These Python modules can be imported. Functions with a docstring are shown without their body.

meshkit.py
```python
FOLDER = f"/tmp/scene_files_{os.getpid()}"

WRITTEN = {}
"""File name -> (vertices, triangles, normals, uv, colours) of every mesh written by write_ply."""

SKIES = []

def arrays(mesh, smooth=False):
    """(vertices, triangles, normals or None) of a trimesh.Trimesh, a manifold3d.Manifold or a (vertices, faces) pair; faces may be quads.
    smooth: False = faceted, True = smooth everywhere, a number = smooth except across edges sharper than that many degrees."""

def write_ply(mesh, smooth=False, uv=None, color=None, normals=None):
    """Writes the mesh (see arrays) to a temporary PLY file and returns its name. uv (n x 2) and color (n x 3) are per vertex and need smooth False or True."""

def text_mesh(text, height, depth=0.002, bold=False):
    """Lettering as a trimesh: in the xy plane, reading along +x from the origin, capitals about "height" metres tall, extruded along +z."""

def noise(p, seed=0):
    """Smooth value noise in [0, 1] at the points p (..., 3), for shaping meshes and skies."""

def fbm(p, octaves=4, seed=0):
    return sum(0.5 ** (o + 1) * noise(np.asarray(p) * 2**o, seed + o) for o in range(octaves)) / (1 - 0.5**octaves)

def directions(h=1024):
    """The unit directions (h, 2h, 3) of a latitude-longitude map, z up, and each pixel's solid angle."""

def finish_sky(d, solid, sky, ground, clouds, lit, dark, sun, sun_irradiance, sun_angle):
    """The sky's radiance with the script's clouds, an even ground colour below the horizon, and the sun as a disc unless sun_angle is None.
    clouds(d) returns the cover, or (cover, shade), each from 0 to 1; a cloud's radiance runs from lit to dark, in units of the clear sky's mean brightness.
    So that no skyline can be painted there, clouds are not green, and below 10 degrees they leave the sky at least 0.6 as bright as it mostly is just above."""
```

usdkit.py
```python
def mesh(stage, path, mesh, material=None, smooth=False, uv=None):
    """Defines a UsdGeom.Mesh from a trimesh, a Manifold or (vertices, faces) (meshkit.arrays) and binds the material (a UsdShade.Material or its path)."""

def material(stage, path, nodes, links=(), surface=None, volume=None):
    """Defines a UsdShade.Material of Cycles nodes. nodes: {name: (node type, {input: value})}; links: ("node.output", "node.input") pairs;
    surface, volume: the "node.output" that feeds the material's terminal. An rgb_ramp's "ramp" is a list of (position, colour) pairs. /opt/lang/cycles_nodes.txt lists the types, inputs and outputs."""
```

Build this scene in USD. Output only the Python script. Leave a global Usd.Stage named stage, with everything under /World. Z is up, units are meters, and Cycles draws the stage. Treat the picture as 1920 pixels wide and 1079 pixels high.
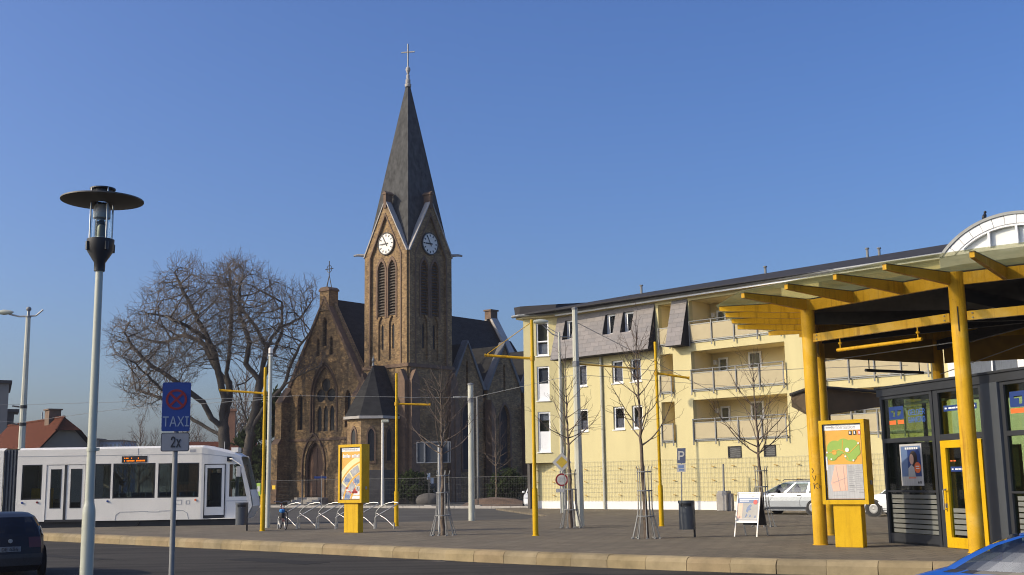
import math, numpy as np, trimesh, usdkit, meshkit
from pxr import Usd, UsdGeom, UsdLux, UsdShade, Sdf, Gf
from shapely.geometry import Polygon, box as sbox, Point, LineString
from shapely.ops import unary_union
from shapely import affinity
from scipy.spatial import cKDTree

PI = math.pi
stage = Usd.Stage.CreateInMemory()
UsdGeom.SetStageUpAxis(stage, UsdGeom.Tokens.z)
UsdGeom.SetStageMetersPerUnit(stage, 1.0)
UsdGeom.Xform.Define(stage, '/World')
UsdGeom.Scope.Define(stage, '/World/Looks')

# ---------------------------------------------------------------- camera, sky, sun
EYE, PITCH, ROLL = 1.7, math.radians(9.4), math.radians(0.92)
cam = UsdGeom.Camera.Define(stage, '/World/camera')
cam.CreateHorizontalApertureAttr(36.0)
cam.CreateVerticalApertureAttr(36.0 * 575 / 1024)
cam.CreateFocalLengthAttr(36.0 * 2175 / 1920)
cam.CreateClippingRangeAttr(Gf.Vec2f(0.1, 5000))
cam.CreateExposureAttr(0.33)
_f = np.array([0, math.cos(PITCH), math.sin(PITCH)])
_r0, _u0 = np.array([1.0, 0, 0]), np.array([0, -math.sin(PITCH), math.cos(PITCH)])
_r = math.cos(ROLL) * _r0 - math.sin(ROLL) * _u0
_u = math.sin(ROLL) * _r0 + math.cos(ROLL) * _u0
M4 = np.eye(4)
M4[0, :3], M4[1, :3], M4[2, :3], M4[3, :3] = _r, _u, -_f, [0, 0, EYE]
cam.AddTransformOp().Set(Gf.Matrix4d(M4.tolist()))

SUN_EL = math.radians(27.5)
SUN_H = np.array([-0.98, -0.20]) / np.hypot(0.98, 0.20)
TO_SUN = np.array([SUN_H[0] * math.cos(SUN_EL), SUN_H[1] * math.cos(SUN_EL), math.sin(SUN_EL)])
dome = UsdLux.DomeLight.Define(stage, '/World/sky')
dome.GetPrim().SetCustomDataByKey('kind', 'structure')
skym = usdkit.material(stage, '/World/Looks/sky_air', {
    'sky': ('sky_texture', {'sky_type': 'single_scattering', 'sun_disc': False, 'sun_elevation': SUN_EL,
                            'sun_rotation': math.atan2(SUN_H[0], SUN_H[1]), 'altitude': 100.0, 'air_density': 1.0,
                            'aerosol_density': 4.0, 'ozone_density': 6.0}),
    'tone': ('hsv', {'hue': 0.511, 'saturation': 1.13, 'value': 1.0, 'fac': 1.0}),
    'bg': ('background_shader', {'strength': 0.142})}, [('sky.color', 'tone.color'), ('tone.color', 'bg.color')], surface='bg.background')
UsdShade.MaterialBindingAPI.Apply(dome.GetPrim()).Bind(skym)
sun = UsdLux.DistantLight.Define(stage, '/World/sun')
sun.CreateIntensityAttr(0.75)
sun.CreateNormalizeAttr(True) if hasattr(sun, 'CreateNormalizeAttr') else sun.GetPrim().CreateAttribute('inputs:normalize', Sdf.ValueTypeNames.Bool).Set(True)
sun.CreateAngleAttr(0.53)
sun.CreateColorAttr(Gf.Vec3f(1.0, 0.85, 0.63))
_z = TO_SUN
_x = np.cross([0, 0, 1], _z); _x /= np.linalg.norm(_x)
_y = np.cross(_z, _x)
S4 = np.eye(4); S4[0, :3], S4[1, :3], S4[2, :3] = _x, _y, _z
sun.AddTransformOp().Set(Gf.Matrix4d(S4.tolist()))

# ---------------------------------------------------------------- helpers
class MB:
    """collects shapes; becomes ONE mesh"""
    def __init__(self):
        self.v, self.f, self.n = [], [], 0
    def add(self, v, f):
        v = np.asarray(v, float); f = np.asarray(f, int)
        if f.shape[1] == 4:
            f = np.vstack([f[:, [0, 1, 2]], f[:, [0, 2, 3]]])
        self.v.append(v); self.f.append(f + self.n); self.n += len(v)
        return self
    def box(self, x0, y0, z0, x1, y1, z1):
        x0, x1 = min(x0, x1), max(x0, x1); y0, y1 = min(y0, y1), max(y0, y1); z0, z1 = min(z0, z1), max(z0, z1)
        v = [(x, y, z) for z in (z0, z1) for y in (y0, y1) for x in (x0, x1)]
        return self.add(v, [(0, 2, 3, 1), (4, 5, 7, 6), (0, 1, 5, 4), (2, 6, 7, 3), (0, 4, 6, 2), (1, 3, 7, 5)])
    def bbox(self, x0, y0, z0, x1, y1, z1, b=0.01):
        """box with chamfered edges"""
        c = np.array([(x0 + x1) / 2, (y0 + y1) / 2, (z0 + z1) / 2]); h = np.abs(np.array([x1 - x0, y1 - y0, z1 - z0])) / 2
        pts = []
        for sx in (-1, 1):
            for sy in (-1, 1):
                for sz in (-1, 1):
                    s = np.array([sx, sy, sz])
                    for k in range(3):
                        q = h - b; q[k] = h[k]; pts.append(c + s * q)
        m = trimesh.convex.convex_hull(np.array(pts))
        return self.add(m.vertices, m.faces)
    def hull(self, pts):
        m = trimesh.convex.convex_hull(np.array(pts, float))
        return self.add(m.vertices, m.faces)
    def beam(self, p, q, w, h, up=(0, 0, 1)):
        p, q, up = np.array(p, float), np.array(q, float), np.array(up, float)
        d = q - p; d /= np.linalg.norm(d)
        s = np.cross(d, up); s /= np.linalg.norm(s); u = np.cross(s, d)
        v = [a + s * i * w / 2 + u * j * h / 2 for a in (p, q) for (i, j) in ((-1, -1), (1, -1), (1, 1), (-1, 1))]
        return self.add(v, [(0, 1, 2, 3), (4, 7, 6, 5), (0, 4, 5, 1), (1, 5, 6, 2), (2, 6, 7, 3), (3, 7, 4, 0)])
    def tube(self, pts, r, n=8, caps=True):
        pts = np.array(pts, float); k = len(pts)
        r = np.full(k, r) if np.ndim(r) == 0 else np.array(r, float)
        t = np.gradient(pts, axis=0); t /= np.maximum(np.linalg.norm(t, axis=1, keepdims=True), 1e-9)
        ref = np.array([0, 0, 1.0]) if abs(t[0][2]) < 0.9 else np.array([1.0, 0, 0])
        a = np.cross(t[0], ref); a /= np.linalg.norm(a)
        rings = []
        for i in range(k):
            a = a - t[i] * (a @ t[i]); a /= max(np.linalg.norm(a), 1e-9)
            b = np.cross(t[i], a)
            th = np.arange(n) * 2 * PI / n
            rings.append(pts[i] + r[i] * (np.cos(th)[:, None] * a + np.sin(th)[:, None] * b))
        v = np.vstack(rings); f = []
        for i in range(k - 1):
            for j in range(n):
                f.append((i * n + j, i * n + (j + 1) % n, (i + 1) * n + (j + 1) % n, (i + 1) * n + j))
        self.add(v, f)
        if caps:
            for i, c in ((0, pts[0]), (k - 1, pts[-1])):
                vv = np.vstack([rings[i], c]); self.add(vv, [(j, (j + 1) % n, n) if i else ((j + 1) % n, j, n) for j in range(n)])
        return self
    def cyl(self, x, y, z0, z1, r0, r1=None, n=16):
        return self.lathe([(0, z0), (r0, z0), (r0 if r1 is None else r1, z1), (0, z1)], n, (x, y, 0))
    def lathe(self, prof, n=24, c=(0, 0, 0), axis='z'):
        prof = np.array(prof, float); th = np.arange(n) * 2 * PI / n
        v = np.array([[(r * math.cos(t), r * math.sin(t), z) for t in th] for r, z in prof]).reshape(-1, 3)
        if axis == 'x': v = v[:, [2, 0, 1]]
        if axis == 'y': v = v[:, [1, 2, 0]]
        f = [(i * n + j, i * n + (j + 1) % n, (i + 1) * n + (j + 1) % n, (i + 1) * n + j) for i in range(len(prof) - 1) for j in range(n)]
        return self.add(v + np.array(c, float), f)
    def extr(self, poly, fn, d0, d1):
        """polygon in (u, z), extruded over depth d0..d1; fn(u, d, z) arrays -> xyz"""
        for g in (poly.geoms if hasattr(poly, 'geoms') else [poly]):
            if g.is_empty or g.geom_type != 'Polygon' or g.area < 1e-7: continue
            m = trimesh.creation.extrude_polygon(g, 1.0)
            v = m.vertices
            self.add(np.stack(fn(v[:, 0], d0 + (d1 - d0) * v[:, 2], v[:, 1]), 1), m.faces)
        return self
    def flat(self, poly, z0, z1):
        return self.extr(poly, lambda u, d, z: (u, z, d), z0, z1)
    def quad(self, a, b, c, d):
        return self.add([a, b, c, d], [(0, 1, 2, 3)])
    def text(self, s, h, fn, x=0.0, z=0.0, d=0.0, th=0.004, bold=False, center=True, sx=1.0):
        m = meshkit.text_mesh(s, h, th, bold); v = np.array(m.vertices)
        v[:, 0] *= sx
        if center: v[:, 0] -= (v[:, 0].min() + v[:, 0].max()) / 2
        return self.add(np.stack(fn(v[:, 0] + x, d - v[:, 2], v[:, 1] + z), 1), m.faces)
    def xf(self, rz=0.0, t=(0, 0, 0)):
        c, s = math.cos(rz), math.sin(rz); R = np.array([[c, -s, 0], [s, c, 0], [0, 0, 1]])
        self.v = [v @ R.T + np.array(t, float) for v in self.v]; return self
    def get(self):
        return np.vstack(self.v), np.vstack(self.f)

F0 = lambda u, d, z: (u, d, z)          # a front in the local xz plane, outward -y
used = {}
def free(parent, name):
    k = used.setdefault((parent, name), 0); used[(parent, name)] += 1
    return parent + '/' + (name if k == 0 else '%s_%03d' % (name, k))
def tag(p, label=None, cat=None, group=None, kind=None):
    for k, x in (('label', label), ('category', cat), ('group', group), ('kind', kind)):
        if x: p.SetCustomDataByKey(k, x)
    return p
def obj(name, mb, m, parent=None, label=None, smooth=False, kind=None):
    path = free(str(parent.GetPath()) if parent else '/World', name)
    g = mb.get() if isinstance(mb, MB) else mb
    p = usdkit.mesh(stage, path, g, m, smooth).GetPrim()
    return tag(p, label, None, None, kind)
def thing(name, label, cat, loc=(0, 0, 0), rz=0.0, group=None, kind=None):
    x = UsdGeom.Xform.Define(stage, free('/World', name))
    x.AddTranslateOp().Set(Gf.Vec3d(*map(float, loc))); x.AddRotateZOp().Set(math.degrees(rz))
    return tag(x.GetPrim(), label, cat, group, kind)
def dup(root, label, loc, rz=0.0, group=None, name=None):
    w = root.GetCustomData()
    r = thing(name or root.GetName(), label, w['category'], loc, rz, group or w.get('group'))
    r.GetReferences().AddInternalReference(root.GetPath()); r.SetInstanceable(True)
    return r
def struct(name, mb, m, kind='structure'):
    return obj(name, mb, m, None, kind=kind)

def mat(name, col, rough=0.6, metal=0.0, var=0.12, scale=2.0, bump=0.0, bscale=40.0, spec=0.5, col2=None, coat=0.0, detail=5.0, stretch=None):
    n = {'g': ('geometry', {}), 'n': ('noise_texture', {'scale': scale, 'detail': detail, 'roughness': 0.6}),
         'p': ('principled_bsdf', {'roughness': rough, 'metallic': metal, 'specular_ior_level': spec, 'coat_weight': coat})}
    c = np.array(col, float); c2 = np.array(col2, float) if col2 is not None else c * (1 + var)
    n['r'] = ('rgb_ramp', {'ramp': [(0.3, tuple(c * (1 - var))), (0.5, tuple(c)), (0.72, tuple(np.minimum(c2, 0.95)))]})
    l = [('n.fac', 'r.fac'), ('r.color', 'p.base_color')]
    if stretch:
        n['m'] = ('mapping', {'scale': stretch}); l += [('g.position', 'm.vector'), ('m.vector', 'n.vector')]
    else:
        l += [('g.position', 'n.vector')]
    if bump:
        n['b'] = ('noise_texture', {'scale': bscale, 'detail': 4.0}); n['k'] = ('bump', {'strength': bump, 'distance': 0.02})
        l += [('g.position', 'b.vector'), ('b.fac', 'k.height'), ('k.normal', 'p.normal')]
    return usdkit.material(stage, '/World/Looks/' + name, n, l, surface='p.BSDF')
def plain(name, col, rough=0.5, metal=0.0, spec=0.5, coat=0.0):
    return mat(name, col, rough, metal, var=0.05, scale=1.5, spec=spec, coat=coat)
def pane(name, tint=(0.6, 0.64, 0.62), refl=1.0, rough=0.02, ior=1.5):
    n = {'t': ('transparent_bsdf', {'color': tint}), 'g': ('glossy_bsdf', {'color': (refl, refl, refl), 'roughness': rough, 'distribution': 'ggx'}),
         'f': ('fresnel', {'IOR': ior}), 'm': ('mix_closure', {}),
         'ge': ('geometry', {}), 'inv': ('math', {'math_type': 'subtract', 'value1': 1.0}), 'mul': ('math', {'math_type': 'multiply'})}     # a thin sheet mirrors at its front face only
    return usdkit.material(stage, '/World/Looks/' + name, n, [('ge.backfacing', 'inv.value2'), ('f.fac', 'mul.value1'), ('inv.value', 'mul.value2'), ('mul.value', 'm.fac'), ('t.BSDF', 'm.closure1'), ('g.BSDF', 'm.closure2')], surface='m.closure')
def bricks(name, c1, c2, mortar, bw, rh, var_scale=0.6, rot=0.0, rough=0.85, msize=0.012, bump=0.4, dark=0.55, axes='xz', bias=0.0):
    """running bond on upright walls: u runs along the wall, chosen per face from the normal"""
    n = {'g': ('geometry', {}), 'map': ('mapping', {'rotation': (0, 0, rot)}), 's': ('separate_xyz', {}), 'sn': ('separate_xyz', {}), 'mapn': ('mapping', {'rotation': (0, 0, rot)}),
         'ax': ('math', {'math_type': 'absolute'}), 'gt': ('math', {'math_type': 'greater_than', 'value2': 0.6}), 'mx': ('mix_float', {}),
         'c': ('combine_xyz', {}), 'b': ('brick_texture', {'color1': c1, 'color2': c2, 'mortar': mortar, 'scale': 1.0, 'mortar_size': msize, 'brick_width': bw, 'row_height': rh, 'bias': bias, 'mortar_smooth': 0.3}),
         'n': ('noise_texture', {'scale': var_scale, 'detail': 6.0, 'roughness': 0.65}), 'r': ('rgb_ramp', {'ramp': [(0.28, (dark, dark, dark)), (0.5, (1, 1, 1)), (0.75, (1.12, 1.1, 1.05))]}),
         'n2': ('noise_texture', {'scale': 4.0, 'detail': 4.0}), 'r2': ('rgb_ramp', {'ramp': [(0.35, (0.72, 0.7, 0.68)), (0.65, (1.15, 1.15, 1.12))]}),
         'mu': ('mix_color', {'blend_type': 'multiply', 'fac': 1.0, 'use_clamp': False}), 'mu2': ('mix_color', {'blend_type': 'multiply', 'fac': 1.0, 'use_clamp': False}),
         'k': ('bump', {'strength': bump, 'distance': 0.01, 'invert': True}), 'p': ('principled_bsdf', {'roughness': rough, 'specular_ior_level': 0.25})}
    l = [('g.position', 'map.vector'), ('map.vector', 's.vector'), ('g.true_normal', 'mapn.vector'), ('mapn.vector', 'sn.vector'), ('sn.x', 'ax.value1'), ('ax.value', 'gt.value1'),
         ('gt.value', 'mx.fac'), ('s.x', 'mx.a'), ('s.y', 'mx.b'), ('mx.result', 'c.x'), ('s.z', 'c.y'), ('c.vector', 'b.vector'),
         ('g.position', 'n.vector'), ('n.fac', 'r.fac'), ('g.position', 'n2.vector'), ('n2.fac', 'r2.fac'), ('b.color', 'mu.a'), ('r.color', 'mu.b'), ('mu.result', 'mu2.a'), ('r2.color', 'mu2.b'), ('mu2.result', 'p.base_color'),
         ('b.fac', 'k.height'), ('k.normal', 'p.normal')]
    return usdkit.material(stage, '/World/Looks/' + name, n, l, surface='p.BSDF')

M = {}
M['yellow'] = mat('yellow_paint', (0.55, 0.335, 0.003), 0.45, var=0.07, scale=1.2, bump=0.03, bscale=8, spec=0.13)
M['yellow_old'] = mat('weathered_yellow_paint', (0.58, 0.32, 0.010), 0.5, var=0.16, scale=2.2, bump=0.05, bscale=10, spec=0.25)
def painted(name, base, faded, grime):
    # weathered coat: faded blotches, thin vertical run marks, small scuffs
    return usdkit.material(stage, '/World/Looks/' + name, {
        'g': ('geometry', {}), 'n': ('noise_texture', {'scale': 1.3, 'detail': 6.0, 'roughness': 0.65}), 'r': ('rgb_ramp', {'ramp': [(0.32, tuple(np.array(base) * 0.86)), (0.5, base), (0.72, faded)]}),
        'm': ('mapping', {'scale': (9.0, 9.0, 0.5)}), 's': ('noise_texture', {'scale': 1.0, 'detail': 5.0, 'roughness': 0.6}), 'rs': ('rgb_ramp', {'ramp': [(0.30, grime), (0.46, (1, 1, 1)), (0.6, (1, 1, 1)), (0.8, (1.06, 1.05, 1.1))]}),
        'f': ('noise_texture', {'scale': 22.0, 'detail': 3.0}), 'rf': ('rgb_ramp', {'ramp': [(0.24, (0.55, 0.5, 0.5)), (0.32, (1, 1, 1))]}), 'rr': ('rgb_ramp', {'ramp': [(0.3, (0.62, 0.62, 0.62)), (0.7, (0.36, 0.36, 0.36))]}),
        'x': ('mix_color', {'blend_type': 'multiply', 'fac': 1.0, 'use_clamp': False}), 'x2': ('mix_color', {'blend_type': 'multiply', 'fac': 1.0, 'use_clamp': False}),
        'k': ('bump', {'strength': 0.06, 'distance': 0.01}), 'p': ('principled_bsdf', {'specular_ior_level': 0.18})},
        [('g.position', 'n.vector'), ('n.fac', 'r.fac'), ('g.position', 'm.vector'), ('m.vector', 's.vector'), ('s.fac', 'rs.fac'), ('g.position', 'f.vector'), ('f.fac', 'rf.fac'), ('n.fac', 'rr.fac'), ('rr.color', 'p.roughness'),
         ('r.color', 'x.a'), ('rs.color', 'x.b'), ('x.result', 'x2.a'), ('rf.color', 'x2.b'), ('x2.result', 'p.base_color'), ('n.fac', 'k.height'), ('k.normal', 'p.normal')], surface='p.BSDF')
M['column_yellow'] = painted('faded_column_yellow', (0.57, 0.325, 0.015), (0.62, 0.41, 0.09), (0.66, 0.60, 0.52))
M['yellow'] = painted('traffic_yellow_coat', (0.56, 0.335, 0.003), (0.59, 0.365, 0.012), (0.80, 0.76, 0.7))
M['yellow_old'] = painted('weathered_yellow_coat', (0.53, 0.29, 0.008), (0.58, 0.34, 0.03), (0.62, 0.58, 0.5))
M['tram_white'] = mat('tram_white_coat', (0.70, 0.66, 0.575), 0.35, var=0.05, scale=0.9, stretch=(1, 1, 0.4), detail=6.0)
M['ochre'] = mat('ochre_dusty_paint', (0.34, 0.20, 0.02), 0.6, var=0.18, scale=2.0)
M['cream'] = mat('pale_yellow_render', (0.56, 0.492, 0.262), 0.95, var=0.05, scale=1.1, bump=0.15, bscale=60, spec=0.12, stretch=(1, 1, 0.16), detail=7.0)
M['cream2'] = mat('pale_yellow_render_inner', (0.72, 0.61, 0.34), 0.9, var=0.04, scale=0.4, spec=0.2)
M['white'] = mat('white_paint', (0.70, 0.66, 0.575), 0.35, var=0.03, scale=1.0)
M['white_wall'] = mat('white_render', (0.74, 0.72, 0.66), 0.85, var=0.06, scale=0.6)
M['upvc'] = mat('white_window_frame', (0.80, 0.80, 0.78), 0.3, var=0.02)
M['mesh_grey'] = mat('beige_balcony_board', (0.41, 0.345, 0.205), 0.75, var=0.06, scale=1.5)
M['steel'] = mat('galvanised_steel', (0.30, 0.30, 0.29), 0.45, metal=0.55, var=0.15, scale=6)
M['steel_dull'] = mat('dull_galvanised_steel', (0.20, 0.20, 0.19), 0.6, metal=0.3, var=0.18, scale=5)
M['stainless'] = mat('stainless_steel', (0.36, 0.355, 0.34), 0.32, metal=0.85, var=0.05)
M['grey_paint'] = mat('pale_grey_green_mast_paint', (0.44, 0.435, 0.345), 0.5, var=0.1, scale=1.5, bump=0.04, bscale=12)
M['lamp_paint'] = mat('lamp_post_paint', (0.40, 0.405, 0.32), 0.35, var=0.06, scale=1.5)
M['black'] = mat('black_plastic', (0.012, 0.012, 0.013), 0.45, var=0.1)
M['rubber'] = mat('tyre_rubber', (0.016, 0.016, 0.016), 0.8, var=0.2)
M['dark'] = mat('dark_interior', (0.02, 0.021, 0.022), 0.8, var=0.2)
M['anthracite'] = mat('anthracite_metal', (0.026, 0.028, 0.031), 0.42, var=0.1, scale=2, spec=0.3)
M['bin'] = mat('dark_grey_bin_paint', (0.05, 0.057, 0.065), 0.45, var=0.1, scale=3)
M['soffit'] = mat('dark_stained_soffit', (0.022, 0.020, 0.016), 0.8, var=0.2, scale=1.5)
M['slate'] = mat('dark_slate', (0.062, 0.062, 0.060), 0.75, var=0.42, scale=1.7, bump=0.45, bscale=7, spec=0.12, stretch=(1.6, 1.6, 0.8), detail=7.0)
M['slate_mansard'] = [mat('grey_fibre_slate_%d' % i, c, 0.75, var=0.08, scale=2.5, bump=0.06, bscale=30, spec=0.3) for i, c in enumerate([(0.225, 0.207, 0.197), (0.205, 0.192, 0.187), (0.24, 0.22, 0.21)])]
M['roofdark'] = mat('dark_roof_sheet', (0.036, 0.035, 0.036), 0.8, var=0.15, scale=1.2, spec=0.15)
M['zinc'] = mat('zinc_gutter', (0.20, 0.205, 0.195), 0.42, metal=0.6, var=0.15, scale=2)
M['gutter_white'] = mat('bright_gutter_strip', (0.74, 0.76, 0.78), 0.35, var=0.03)
M['brick'] = bricks('ochre_clinker_brick', (0.37, 0.238, 0.105), (0.19, 0.118, 0.06), (0.20, 0.155, 0.10), 0.26, 0.077, rot=-math.radians(50), dark=0.5)
M['brick_trim'] = mat('reddish_moulded_brick', (0.145, 0.090, 0.055), 0.85, var=0.25, scale=2.5, bump=0.2, bscale=20)
M['stone_pale'] = mat('pale_coping_stone', (0.36, 0.335, 0.30), 0.75, var=0.15, scale=2)
M['zincflash'] = mat('weathered_zinc_coping', (0.12, 0.118, 0.115), 0.6, metal=0.1, var=0.2, scale=1.5)
M['stone_dark'] = mat('dark_plinth_stone', (0.075, 0.068, 0.06), 0.85, var=0.25, scale=1.5, bump=0.3, bscale=8)
M['slate_nave'] = mat('nave_slate', (0.028, 0.028, 0.028), 0.8, var=0.3, scale=1.6, bump=0.3, bscale=7, spec=0.1, stretch=(1, 1, 2.5))
M['louvre'] = mat('weathered_louvre_wood', (0.10, 0.08, 0.06), 0.8, var=0.2, scale=4)
M['door_wood'] = mat('brown_door_wood', (0.12, 0.055, 0.025), 0.6, var=0.25, scale=3, stretch=(6, 6, 0.6))
M['bark_old'] = mat('old_tree_bark', (0.068, 0.056, 0.043), 0.95, var=0.35, scale=3, bump=0.6, bscale=9, stretch=(1, 1, 0.35))
M['twig_old'] = mat('old_tree_twigs', (0.125, 0.098, 0.074), 0.95, var=0.25, scale=1)
M['bark_young'] = mat('young_tree_bark', (0.125, 0.092, 0.064), 0.9, var=0.3, scale=8, bump=0.4, bscale=25)
M['twig_young'] = mat('young_tree_twigs', (0.098, 0.070, 0.050), 0.9, var=0.2, scale=4)
M['red_tile'] = mat('red_roof_tile', (0.088, 0.030, 0.016), 0.95, var=0.25, scale=2.2, bump=0.5, bscale=4, spec=0.08, stretch=(1, 1, 5))
M['asphalt_old'] = mat('road_asphalt_old', (0.048, 0.044, 0.037), 0.95, var=0.22, scale=0.5, bump=0.35, bscale=50, detail=8, spec=0.12)
M['asphalt_street'] = mat('street_asphalt', (0.078, 0.074, 0.066), 0.95, var=0.22, scale=0.4, bump=0.25, bscale=40, detail=8, spec=0.12)
M['earth'] = mat('grass_and_earth', (0.075, 0.075, 0.042), 0.95, var=0.3, scale=0.3, bump=0.4, bscale=6)
M['soil'] = mat('brown_soil', (0.11, 0.07, 0.045), 0.95, var=0.3, scale=2, bump=0.5, bscale=8)
M['kerb'] = [mat('sandy_kerb_concrete_%d' % i, c, 0.9, var=0.28, scale=1.6, bump=0.35, bscale=14, spec=0.15, detail=8.0) for i, c in enumerate([(0.262, 0.205, 0.112), (0.245, 0.19, 0.105), (0.275, 0.218, 0.125), (0.235, 0.188, 0.112), (0.252, 0.192, 0.108)])]
M['fence_wire'] = mat('dark_fence_wire', (0.05, 0.05, 0.048), 0.7, var=0.1)
M['shelter_brown'] = mat('brown_shelter_paint', (0.085, 0.052, 0.020), 0.7, var=0.2)
M['concrete'] = mat('grey_concrete', (0.30, 0.28, 0.25), 0.85, var=0.15, scale=2, bump=0.2, bscale=20)
M['glass'] = pane('window_glass', (0.78, 0.81, 0.81))
M['glass_room'] = pane('room_window_glass', (0.72, 0.74, 0.77), ior=1.22)
M['glass_dark'] = pane('tinted_tram_glass', (0.66, 0.70, 0.69), ior=1.7)
M['glass_green'] = pane('greenish_shop_glass', (0.70, 0.77, 0.63), ior=1.42)
M['glass_lamp'] = pane('clear_lamp_glass', (0.93, 0.95, 0.94), ior=1.4)
M['glass_roof'] = usdkit.material(stage, '/World/Looks/dusty_roof_glass', {
    'g': ('geometry', {}), 'n': ('noise_texture', {'scale': 1.4, 'detail': 5.0}), 'r': ('rgb_ramp', {'ramp': [(0.3, (0.125, 0.13, 0.06)), (0.7, (0.25, 0.25, 0.13))]}),
    't': ('transparent_bsdf', {'color': (0.92, 0.90, 0.76)}), 'd': ('diffuse_bsdf', {}), 'tr': ('translucent_bsdf', {}), 'a': ('mix_closure', {'fac': 0.8}), 'm': ('mix_closure', {'fac': 0.30}),
    'gl': ('glossy_bsdf', {'roughness': 0.1}), 'm2': ('mix_closure', {'fac': 0.07})},
    [('g.position', 'n.vector'), ('n.fac', 'r.fac'), ('r.color', 'd.color'), ('r.color', 'tr.color'), ('d.BSDF', 'a.closure1'), ('tr.BSDF', 'a.closure2'), ('t.BSDF', 'm.closure1'), ('a.closure', 'm.closure2'),
     ('m.closure', 'm2.closure1'), ('gl.BSDF', 'm2.closure2')], surface='m2.closure')
M['sign_blue'] = plain('sign_blue', (0.010, 0.035, 0.17), 0.4)
M['sign_red'] = plain('sign_red', (0.17, 0.010, 0.012), 0.4)
M['sign_white'] = plain('sign_white', (0.72, 0.72, 0.70), 0.4)
M['sign_yellow'] = plain('sign_yellow', (0.72, 0.46, 0.02), 0.4)
M['ink'] = plain('black_print', (0.02, 0.02, 0.022), 0.5)
M['ink_grey'] = plain('grey_print', (0.30, 0.30, 0.30), 0.5)
M['orange'] = plain('orange_print', (0.70, 0.13, 0.02), 0.5)
M['print_amber'] = plain('amber_print', (0.62, 0.32, 0.03), 0.5)
M['print_pale'] = plain('pale_yellow_print', (0.78, 0.62, 0.30), 0.5)
M['print_green'] = plain('green_print', (0.24, 0.38, 0.05), 0.5)
M['print_pink'] = plain('salmon_print', (0.72, 0.42, 0.30), 0.5)
M['print_red'] = plain('red_print', (0.50, 0.035, 0.03), 0.5)
M['print_blue'] = plain('blue_print', (0.006, 0.030, 0.145), 0.5)
M['print_slate'] = plain('slate_blue_print', (0.10, 0.16, 0.30), 0.5)
M['skin'] = plain('skin_print', (0.58, 0.36, 0.26), 0.6)
M['hair'] = plain('dark_brown_print', (0.035, 0.02, 0.014), 0.6)
M['led'] = usdkit.material(stage, '/World/Looks/amber_led', {'e': ('emission', {'color': (1.0, 0.22, 0.01), 'strength': 1.2})}, [], surface='e.emission')
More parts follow.
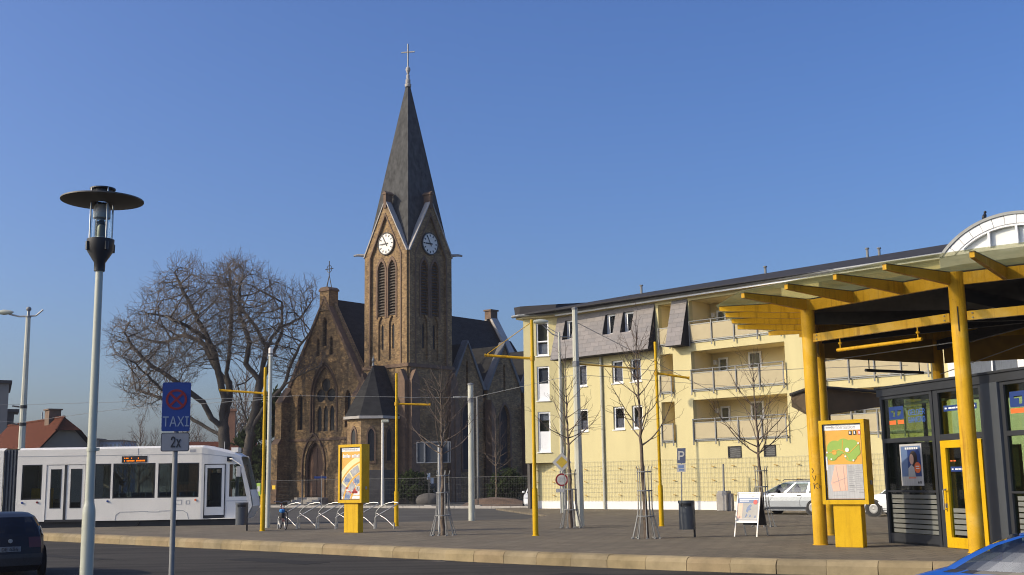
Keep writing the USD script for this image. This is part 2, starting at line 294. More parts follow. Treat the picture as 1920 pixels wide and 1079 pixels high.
# ---------------------------------------------------------------- ground, road, plaza, kerb
g = MB(); g.quad((-2500, -60, -0.55), (2500, -60, -0.55), (2500, 3000, -0.55), (-2500, 3000, -0.55))
struct('ground', g, M['earth'])
KERB = [(-70, 48.6), (-40, 48.6), (-30, 48.55), (-25, 48.3), (-21.3, 47.1), (-17.75, 44.4), (-14.35, 41.45), (-7.8, 35.6), (-0.1, 28.4), (3.2, 25.75), (5.3, 24.3), (7.6, 23.1), (10.2, 22.1), (13.5, 21.2), (18, 20.4), (30, 19.5), (60, 18.5)]
BACK = [(60, 50), (36, 38.5), (22.5, 48.2), (1.0, 69.7), (0.6, 72.0), (-1.2, 71.5), (1.5, 56), (0.5, 51.5), (-4, 50.3), (-10, 49.8), (-30, 49.7), (-70, 49.7)]
def worn(name, base, patch, streak):
    # a driven surface: blotches, long streaks along the carriageway, fine grain
    return usdkit.material(stage, '/World/Looks/' + name, {
        'g': ('geometry', {}), 'm': ('mapping', {'rotation': (0, 0, 0.86), 'scale': (0.10, 1.4, 1.0)}),
        'n': ('noise_texture', {'scale': 0.45, 'detail': 8.0, 'roughness': 0.7}), 'r': ('rgb_ramp', {'ramp': [(0.30, tuple(np.array(base) * 0.72)), (0.48, base), (0.56, base), (0.74, patch)]}),
        's': ('noise_texture', {'scale': 1.0, 'detail': 4.0, 'roughness': 0.6}), 'rs': ('rgb_ramp', {'ramp': [(0.36, (streak, streak, streak)), (0.52, (1, 1, 1)), (0.7, (1.18, 1.17, 1.15))]}),
        'f': ('noise_texture', {'scale': 45.0, 'detail': 4.0}), 'rf': ('rgb_ramp', {'ramp': [(0.3, (0.75, 0.75, 0.75)), (0.7, (1.25, 1.25, 1.25))]}),
        'x': ('mix_color', {'blend_type': 'multiply', 'fac': 1.0, 'use_clamp': False}), 'x2': ('mix_color', {'blend_type': 'multiply', 'fac': 1.0, 'use_clamp': False}),
        'k': ('bump', {'strength': 0.4, 'distance': 0.012}), 'p': ('principled_bsdf', {'roughness': 0.95, 'specular_ior_level': 0.12})},
        [('g.position', 'n.vector'), ('n.fac', 'r.fac'), ('g.position', 'm.vector'), ('m.vector', 's.vector'), ('s.fac', 'rs.fac'), ('g.position', 'f.vector'), ('f.fac', 'rf.fac'),
         ('r.color', 'x.a'), ('rs.color', 'x.b'), ('x.result', 'x2.a'), ('rf.color', 'x2.b'), ('x2.result', 'p.base_color'), ('f.fac', 'k.height'), ('k.normal', 'p.normal')], surface='p.BSDF')
M['asphalt'] = worn('worn_road_asphalt', (0.047, 0.043, 0.036), (0.066, 0.060, 0.050), 0.70)
M['asphalt_patch'] = worn('fresh_asphalt_patch', (0.030, 0.029, 0.027), (0.036, 0.034, 0.032), 0.85)
r = MB(); r.flat(Polygon([(-70, -30), (60, -30), (60, 60), (-70, 60)]), -0.5, -0.275)
struct('road', r, M['asphalt'])
dk, nk = np.array([0.72, -0.694]), np.array([0.694, 0.72])      # along and across the kerb
for (cx_, cy_, l_, w_) in ((-6.2, 30.6, 3.4, 0.9), (1.5, 24.2, 2.2, 1.3), (-13.0, 34.0, 5.0, 0.6)):
    q = MB(); c_ = np.array([cx_, cy_]); q.flat(Polygon([tuple(c_ + dk * a * l_ / 2 + nk * b * w_ / 2) for a, b in ((-1, -1), (1, -0.9), (1, 1), (-1, 0.95))]), -0.2749, -0.2705)
    struct('road_patch', q, M['asphalt_patch'])
st = MB(); st.flat(Polygon([(-90, 49.0), (3, 49.0), (3, 72), (1.0, 73.2), (-12.5, 84.5), (-40, 107), (-90, 120)]), -0.45, -0.10)
struct('street', st, M['asphalt_street'])
plaza = Polygon(KERB + BACK).buffer(0)
pm = usdkit.material(stage, '/World/Looks/plaza_paving', {
    'g': ('geometry', {}), 'm': ('mapping', {'rotation': (0, 0, 0.72)}),
    'b': ('brick_texture', {'color1': (0.166, 0.142, 0.104), 'color2': (0.134, 0.114, 0.085), 'mortar': (0.062, 0.054, 0.042), 'scale': 1.0, 'brick_width': 0.5, 'row_height': 0.5, 'mortar_size': 0.014, 'mortar_smooth': 0.3}),
    'n': ('noise_texture', {'scale': 0.30, 'detail': 8.0, 'roughness': 0.72}), 'r': ('rgb_ramp', {'ramp': [(0.3, (0.66, 0.65, 0.63)), (0.46, (1, 1, 0.98)), (0.56, (1.02, 1, 0.97)), (0.72, (1.28, 1.25, 1.19))]}),
    'n2': ('noise_texture', {'scale': 25.0, 'detail': 3.0}), 'r2': ('rgb_ramp', {'ramp': [(0.3, (0.85, 0.85, 0.85)), (0.7, (1.15, 1.15, 1.15))]}),
    'x': ('mix_color', {'blend_type': 'multiply', 'fac': 1.0, 'use_clamp': False}), 'x2': ('mix_color', {'blend_type': 'multiply', 'fac': 1.0, 'use_clamp': False}),
    'k': ('bump', {'strength': 0.35, 'distance': 0.012}), 'p': ('principled_bsdf', {'roughness': 0.88, 'specular_ior_level': 0.12})},
    [('g.position', 'm.vector'), ('m.vector', 'b.vector'), ('g.position', 'n.vector'), ('n.fac', 'r.fac'), ('b.color', 'x.a'), ('r.color', 'x.b'), ('g.position', 'n2.vector'), ('n2.fac', 'r2.fac'),
     ('x.result', 'x2.a'), ('r2.color', 'x2.b'), ('x2.result', 'p.base_color'), ('n2.fac', 'k.height'), ('k.normal', 'p.normal')], surface='p.BSDF')
p = MB(); p.flat(plaza, -0.4, 0.0)
plaza_o = struct('pavement', p, pm)
# kerb stones, one by one
ring = LineString(KERB); L0, L1 = ring.project(Point(-26, 48.35)), ring.project(Point(16.5, 20.6))
i, s = 0, L0
kset = UsdGeom.Xform.Define(stage, '/World/kerb').GetPrim(); tag(kset, kind='structure')
rng = np.random.default_rng(3)
while s < L1:
    a, b = np.array(ring.interpolate(s + 0.004).coords[0]), np.array(ring.interpolate(s + 0.996).coords[0])
    d = (b - a) / np.linalg.norm(b - a); nn = np.array([-d[1], d[0]])
    if nn[1] < 0: nn = -nn
    dz, dy = rng.normal(0, 0.003), rng.normal(0, 0.003)
    prof = [(-0.13, -0.42), (-0.13, -0.10), (-0.07, -0.02), (0.0, 0.008), (0.20, 0.012), (0.20, -0.42)]
    v = [(*(q + nn * (o + dy)), z + dz) for q in (a, b) for o, z in prof]
    k = len(prof); f = [(j, (j + 1) % k, k + (j + 1) % k, k + j) for j in range(k)]
    mb = MB(); mb.add(v, f); mb.add(v, [(0, 1, 2, 3), (0, 3, 4, 5), (6, 9, 8, 7), (6, 11, 10, 9)])
    obj('kerb_stone', mb, M['kerb'][int(rng.integers(5))], kset); s += 1.0
# far kerb of the street, in front of the church
fk = UsdGeom.Xform.Define(stage, '/World/far_kerb').GetPrim(); tag(fk, kind='structure')
for (A, B) in (((1.0, 73.2), (-12.5, 84.5)), ((-12.5, 84.5), (-40, 107))):
    A, B = np.array(A), np.array(B); n = int(np.linalg.norm(B - A) / 1.5); d = (B - A) / n
    for j in range(n):
        mb = MB(); q0, q1 = A + d * (j + 0.01), A + d * (j + 0.99)
        mb.beam((*q0, -0.06), (*q1, -0.06), 0.22, 0.24); obj('kerb_stone', mb, M['concrete'], fk)
mh = thing('manhole_cover', 'round iron manhole cover in the road, left of the middle foreground', 'manhole cover', (-3.35, 25.0, -0.275))
q = MB(); q.lathe([(0, 0), (0.40, 0), (0.40, 0.006), (0.34, 0.007), (0, 0.007)], 28); obj('ring', q, M['concrete'], mh)
q = MB(); q.lathe([(0, 0.0072), (0.33, 0.0072), (0.33, 0.011), (0, 0.011)], 28); ci = obj('lid', q, M['stone_dark'], mh)
for k in range(-2, 3):
    q = MB(); q.box(-0.24 + 0.02 * abs(k), 0.1 * k - 0.02, 0.0112, 0.24 - 0.02 * abs(k), 0.1 * k + 0.02, 0.0142); obj('rib', q, M['stone_dark'], ci)
for gx, gy in ((-1.8, 29.62), (6.5, 23.42)):
    gt_ = thing('drain_grate', 'iron drain grate in the gutter ' + ('left of the middle of the kerb' if gx < 0 else 'near the right end of the kerb'), 'drain', (gx, gy, -0.275), -0.77)
    q = MB(); q.box(-0.25, -0.2, 0, 0.25, -0.17, 0.008); q.box(-0.25, 0.17, 0, 0.25, 0.2, 0.008); q.box(-0.25, -0.17, 0, -0.22, 0.17, 0.008); q.box(0.22, -0.17, 0, 0.25, 0.17, 0.008); obj('frame', q, M['stone_dark'], gt_)
    for k in range(6): q = MB(); q.box(-0.20 + 0.075 * k, -0.17, 0.001, -0.17 + 0.075 * k, 0.17, 0.007); obj('grate_bar', q, M['stone_dark'], gt_)
    q = MB(); q.box(-0.22, -0.17, 0.0002, 0.22, 0.17, 0.0008); obj('shaft', q, M['black'], gt_)
mb = MB(); mb.flat(Polygon([(1.1, 73.3), (3.4, 76), (30, 150), (-90, 190), (-90, 120.2), (-40, 107.1), (-12.5, 84.6)]), -0.3, -0.02)
struct('church_yard', mb, M['asphalt_street'])
mb = MB()
for q in (51.43, 52.87): mb.box(-80, q - 0.035, -0.12, -2, q + 0.035, -0.092)
struct('tram_track', mb, M['steel_dull'])
mb = MB()
for k in range(7):
    th = np.linspace(0, 2 * PI, 15)[:-1]
    pass
moundv = [(0, 0, 0.55)] + [(3.2 * math.cos(t) * (1 + 0.12 * math.sin(3 * t)), 1.8 * math.sin(t), -0.05) for t in np.linspace(0, 2 * PI, 19)[:-1]] + [(1.7 * math.cos(t), 0.95 * math.sin(t), 0.42) for t in np.linspace(0, 2 * PI, 19)[:-1]]
mf = [(0, 19 + j, 19 + (j + 1) % 18) for j in range(18)]
mb.add(moundv, mf); mb.add(moundv, [(1 + j, 1 + (j + 1) % 18, 19 + (j + 1) % 18, 19 + j) for j in range(18)])
mb.xf(-0.7, (-1.4, 80.5, 0)); obj('earth_mound', mb, M['soil'], smooth=60, kind='structure')

# ---------------------------------------------------------------- church
CH = thing('church', 'dark ochre brick church with a tall slate spire and two tower clocks', 'church', (-8.35, 92.0, 0), math.radians(50))
FL = lambda u, d, z: (d, u, z)      # left-hand (west) faces: u = leftwards, outward -x
FR = lambda u, d, z: (u, d, z)      # right-hand (south) faces: u = backwards, outward -y
TW = 4.95
def lancet(c, hw, z0, spring, k=1.25, n=7):
    """pointed arch opening"""
    R = 2 * hw * k; cx = R - hw
    pts = [(c - hw, z0), (c + hw, z0)]
    for a in np.linspace(0, math.acos(cx / R), n): pts.append((c - cx + R * math.cos(a), spring + R * math.sin(a)))
    for a in np.linspace(math.acos(cx / R), 0, n)[1:]: pts.append((c + cx - R * math.cos(a), spring + R * math.sin(a)))
    return Polygon(pts).buffer(0)
GA, EV, TIP = 24.7, 20.4, 36.05
gable = lambda w, z0, ze, za, m=0.0: Polygon([(m, z0), (w - m, z0), (w - m, ze), (w / 2, za), (m, ze)])
tower = MB(); trim = MB(); plinth = MB()
front = gable(TW, 0, EV - 0.1, GA)
louv = [(TW / 2 - 0.62, 0.43), (TW / 2 + 0.62, 0.43)]
holes = [lancet(c, hw, 15.0, 18.75) for c, hw in louv] + [lancet(c, 0.13, 12.3, 14.1) for c, _ in louv]
blind = [lancet(c, 0.36, 11.4, 14.3) for c, _ in louv]
panel = Polygon([(0.72, 10.9), (TW - 0.72, 10.9), (TW - 0.72, EV - 0.4), (TW / 2, GA - 1.35), (0.72, EV - 0.4)])
for fn in (FL, FR):
    tower.extr(front.difference(unary_union(holes)).difference(unary_union(blind)), fn, 0.002, 0.30)
    tower.extr(unary_union(blind).difference(unary_union(holes)), fn, 0.14, 0.30)
    tower.extr(front.difference(panel), fn, -0.16, 0.0)
    for z in (10.7, 4.2): trim.extr(sbox(-0.20, z, TW + 0.2, z + 0.28), fn, -0.26, -0.161)
    for c, hw in louv:
        trim.extr(lancet(c, hw + 0.16, 14.85, 18.75).difference(lancet(c, hw + 0.002, 14.8, 18.75)), fn, -0.05, 0.06)
    trim.extr(panel.buffer(0.12, join_style=2).difference(panel.buffer(0.01, join_style=2)), fn, -0.21, -0.162)
    plinth.extr(sbox(-0.3, 0, TW + 0.3, 1.5), fn, -0.34, -0.163)
    for sgn in (0, 1):                          # corner buttresses of the lower tower
        u = -0.22 if sgn == 0 else TW - 0.68
        trim.extr(Polygon([(u, 0), (u + 0.9, 0), (u + 0.9, 9.6), (u + 0.45, 10.5), (u, 9.6)]), fn, -0.62, -0.20)
tower.box(0.3, 0.3, 0, TW, TW, EV); tower.box(0.3, TW - 0.3, EV - 0.2, TW, TW, EV)
for fn in (lambda u, d, z: (TW - d, u, z), lambda u, d, z: (u, TW - d, z)):
    tower.extr(front, fn, -0.16, 0.3)
obj('tower', tower, M['brick'], CH); obj('tower_moulding', trim, M['brick_trim'], CH); obj('plinth', plinth, M['stone_dark'], CH)
for fn in (FL, FR):
    for c, hw in louv:
        w = MB(); w.extr(lancet(c, hw + 0.02, 14.95, 18.75), fn, 0.31, 0.36); wo = obj('louvre_window', w, M['dark'], CH)
        for k in range(19):
            z = 15.08 + 0.235 * k
            ww = hw if z < 18.75 else max(0.05, hw * (1 - ((z - 18.75) / 0.95) ** 1.6))
            m_ = MB()
            v = [fn(np.array([c + a]), np.array([d]), np.array([zz])) for a in (-ww, ww) for d, zz in ((0.08, z), (0.29, z + 0.15), (0.29, z + 0.18), (0.08, z + 0.03))]
            v = [tuple(float(q[0]) for q in t) for t in v]
            m_.add(v, [(0, 1, 2, 3), (4, 7, 6, 5), (0, 4, 5, 1), (1, 5, 6, 2), (2, 6, 7, 3), (3, 7, 4, 0)]); obj('slat', m_, M['louvre'], wo)
        w = MB(); w.extr(lancet(c, 0.15, 12.2, 14.1), fn, 0.22, 0.29); obj('slit_window', w, M['dark'], CH)
    # clock: face, ring, minute marks, hands
    cz, cr = 21.0, 0.86
    cf = MB(); cf.extr(Point(TW / 2, cz).buffer(cr, 24), fn, -0.10, 0.002); cl = obj('clock_face', cf, M['white'], CH)
    hr = MB(); hr.extr(Point(TW / 2, cz).buffer(cr + 0.09, 24).difference(Point(TW / 2, cz).buffer(cr - 0.01, 24)), fn, -0.13, 0.0); obj('clock_rim', hr, M['stone_dark'], CH)
    mk = MB(); sg = -1 if fn is FL else 1        # seen from outside, +u runs to the left on the west face
    for h in range(12):
        a = h * PI / 6; t = np.array([sg * math.sin(a), math.cos(a)])
        mk.extr(LineString([tuple(np.array([TW / 2, cz]) + t * 0.60), tuple(np.array([TW / 2, cz]) + t * 0.78)]).buffer(0.05, cap_style=2), fn, -0.112, -0.099)
    obj('hour_mark', mk, M['ink'], cl)
    for ang, ln, wd, nm in ((math.radians(268), 0.52, 0.055, 'hour_hand'), (math.radians(330), 0.76, 0.04, 'minute_hand')):
        t = np.array([sg * math.sin(ang), math.cos(ang)]); c0 = np.array([TW / 2, cz])
        hm = MB(); hm.extr(LineString([tuple(c0 - t * 0.2), tuple(c0 + t * ln)]).buffer(wd), fn, -0.135, -0.118); obj(nm, hm, M['ink'], cl)
# spire, gable roofs, copings
sp = MB(); B = 0.02
for a in range(4):
    c = [(B, B), (TW - B, B), (TW - B, TW - B), (B, TW - B)]
sp.hull([(x, y, EV) for x, y in ((B, B), (TW - B, B), (TW - B, TW - B), (B, TW - B))] + [(TW / 2, TW / 2, TIP)])
for fn in (FL, FR, lambda u, d, z: (TW - d, u, z), lambda u, d, z: (u, TW - d, z)):
    sp.extr(gable(TW, EV - 0.05, EV, GA - 0.12, 0.05), fn, 0.05, 1.5)
obj('spire', sp, M['slate'], CH)
cp = MB()
for fn in (FL, FR, lambda u, d, z: (TW - d, u, z), lambda u, d, z: (u, TW - d, z)):
    outer = Polygon([(-0.10, EV - 0.25), (TW / 2, GA + 0.10), (TW + 0.10, EV - 0.25), (TW + 0.0, EV - 0.30), (TW / 2, GA - 0.06), (0.0, EV - 0.30)])
    cp.extr(outer, fn, -0.24, 0.34)
obj('gable_coping', cp, M['stone_pale'], CH)
for fn in (FL, FR):
    cp = MB(); cp.extr(sbox(TW / 2 - 0.15, GA - 0.7, TW / 2 + 0.15, GA + 0.45), fn, -0.27, 0.5); cp.extr(Polygon([(TW / 2 - 0.22, GA + 0.45), (TW / 2 + 0.22, GA + 0.45), (TW / 2 + 0.22, GA + 0.55), (TW / 2, GA + 0.75), (TW / 2 - 0.22, GA + 0.55)]), fn, -0.33, 0.6)
    obj('gable_cap', cp, M['brick_trim'], CH)
fi = MB(); fi.lathe([(0, TIP - 0.95), (0.27, TIP - 0.95), (0.29, TIP - 0.7), (0.21, TIP - 0.65), (0.22, TIP - 0.3), (0.14, TIP - 0.25), (0.15, TIP + 0.1), (0.08, TIP + 0.2), (0.16, TIP + 0.45), (0.22, TIP + 0.62), (0.16, TIP + 0.8), (0.05, TIP + 0.92), (0, TIP + 0.92)], 12, (TW / 2, TW / 2, 0))
fo = obj('finial', fi, M['stone_pale'], CH, smooth=40)
fi = MB(); fi.beam((TW / 2, TW / 2, TIP + 0.8), (TW / 2, TW / 2, TIP + 2.95), 0.09, 0.09, (1, 0, 0))
ax = np.array([0.5, -0.86, 0]); c = np.array([TW / 2, TW / 2, TIP + 2.2]); fi.beam(c - ax * 0.6, c + ax * 0.6, 0.09, 0.09)
obj('cross', fi, M['stone_pale'], fo)
for (x, y, dx, dy) in ((-0.1, TW + 0.05, -0.5, 0.55), (TW + 0.05, -0.1, 0.55, -0.5)):
    q = MB(); q.tube([(x, y, EV - 0.05), (x + dx * 0.8, y + dy * 0.8, EV - 0.02), (x + dx * 1.25, y + dy * 1.25, EV - 0.08)], [0.13, 0.11, 0.08], 8); obj('gargoyle', q, M['stone_pale'], CH)
# west gable of the nave
C0, HW = 10.1, 4.4; SL = 1.59; NE = 10.35; NA = NE + HW * SL
wg = MB(); wt = MB()
outline = Polygon([(C0 - HW, 0), (C0 + HW, 0), (C0 + HW, NE), (C0, NA), (C0 - HW, NE)])
door = lancet(C0 + 1.2, 1.15, 0, 3.3, 1.0)
rose_arch = lancet(C0, 1.75, 5.9, 8.9, 1.0)
tre = unary_union([Point(C0 + 0.0, 9.9).buffer(0.55), Point(C0 + 0.66, 9.0).buffer(0.55), Point(C0 - 0.66, 9.0).buffer(0.55)])
low = [lancet(C0 + o, 0.28, 6.0, 7.6) for o in (-0.8, 0, 0.8)]
top = [lancet(C0, 0.26, 13.2, 15.2), lancet(C0 - 0.85, 0.2, 12.4, 13.6), lancet(C0 + 0.85, 0.2, 12.4, 13.6)]
side = [lancet(C0 + 3.1, 0.35, 6.2, 8.6), lancet(C0 - 3.0, 0.35, 6.2, 8.6)]
wg.extr(outline.difference(unary_union([door, rose_arch] + top + side)), FL, 0.0, 0.32)
wg.extr(rose_arch.difference(unary_union([tre] + low)), FL, 0.22, 0.32)
wg.extr(outline.buffer(0.3), FL, 0.5, 0.8)
for r0 in (0.0, 0.2): wt.extr(lancet(C0, 1.75 - r0, 5.9, 8.9, 1.0).difference(lancet(C0, 1.75 - r0 - 0.09, 5.8, 8.9, 1.0)), FL, -0.06 + r0 * 0.5, 0.2)
for r0 in (0.35, 0.17, 0.0): wt.extr(lancet(C0 + 1.2, 1.15 + r0, 0, 3.3, 1.0).difference(lancet(C0 + 1.2, 1.15 + r0 - 0.1, -0.1, 3.3, 1.0)), FL, -0.12 if r0 > 0.2 else 0.03 if r0 else 0.1, 0.3)
cop = Polygon([(C0 - HW - 0.35, NE - 0.35), (C0, NA + 0.22), (C0 + HW + 0.35, NE - 0.35), (C0 + HW, NE - 0.45), (C0, NA - 0.06), (C0 - HW, NE - 0.45)])
wt.extr(cop, FL, -0.12, 0.9)
wt.extr(sbox(C0 - HW - 0.05, 5.2, C0 + HW + 0.05, 5.42), FL, -0.08, -0.001)
wg.extr(sbox(C0 - 0.6, NA - 1.1, C0 + 0.6, NA + 0.6), FL, -0.08, 0.95); wt.extr(Polygon([(C0 - 0.68, NA + 0.6), (C0 + 0.68, NA + 0.6), (C0 + 0.68, NA + 0.74), (C0 + 0.4, NA + 0.95), (C0 - 0.4, NA + 0.95), (C0 - 0.68, NA + 0.74)]), FL, -0.15, 1.02)
obj('west_gable', wg, M['brick'], CH); obj('gable_moulding', wt, M['brick_trim'], CH)
w = MB(); w.extr(rose_arch.union(unary_union(top + side)), FL, 0.33, 0.36); obj('rose_window', w, M['dark'], CH)
dd = MB(); dd.extr(lancet(C0 + 1.2, 1.02, 0.55, 3.3, 1.0), FL, 0.36, 0.44); dob = obj('church_door', dd, M['door_wood'], CH)
hd = MB(); hd.extr(sbox(C0 + 1.19, 0.55, C0 + 1.22, 4.6), FL, 0.33, 0.362); obj('door_joint', hd, M['dark'], dob)
for k in range(3):
    q = MB(); q.extr(sbox(C0 + 1.2 - 1.8 - 0.0, -0.05 + 0.18 * k, C0 + 1.2 + 1.8, 0.13 + 0.18 * k), FL, -1.3 + 0.35 * k, 0.3); obj('door_step', q, M['concrete'], CH)
for u in (C0 + HW, C0 - HW - 0.95):
    bt = MB(); bq = MB()
    bt.extr(sbox(u, 0, u + 0.95, 5.0), FL, -1.35, 0.2); bt.extr(sbox(u + 0.05, 5.0, u + 0.9, 8.6), FL, -0.95, 0.2)
    for z, d0, d1 in ((5.0, -1.35, -0.95), (8.6, -0.95, 0.2)):
        v = [(d0, u, z), (d0, u + 0.95, z), (d1, u, z), (d1, u + 0.95, z), (d1, u, z + abs(d1 - d0) * 1.2), (d1, u + 0.95, z + abs(d1 - d0) * 1.2)]; bq.hull(v)
    bq.extr(sbox(u - 0.12, 0, u + 1.07, 2.0), FL, -1.5, -1.351)
    bo_ = obj('buttress', bt, M['brick'], CH); obj('buttress_cap', bq, M['brick_trim'], bo_, kind='stuff')
# wrought cross on the gable stack
q = MB(); zt = NA + 0.95; xc = 0.45
for a in range(4): q.tube([(xc + 0.3 * math.cos(a * PI / 2), C0 + 0.3 * math.sin(a * PI / 2), zt), (xc, C0, zt + 1.1)], 0.035, 5)
q.tube([(xc, C0, zt + 0.9), (xc, C0, zt + 2.35)], 0.04, 6); q.tube([(xc, C0 - 0.5, zt + 1.65), (xc, C0 + 0.5, zt + 1.65)], 0.04, 6)
th = np.linspace(0, 2 * PI, 13); q.tube([(xc, C0 + 0.32 * math.cos(t), zt + 1.65 + 0.32 * math.sin(t)) for t in th], 0.03, 5)
obj('gable_cross', q, M['black'], CH)
# nave, aisle with cross gables, east gable, apse
LEN = 21.5
nv = MB(); nv.box(0.8, C0 - HW, 0, LEN, C0 + HW, NE); nv.box(TW - 0.05, 0.35, 0, LEN, C0 - HW + 0.01, 8.8)
rf = MB()
for sgn in (-1, 1):
    a, b = (0.85, C0, NA), (LEN, C0, NA); e = C0 + sgn * (HW + 0.3); ze = NA - (HW + 0.3) * SL
    rf.hull([a, b, (0.85, e, ze), (LEN, e, ze), (0.85, e - sgn * 0.2, ze - 0.35), (LEN, e - sgn * 0.2, ze - 0.35), (0.85, C0, NA - 0.4), (LEN, C0, NA - 0.4)])
rf.hull([(TW, 0.2, 8.75), (LEN, 0.2, 8.75), (TW, 5.8, 11.6), (LEN, 5.8, 11.6), (TW, 0.2, 8.65), (LEN, 5.8, 8.7), (LEN, 0.2, 8.65), (TW, 5.8, 8.7)])
ct = MB()
for c, hw, za in ((6.95, 1.95, 13.2), (11.75, 2.25, 13.4), (16.6, 2.25, 13.4)):
    ze = 9.6
    ol = Polygon([(c - hw, 0), (c + hw, 0), (c + hw, ze), (c, za), (c - hw, ze)])
    wn = lancet(c, 0.62, 2.6, 6.9, 1.25); sl = lancet(c, 0.13, 9.2, 11.4)
    nv.extr(ol.difference(unary_union([wn, sl])), FR, 0.0, 0.4)
    ct.extr(wn.buffer(0.2).difference(wn.buffer(0.01)), FR, -0.05, 0.1)
    w = MB(); w.extr(wn.union(sl), FR, 0.28, 0.33); obj('aisle_window', w, M['dark'], CH)
    rf.hull([(c - hw, 0.3, ze), (c + hw, 0.3, ze), (c, 0.3, za - 0.1), (c - hw, 5.5, ze), (c + hw, 5.5, ze), (c, 7.6, za - 0.1)])
    ct.extr(Polygon([(c - hw - 0.3, 0), (c - hw + 0.3, 0), (c - hw + 0.3, 7.6), (c - hw - 0.3, 8.4)]), FR, -0.7, 0.0)
    zc = MB(); zc.extr(Polygon([(c - hw - 0.3, ze - 0.3), (c, za + 0.2), (c + hw + 0.3, ze - 0.3), (c + hw, ze - 0.35), (c, za - 0.05), (c - hw, ze - 0.35)]), FR, -0.15, 0.55); obj('gable_coping', zc, M['zincflash'], CH)
eg = Polygon([(C0 - HW - 0.3, NE - 1), (C0 + HW + 0.3, NE - 1), (C0 + HW + 0.3, NE), (C0, NA + 0.65), (C0 - HW - 0.3, NE)])
nv.extr(eg, FL, LEN, LEN + 0.6)
obj('nave_wall', nv, M['brick'], CH); obj('nave_roof', rf, M['slate_nave'], CH); obj('aisle_moulding', ct, M['brick_trim'], CH)
q = MB(); q.extr(Polygon([(C0 - HW - 0.6, NE - 0.3), (C0, NA + 0.95), (C0 + HW + 0.6, NE - 0.3), (C0 + HW + 0.3, NE - 0.3), (C0, NA + 0.5), (C0 - HW - 0.3, NE - 0.3)]), FL, LEN - 0.25, LEN + 0.75)
st_ = MB(); st_.extr(sbox(C0 - 0.4, NA + 0.2, C0 + 0.4, NA + 1.0), FL, LEN - 0.3, LEN + 0.7); st_.extr(sbox(C0 - 0.5, NA + 1.0, C0 + 0.5, NA + 1.15), FL, LEN - 0.4, LEN + 0.8); obj('east_gable_stack', st_, M['brick_trim'], CH)
obj('east_gable_coping', q, M['stone_pale'], CH)
ap = MB(); ap.extr(Polygon([(LEN + 0.6, C0 - 3.6), (LEN + 4, C0 - 3.6), (LEN + 6, C0 - 1.5), (LEN + 6, C0 + 1.5), (LEN + 4, C0 + 3.6), (LEN + 0.6, C0 + 3.6)]), lambda u, d, z: (u, z, d), 0, 9.5); obj('apse_wall', ap, M['brick'], CH)
ap = MB(); ap.hull([(LEN + 0.6, C0 - 3.9, 9.5), (LEN + 4.1, C0 - 3.9, 9.5), (LEN + 6.3, C0 - 1.6, 9.5), (LEN + 6.3, C0 + 1.6, 9.5), (LEN + 4.1, C0 + 3.9, 9.5), (LEN + 0.6, C0 + 3.9, 9.5), (LEN + 0.6, C0, 15.6), (LEN + 3.2, C0, 15.6)]); obj('apse_roof', ap, M['slate_nave'], CH)
# stair turret at the foot of the tower
TC = np.array([-1.6, 2.45]); oct_ = lambda r: [(TC[0] + r * math.cos(PI / 8 + k * PI / 4), TC[1] + r * math.sin(PI / 8 + k * PI / 4)) for k in range(8)]
tm = MB(); tm.extr(Polygon(oct_(2.05)).union(sbox(TC[0], TC[1] - 1.55, -0.17, TC[1] + 1.55)), lambda u, d, z: (u, z, d), 0, 6.6); obj('stair_turret', tm, M['brick'], CH)
tm = MB(); tm.hull([(x, y, 6.75) for x, y in oct_(2.3)] + [(-0.2, TC[1] - 1.9, 6.75), (-0.2, TC[1] + 1.9, 6.75), (TC[0] + 0.1, TC[1], 10.9), (-0.2, TC[1], 10.9)]); obj('turret_roof', tm, M['slate_nave'], CH)
tm = MB(); tm.extr(Polygon(oct_(2.38)).difference(Polygon(oct_(2.0))), lambda u, d, z: (u, z, d), 6.55, 6.76); obj('turret_cornice', tm, M['stone_pale'], CH)
tm = MB(); tm.lathe([(0, 10.85), (0.12, 10.85), (0.06, 11.1), (0.13, 11.25), (0.04, 11.5), (0, 11.7)], 8, (TC[0] + 0.1, TC[1], 0)); obj('turret_finial', tm, M['zinc'], CH)
tm = MB(); tm.extr(Polygon(oct_(2.22)).difference(Polygon(oct_(2.0))), lambda u, d, z: (u, z, d), 0, 2.6); obj('turret_plinth', tm, M['stone_dark'], CH)
for k in (3, 4, 5, 6):
    a = PI / 4 * k; nrm = np.array([math.cos(a), math.sin(a)]); tg = np.array([-nrm[1], nrm[0]]); o = TC + nrm * 2.05 * math.cos(PI / 8)
    fn = lambda u, d, z, o=o, tg=tg, nrm=nrm: (o[0] + tg[0] * u + nrm[0] * d, o[1] + tg[1] * u + nrm[1] * d, z)
    w = MB(); w.extr(lancet(0, 0.24, 3.3, 5.3), fn, 0.003, 0.012); obj('turret_window', w, M['dark'], CH)
    w = MB(); w.extr(lancet(0, 0.36, 3.1, 5.3).difference(lancet(0, 0.245, 3.2, 5.3)), fn, 0.0, 0.07); obj('turret_window_surround', w, M['brick_trim'], CH)

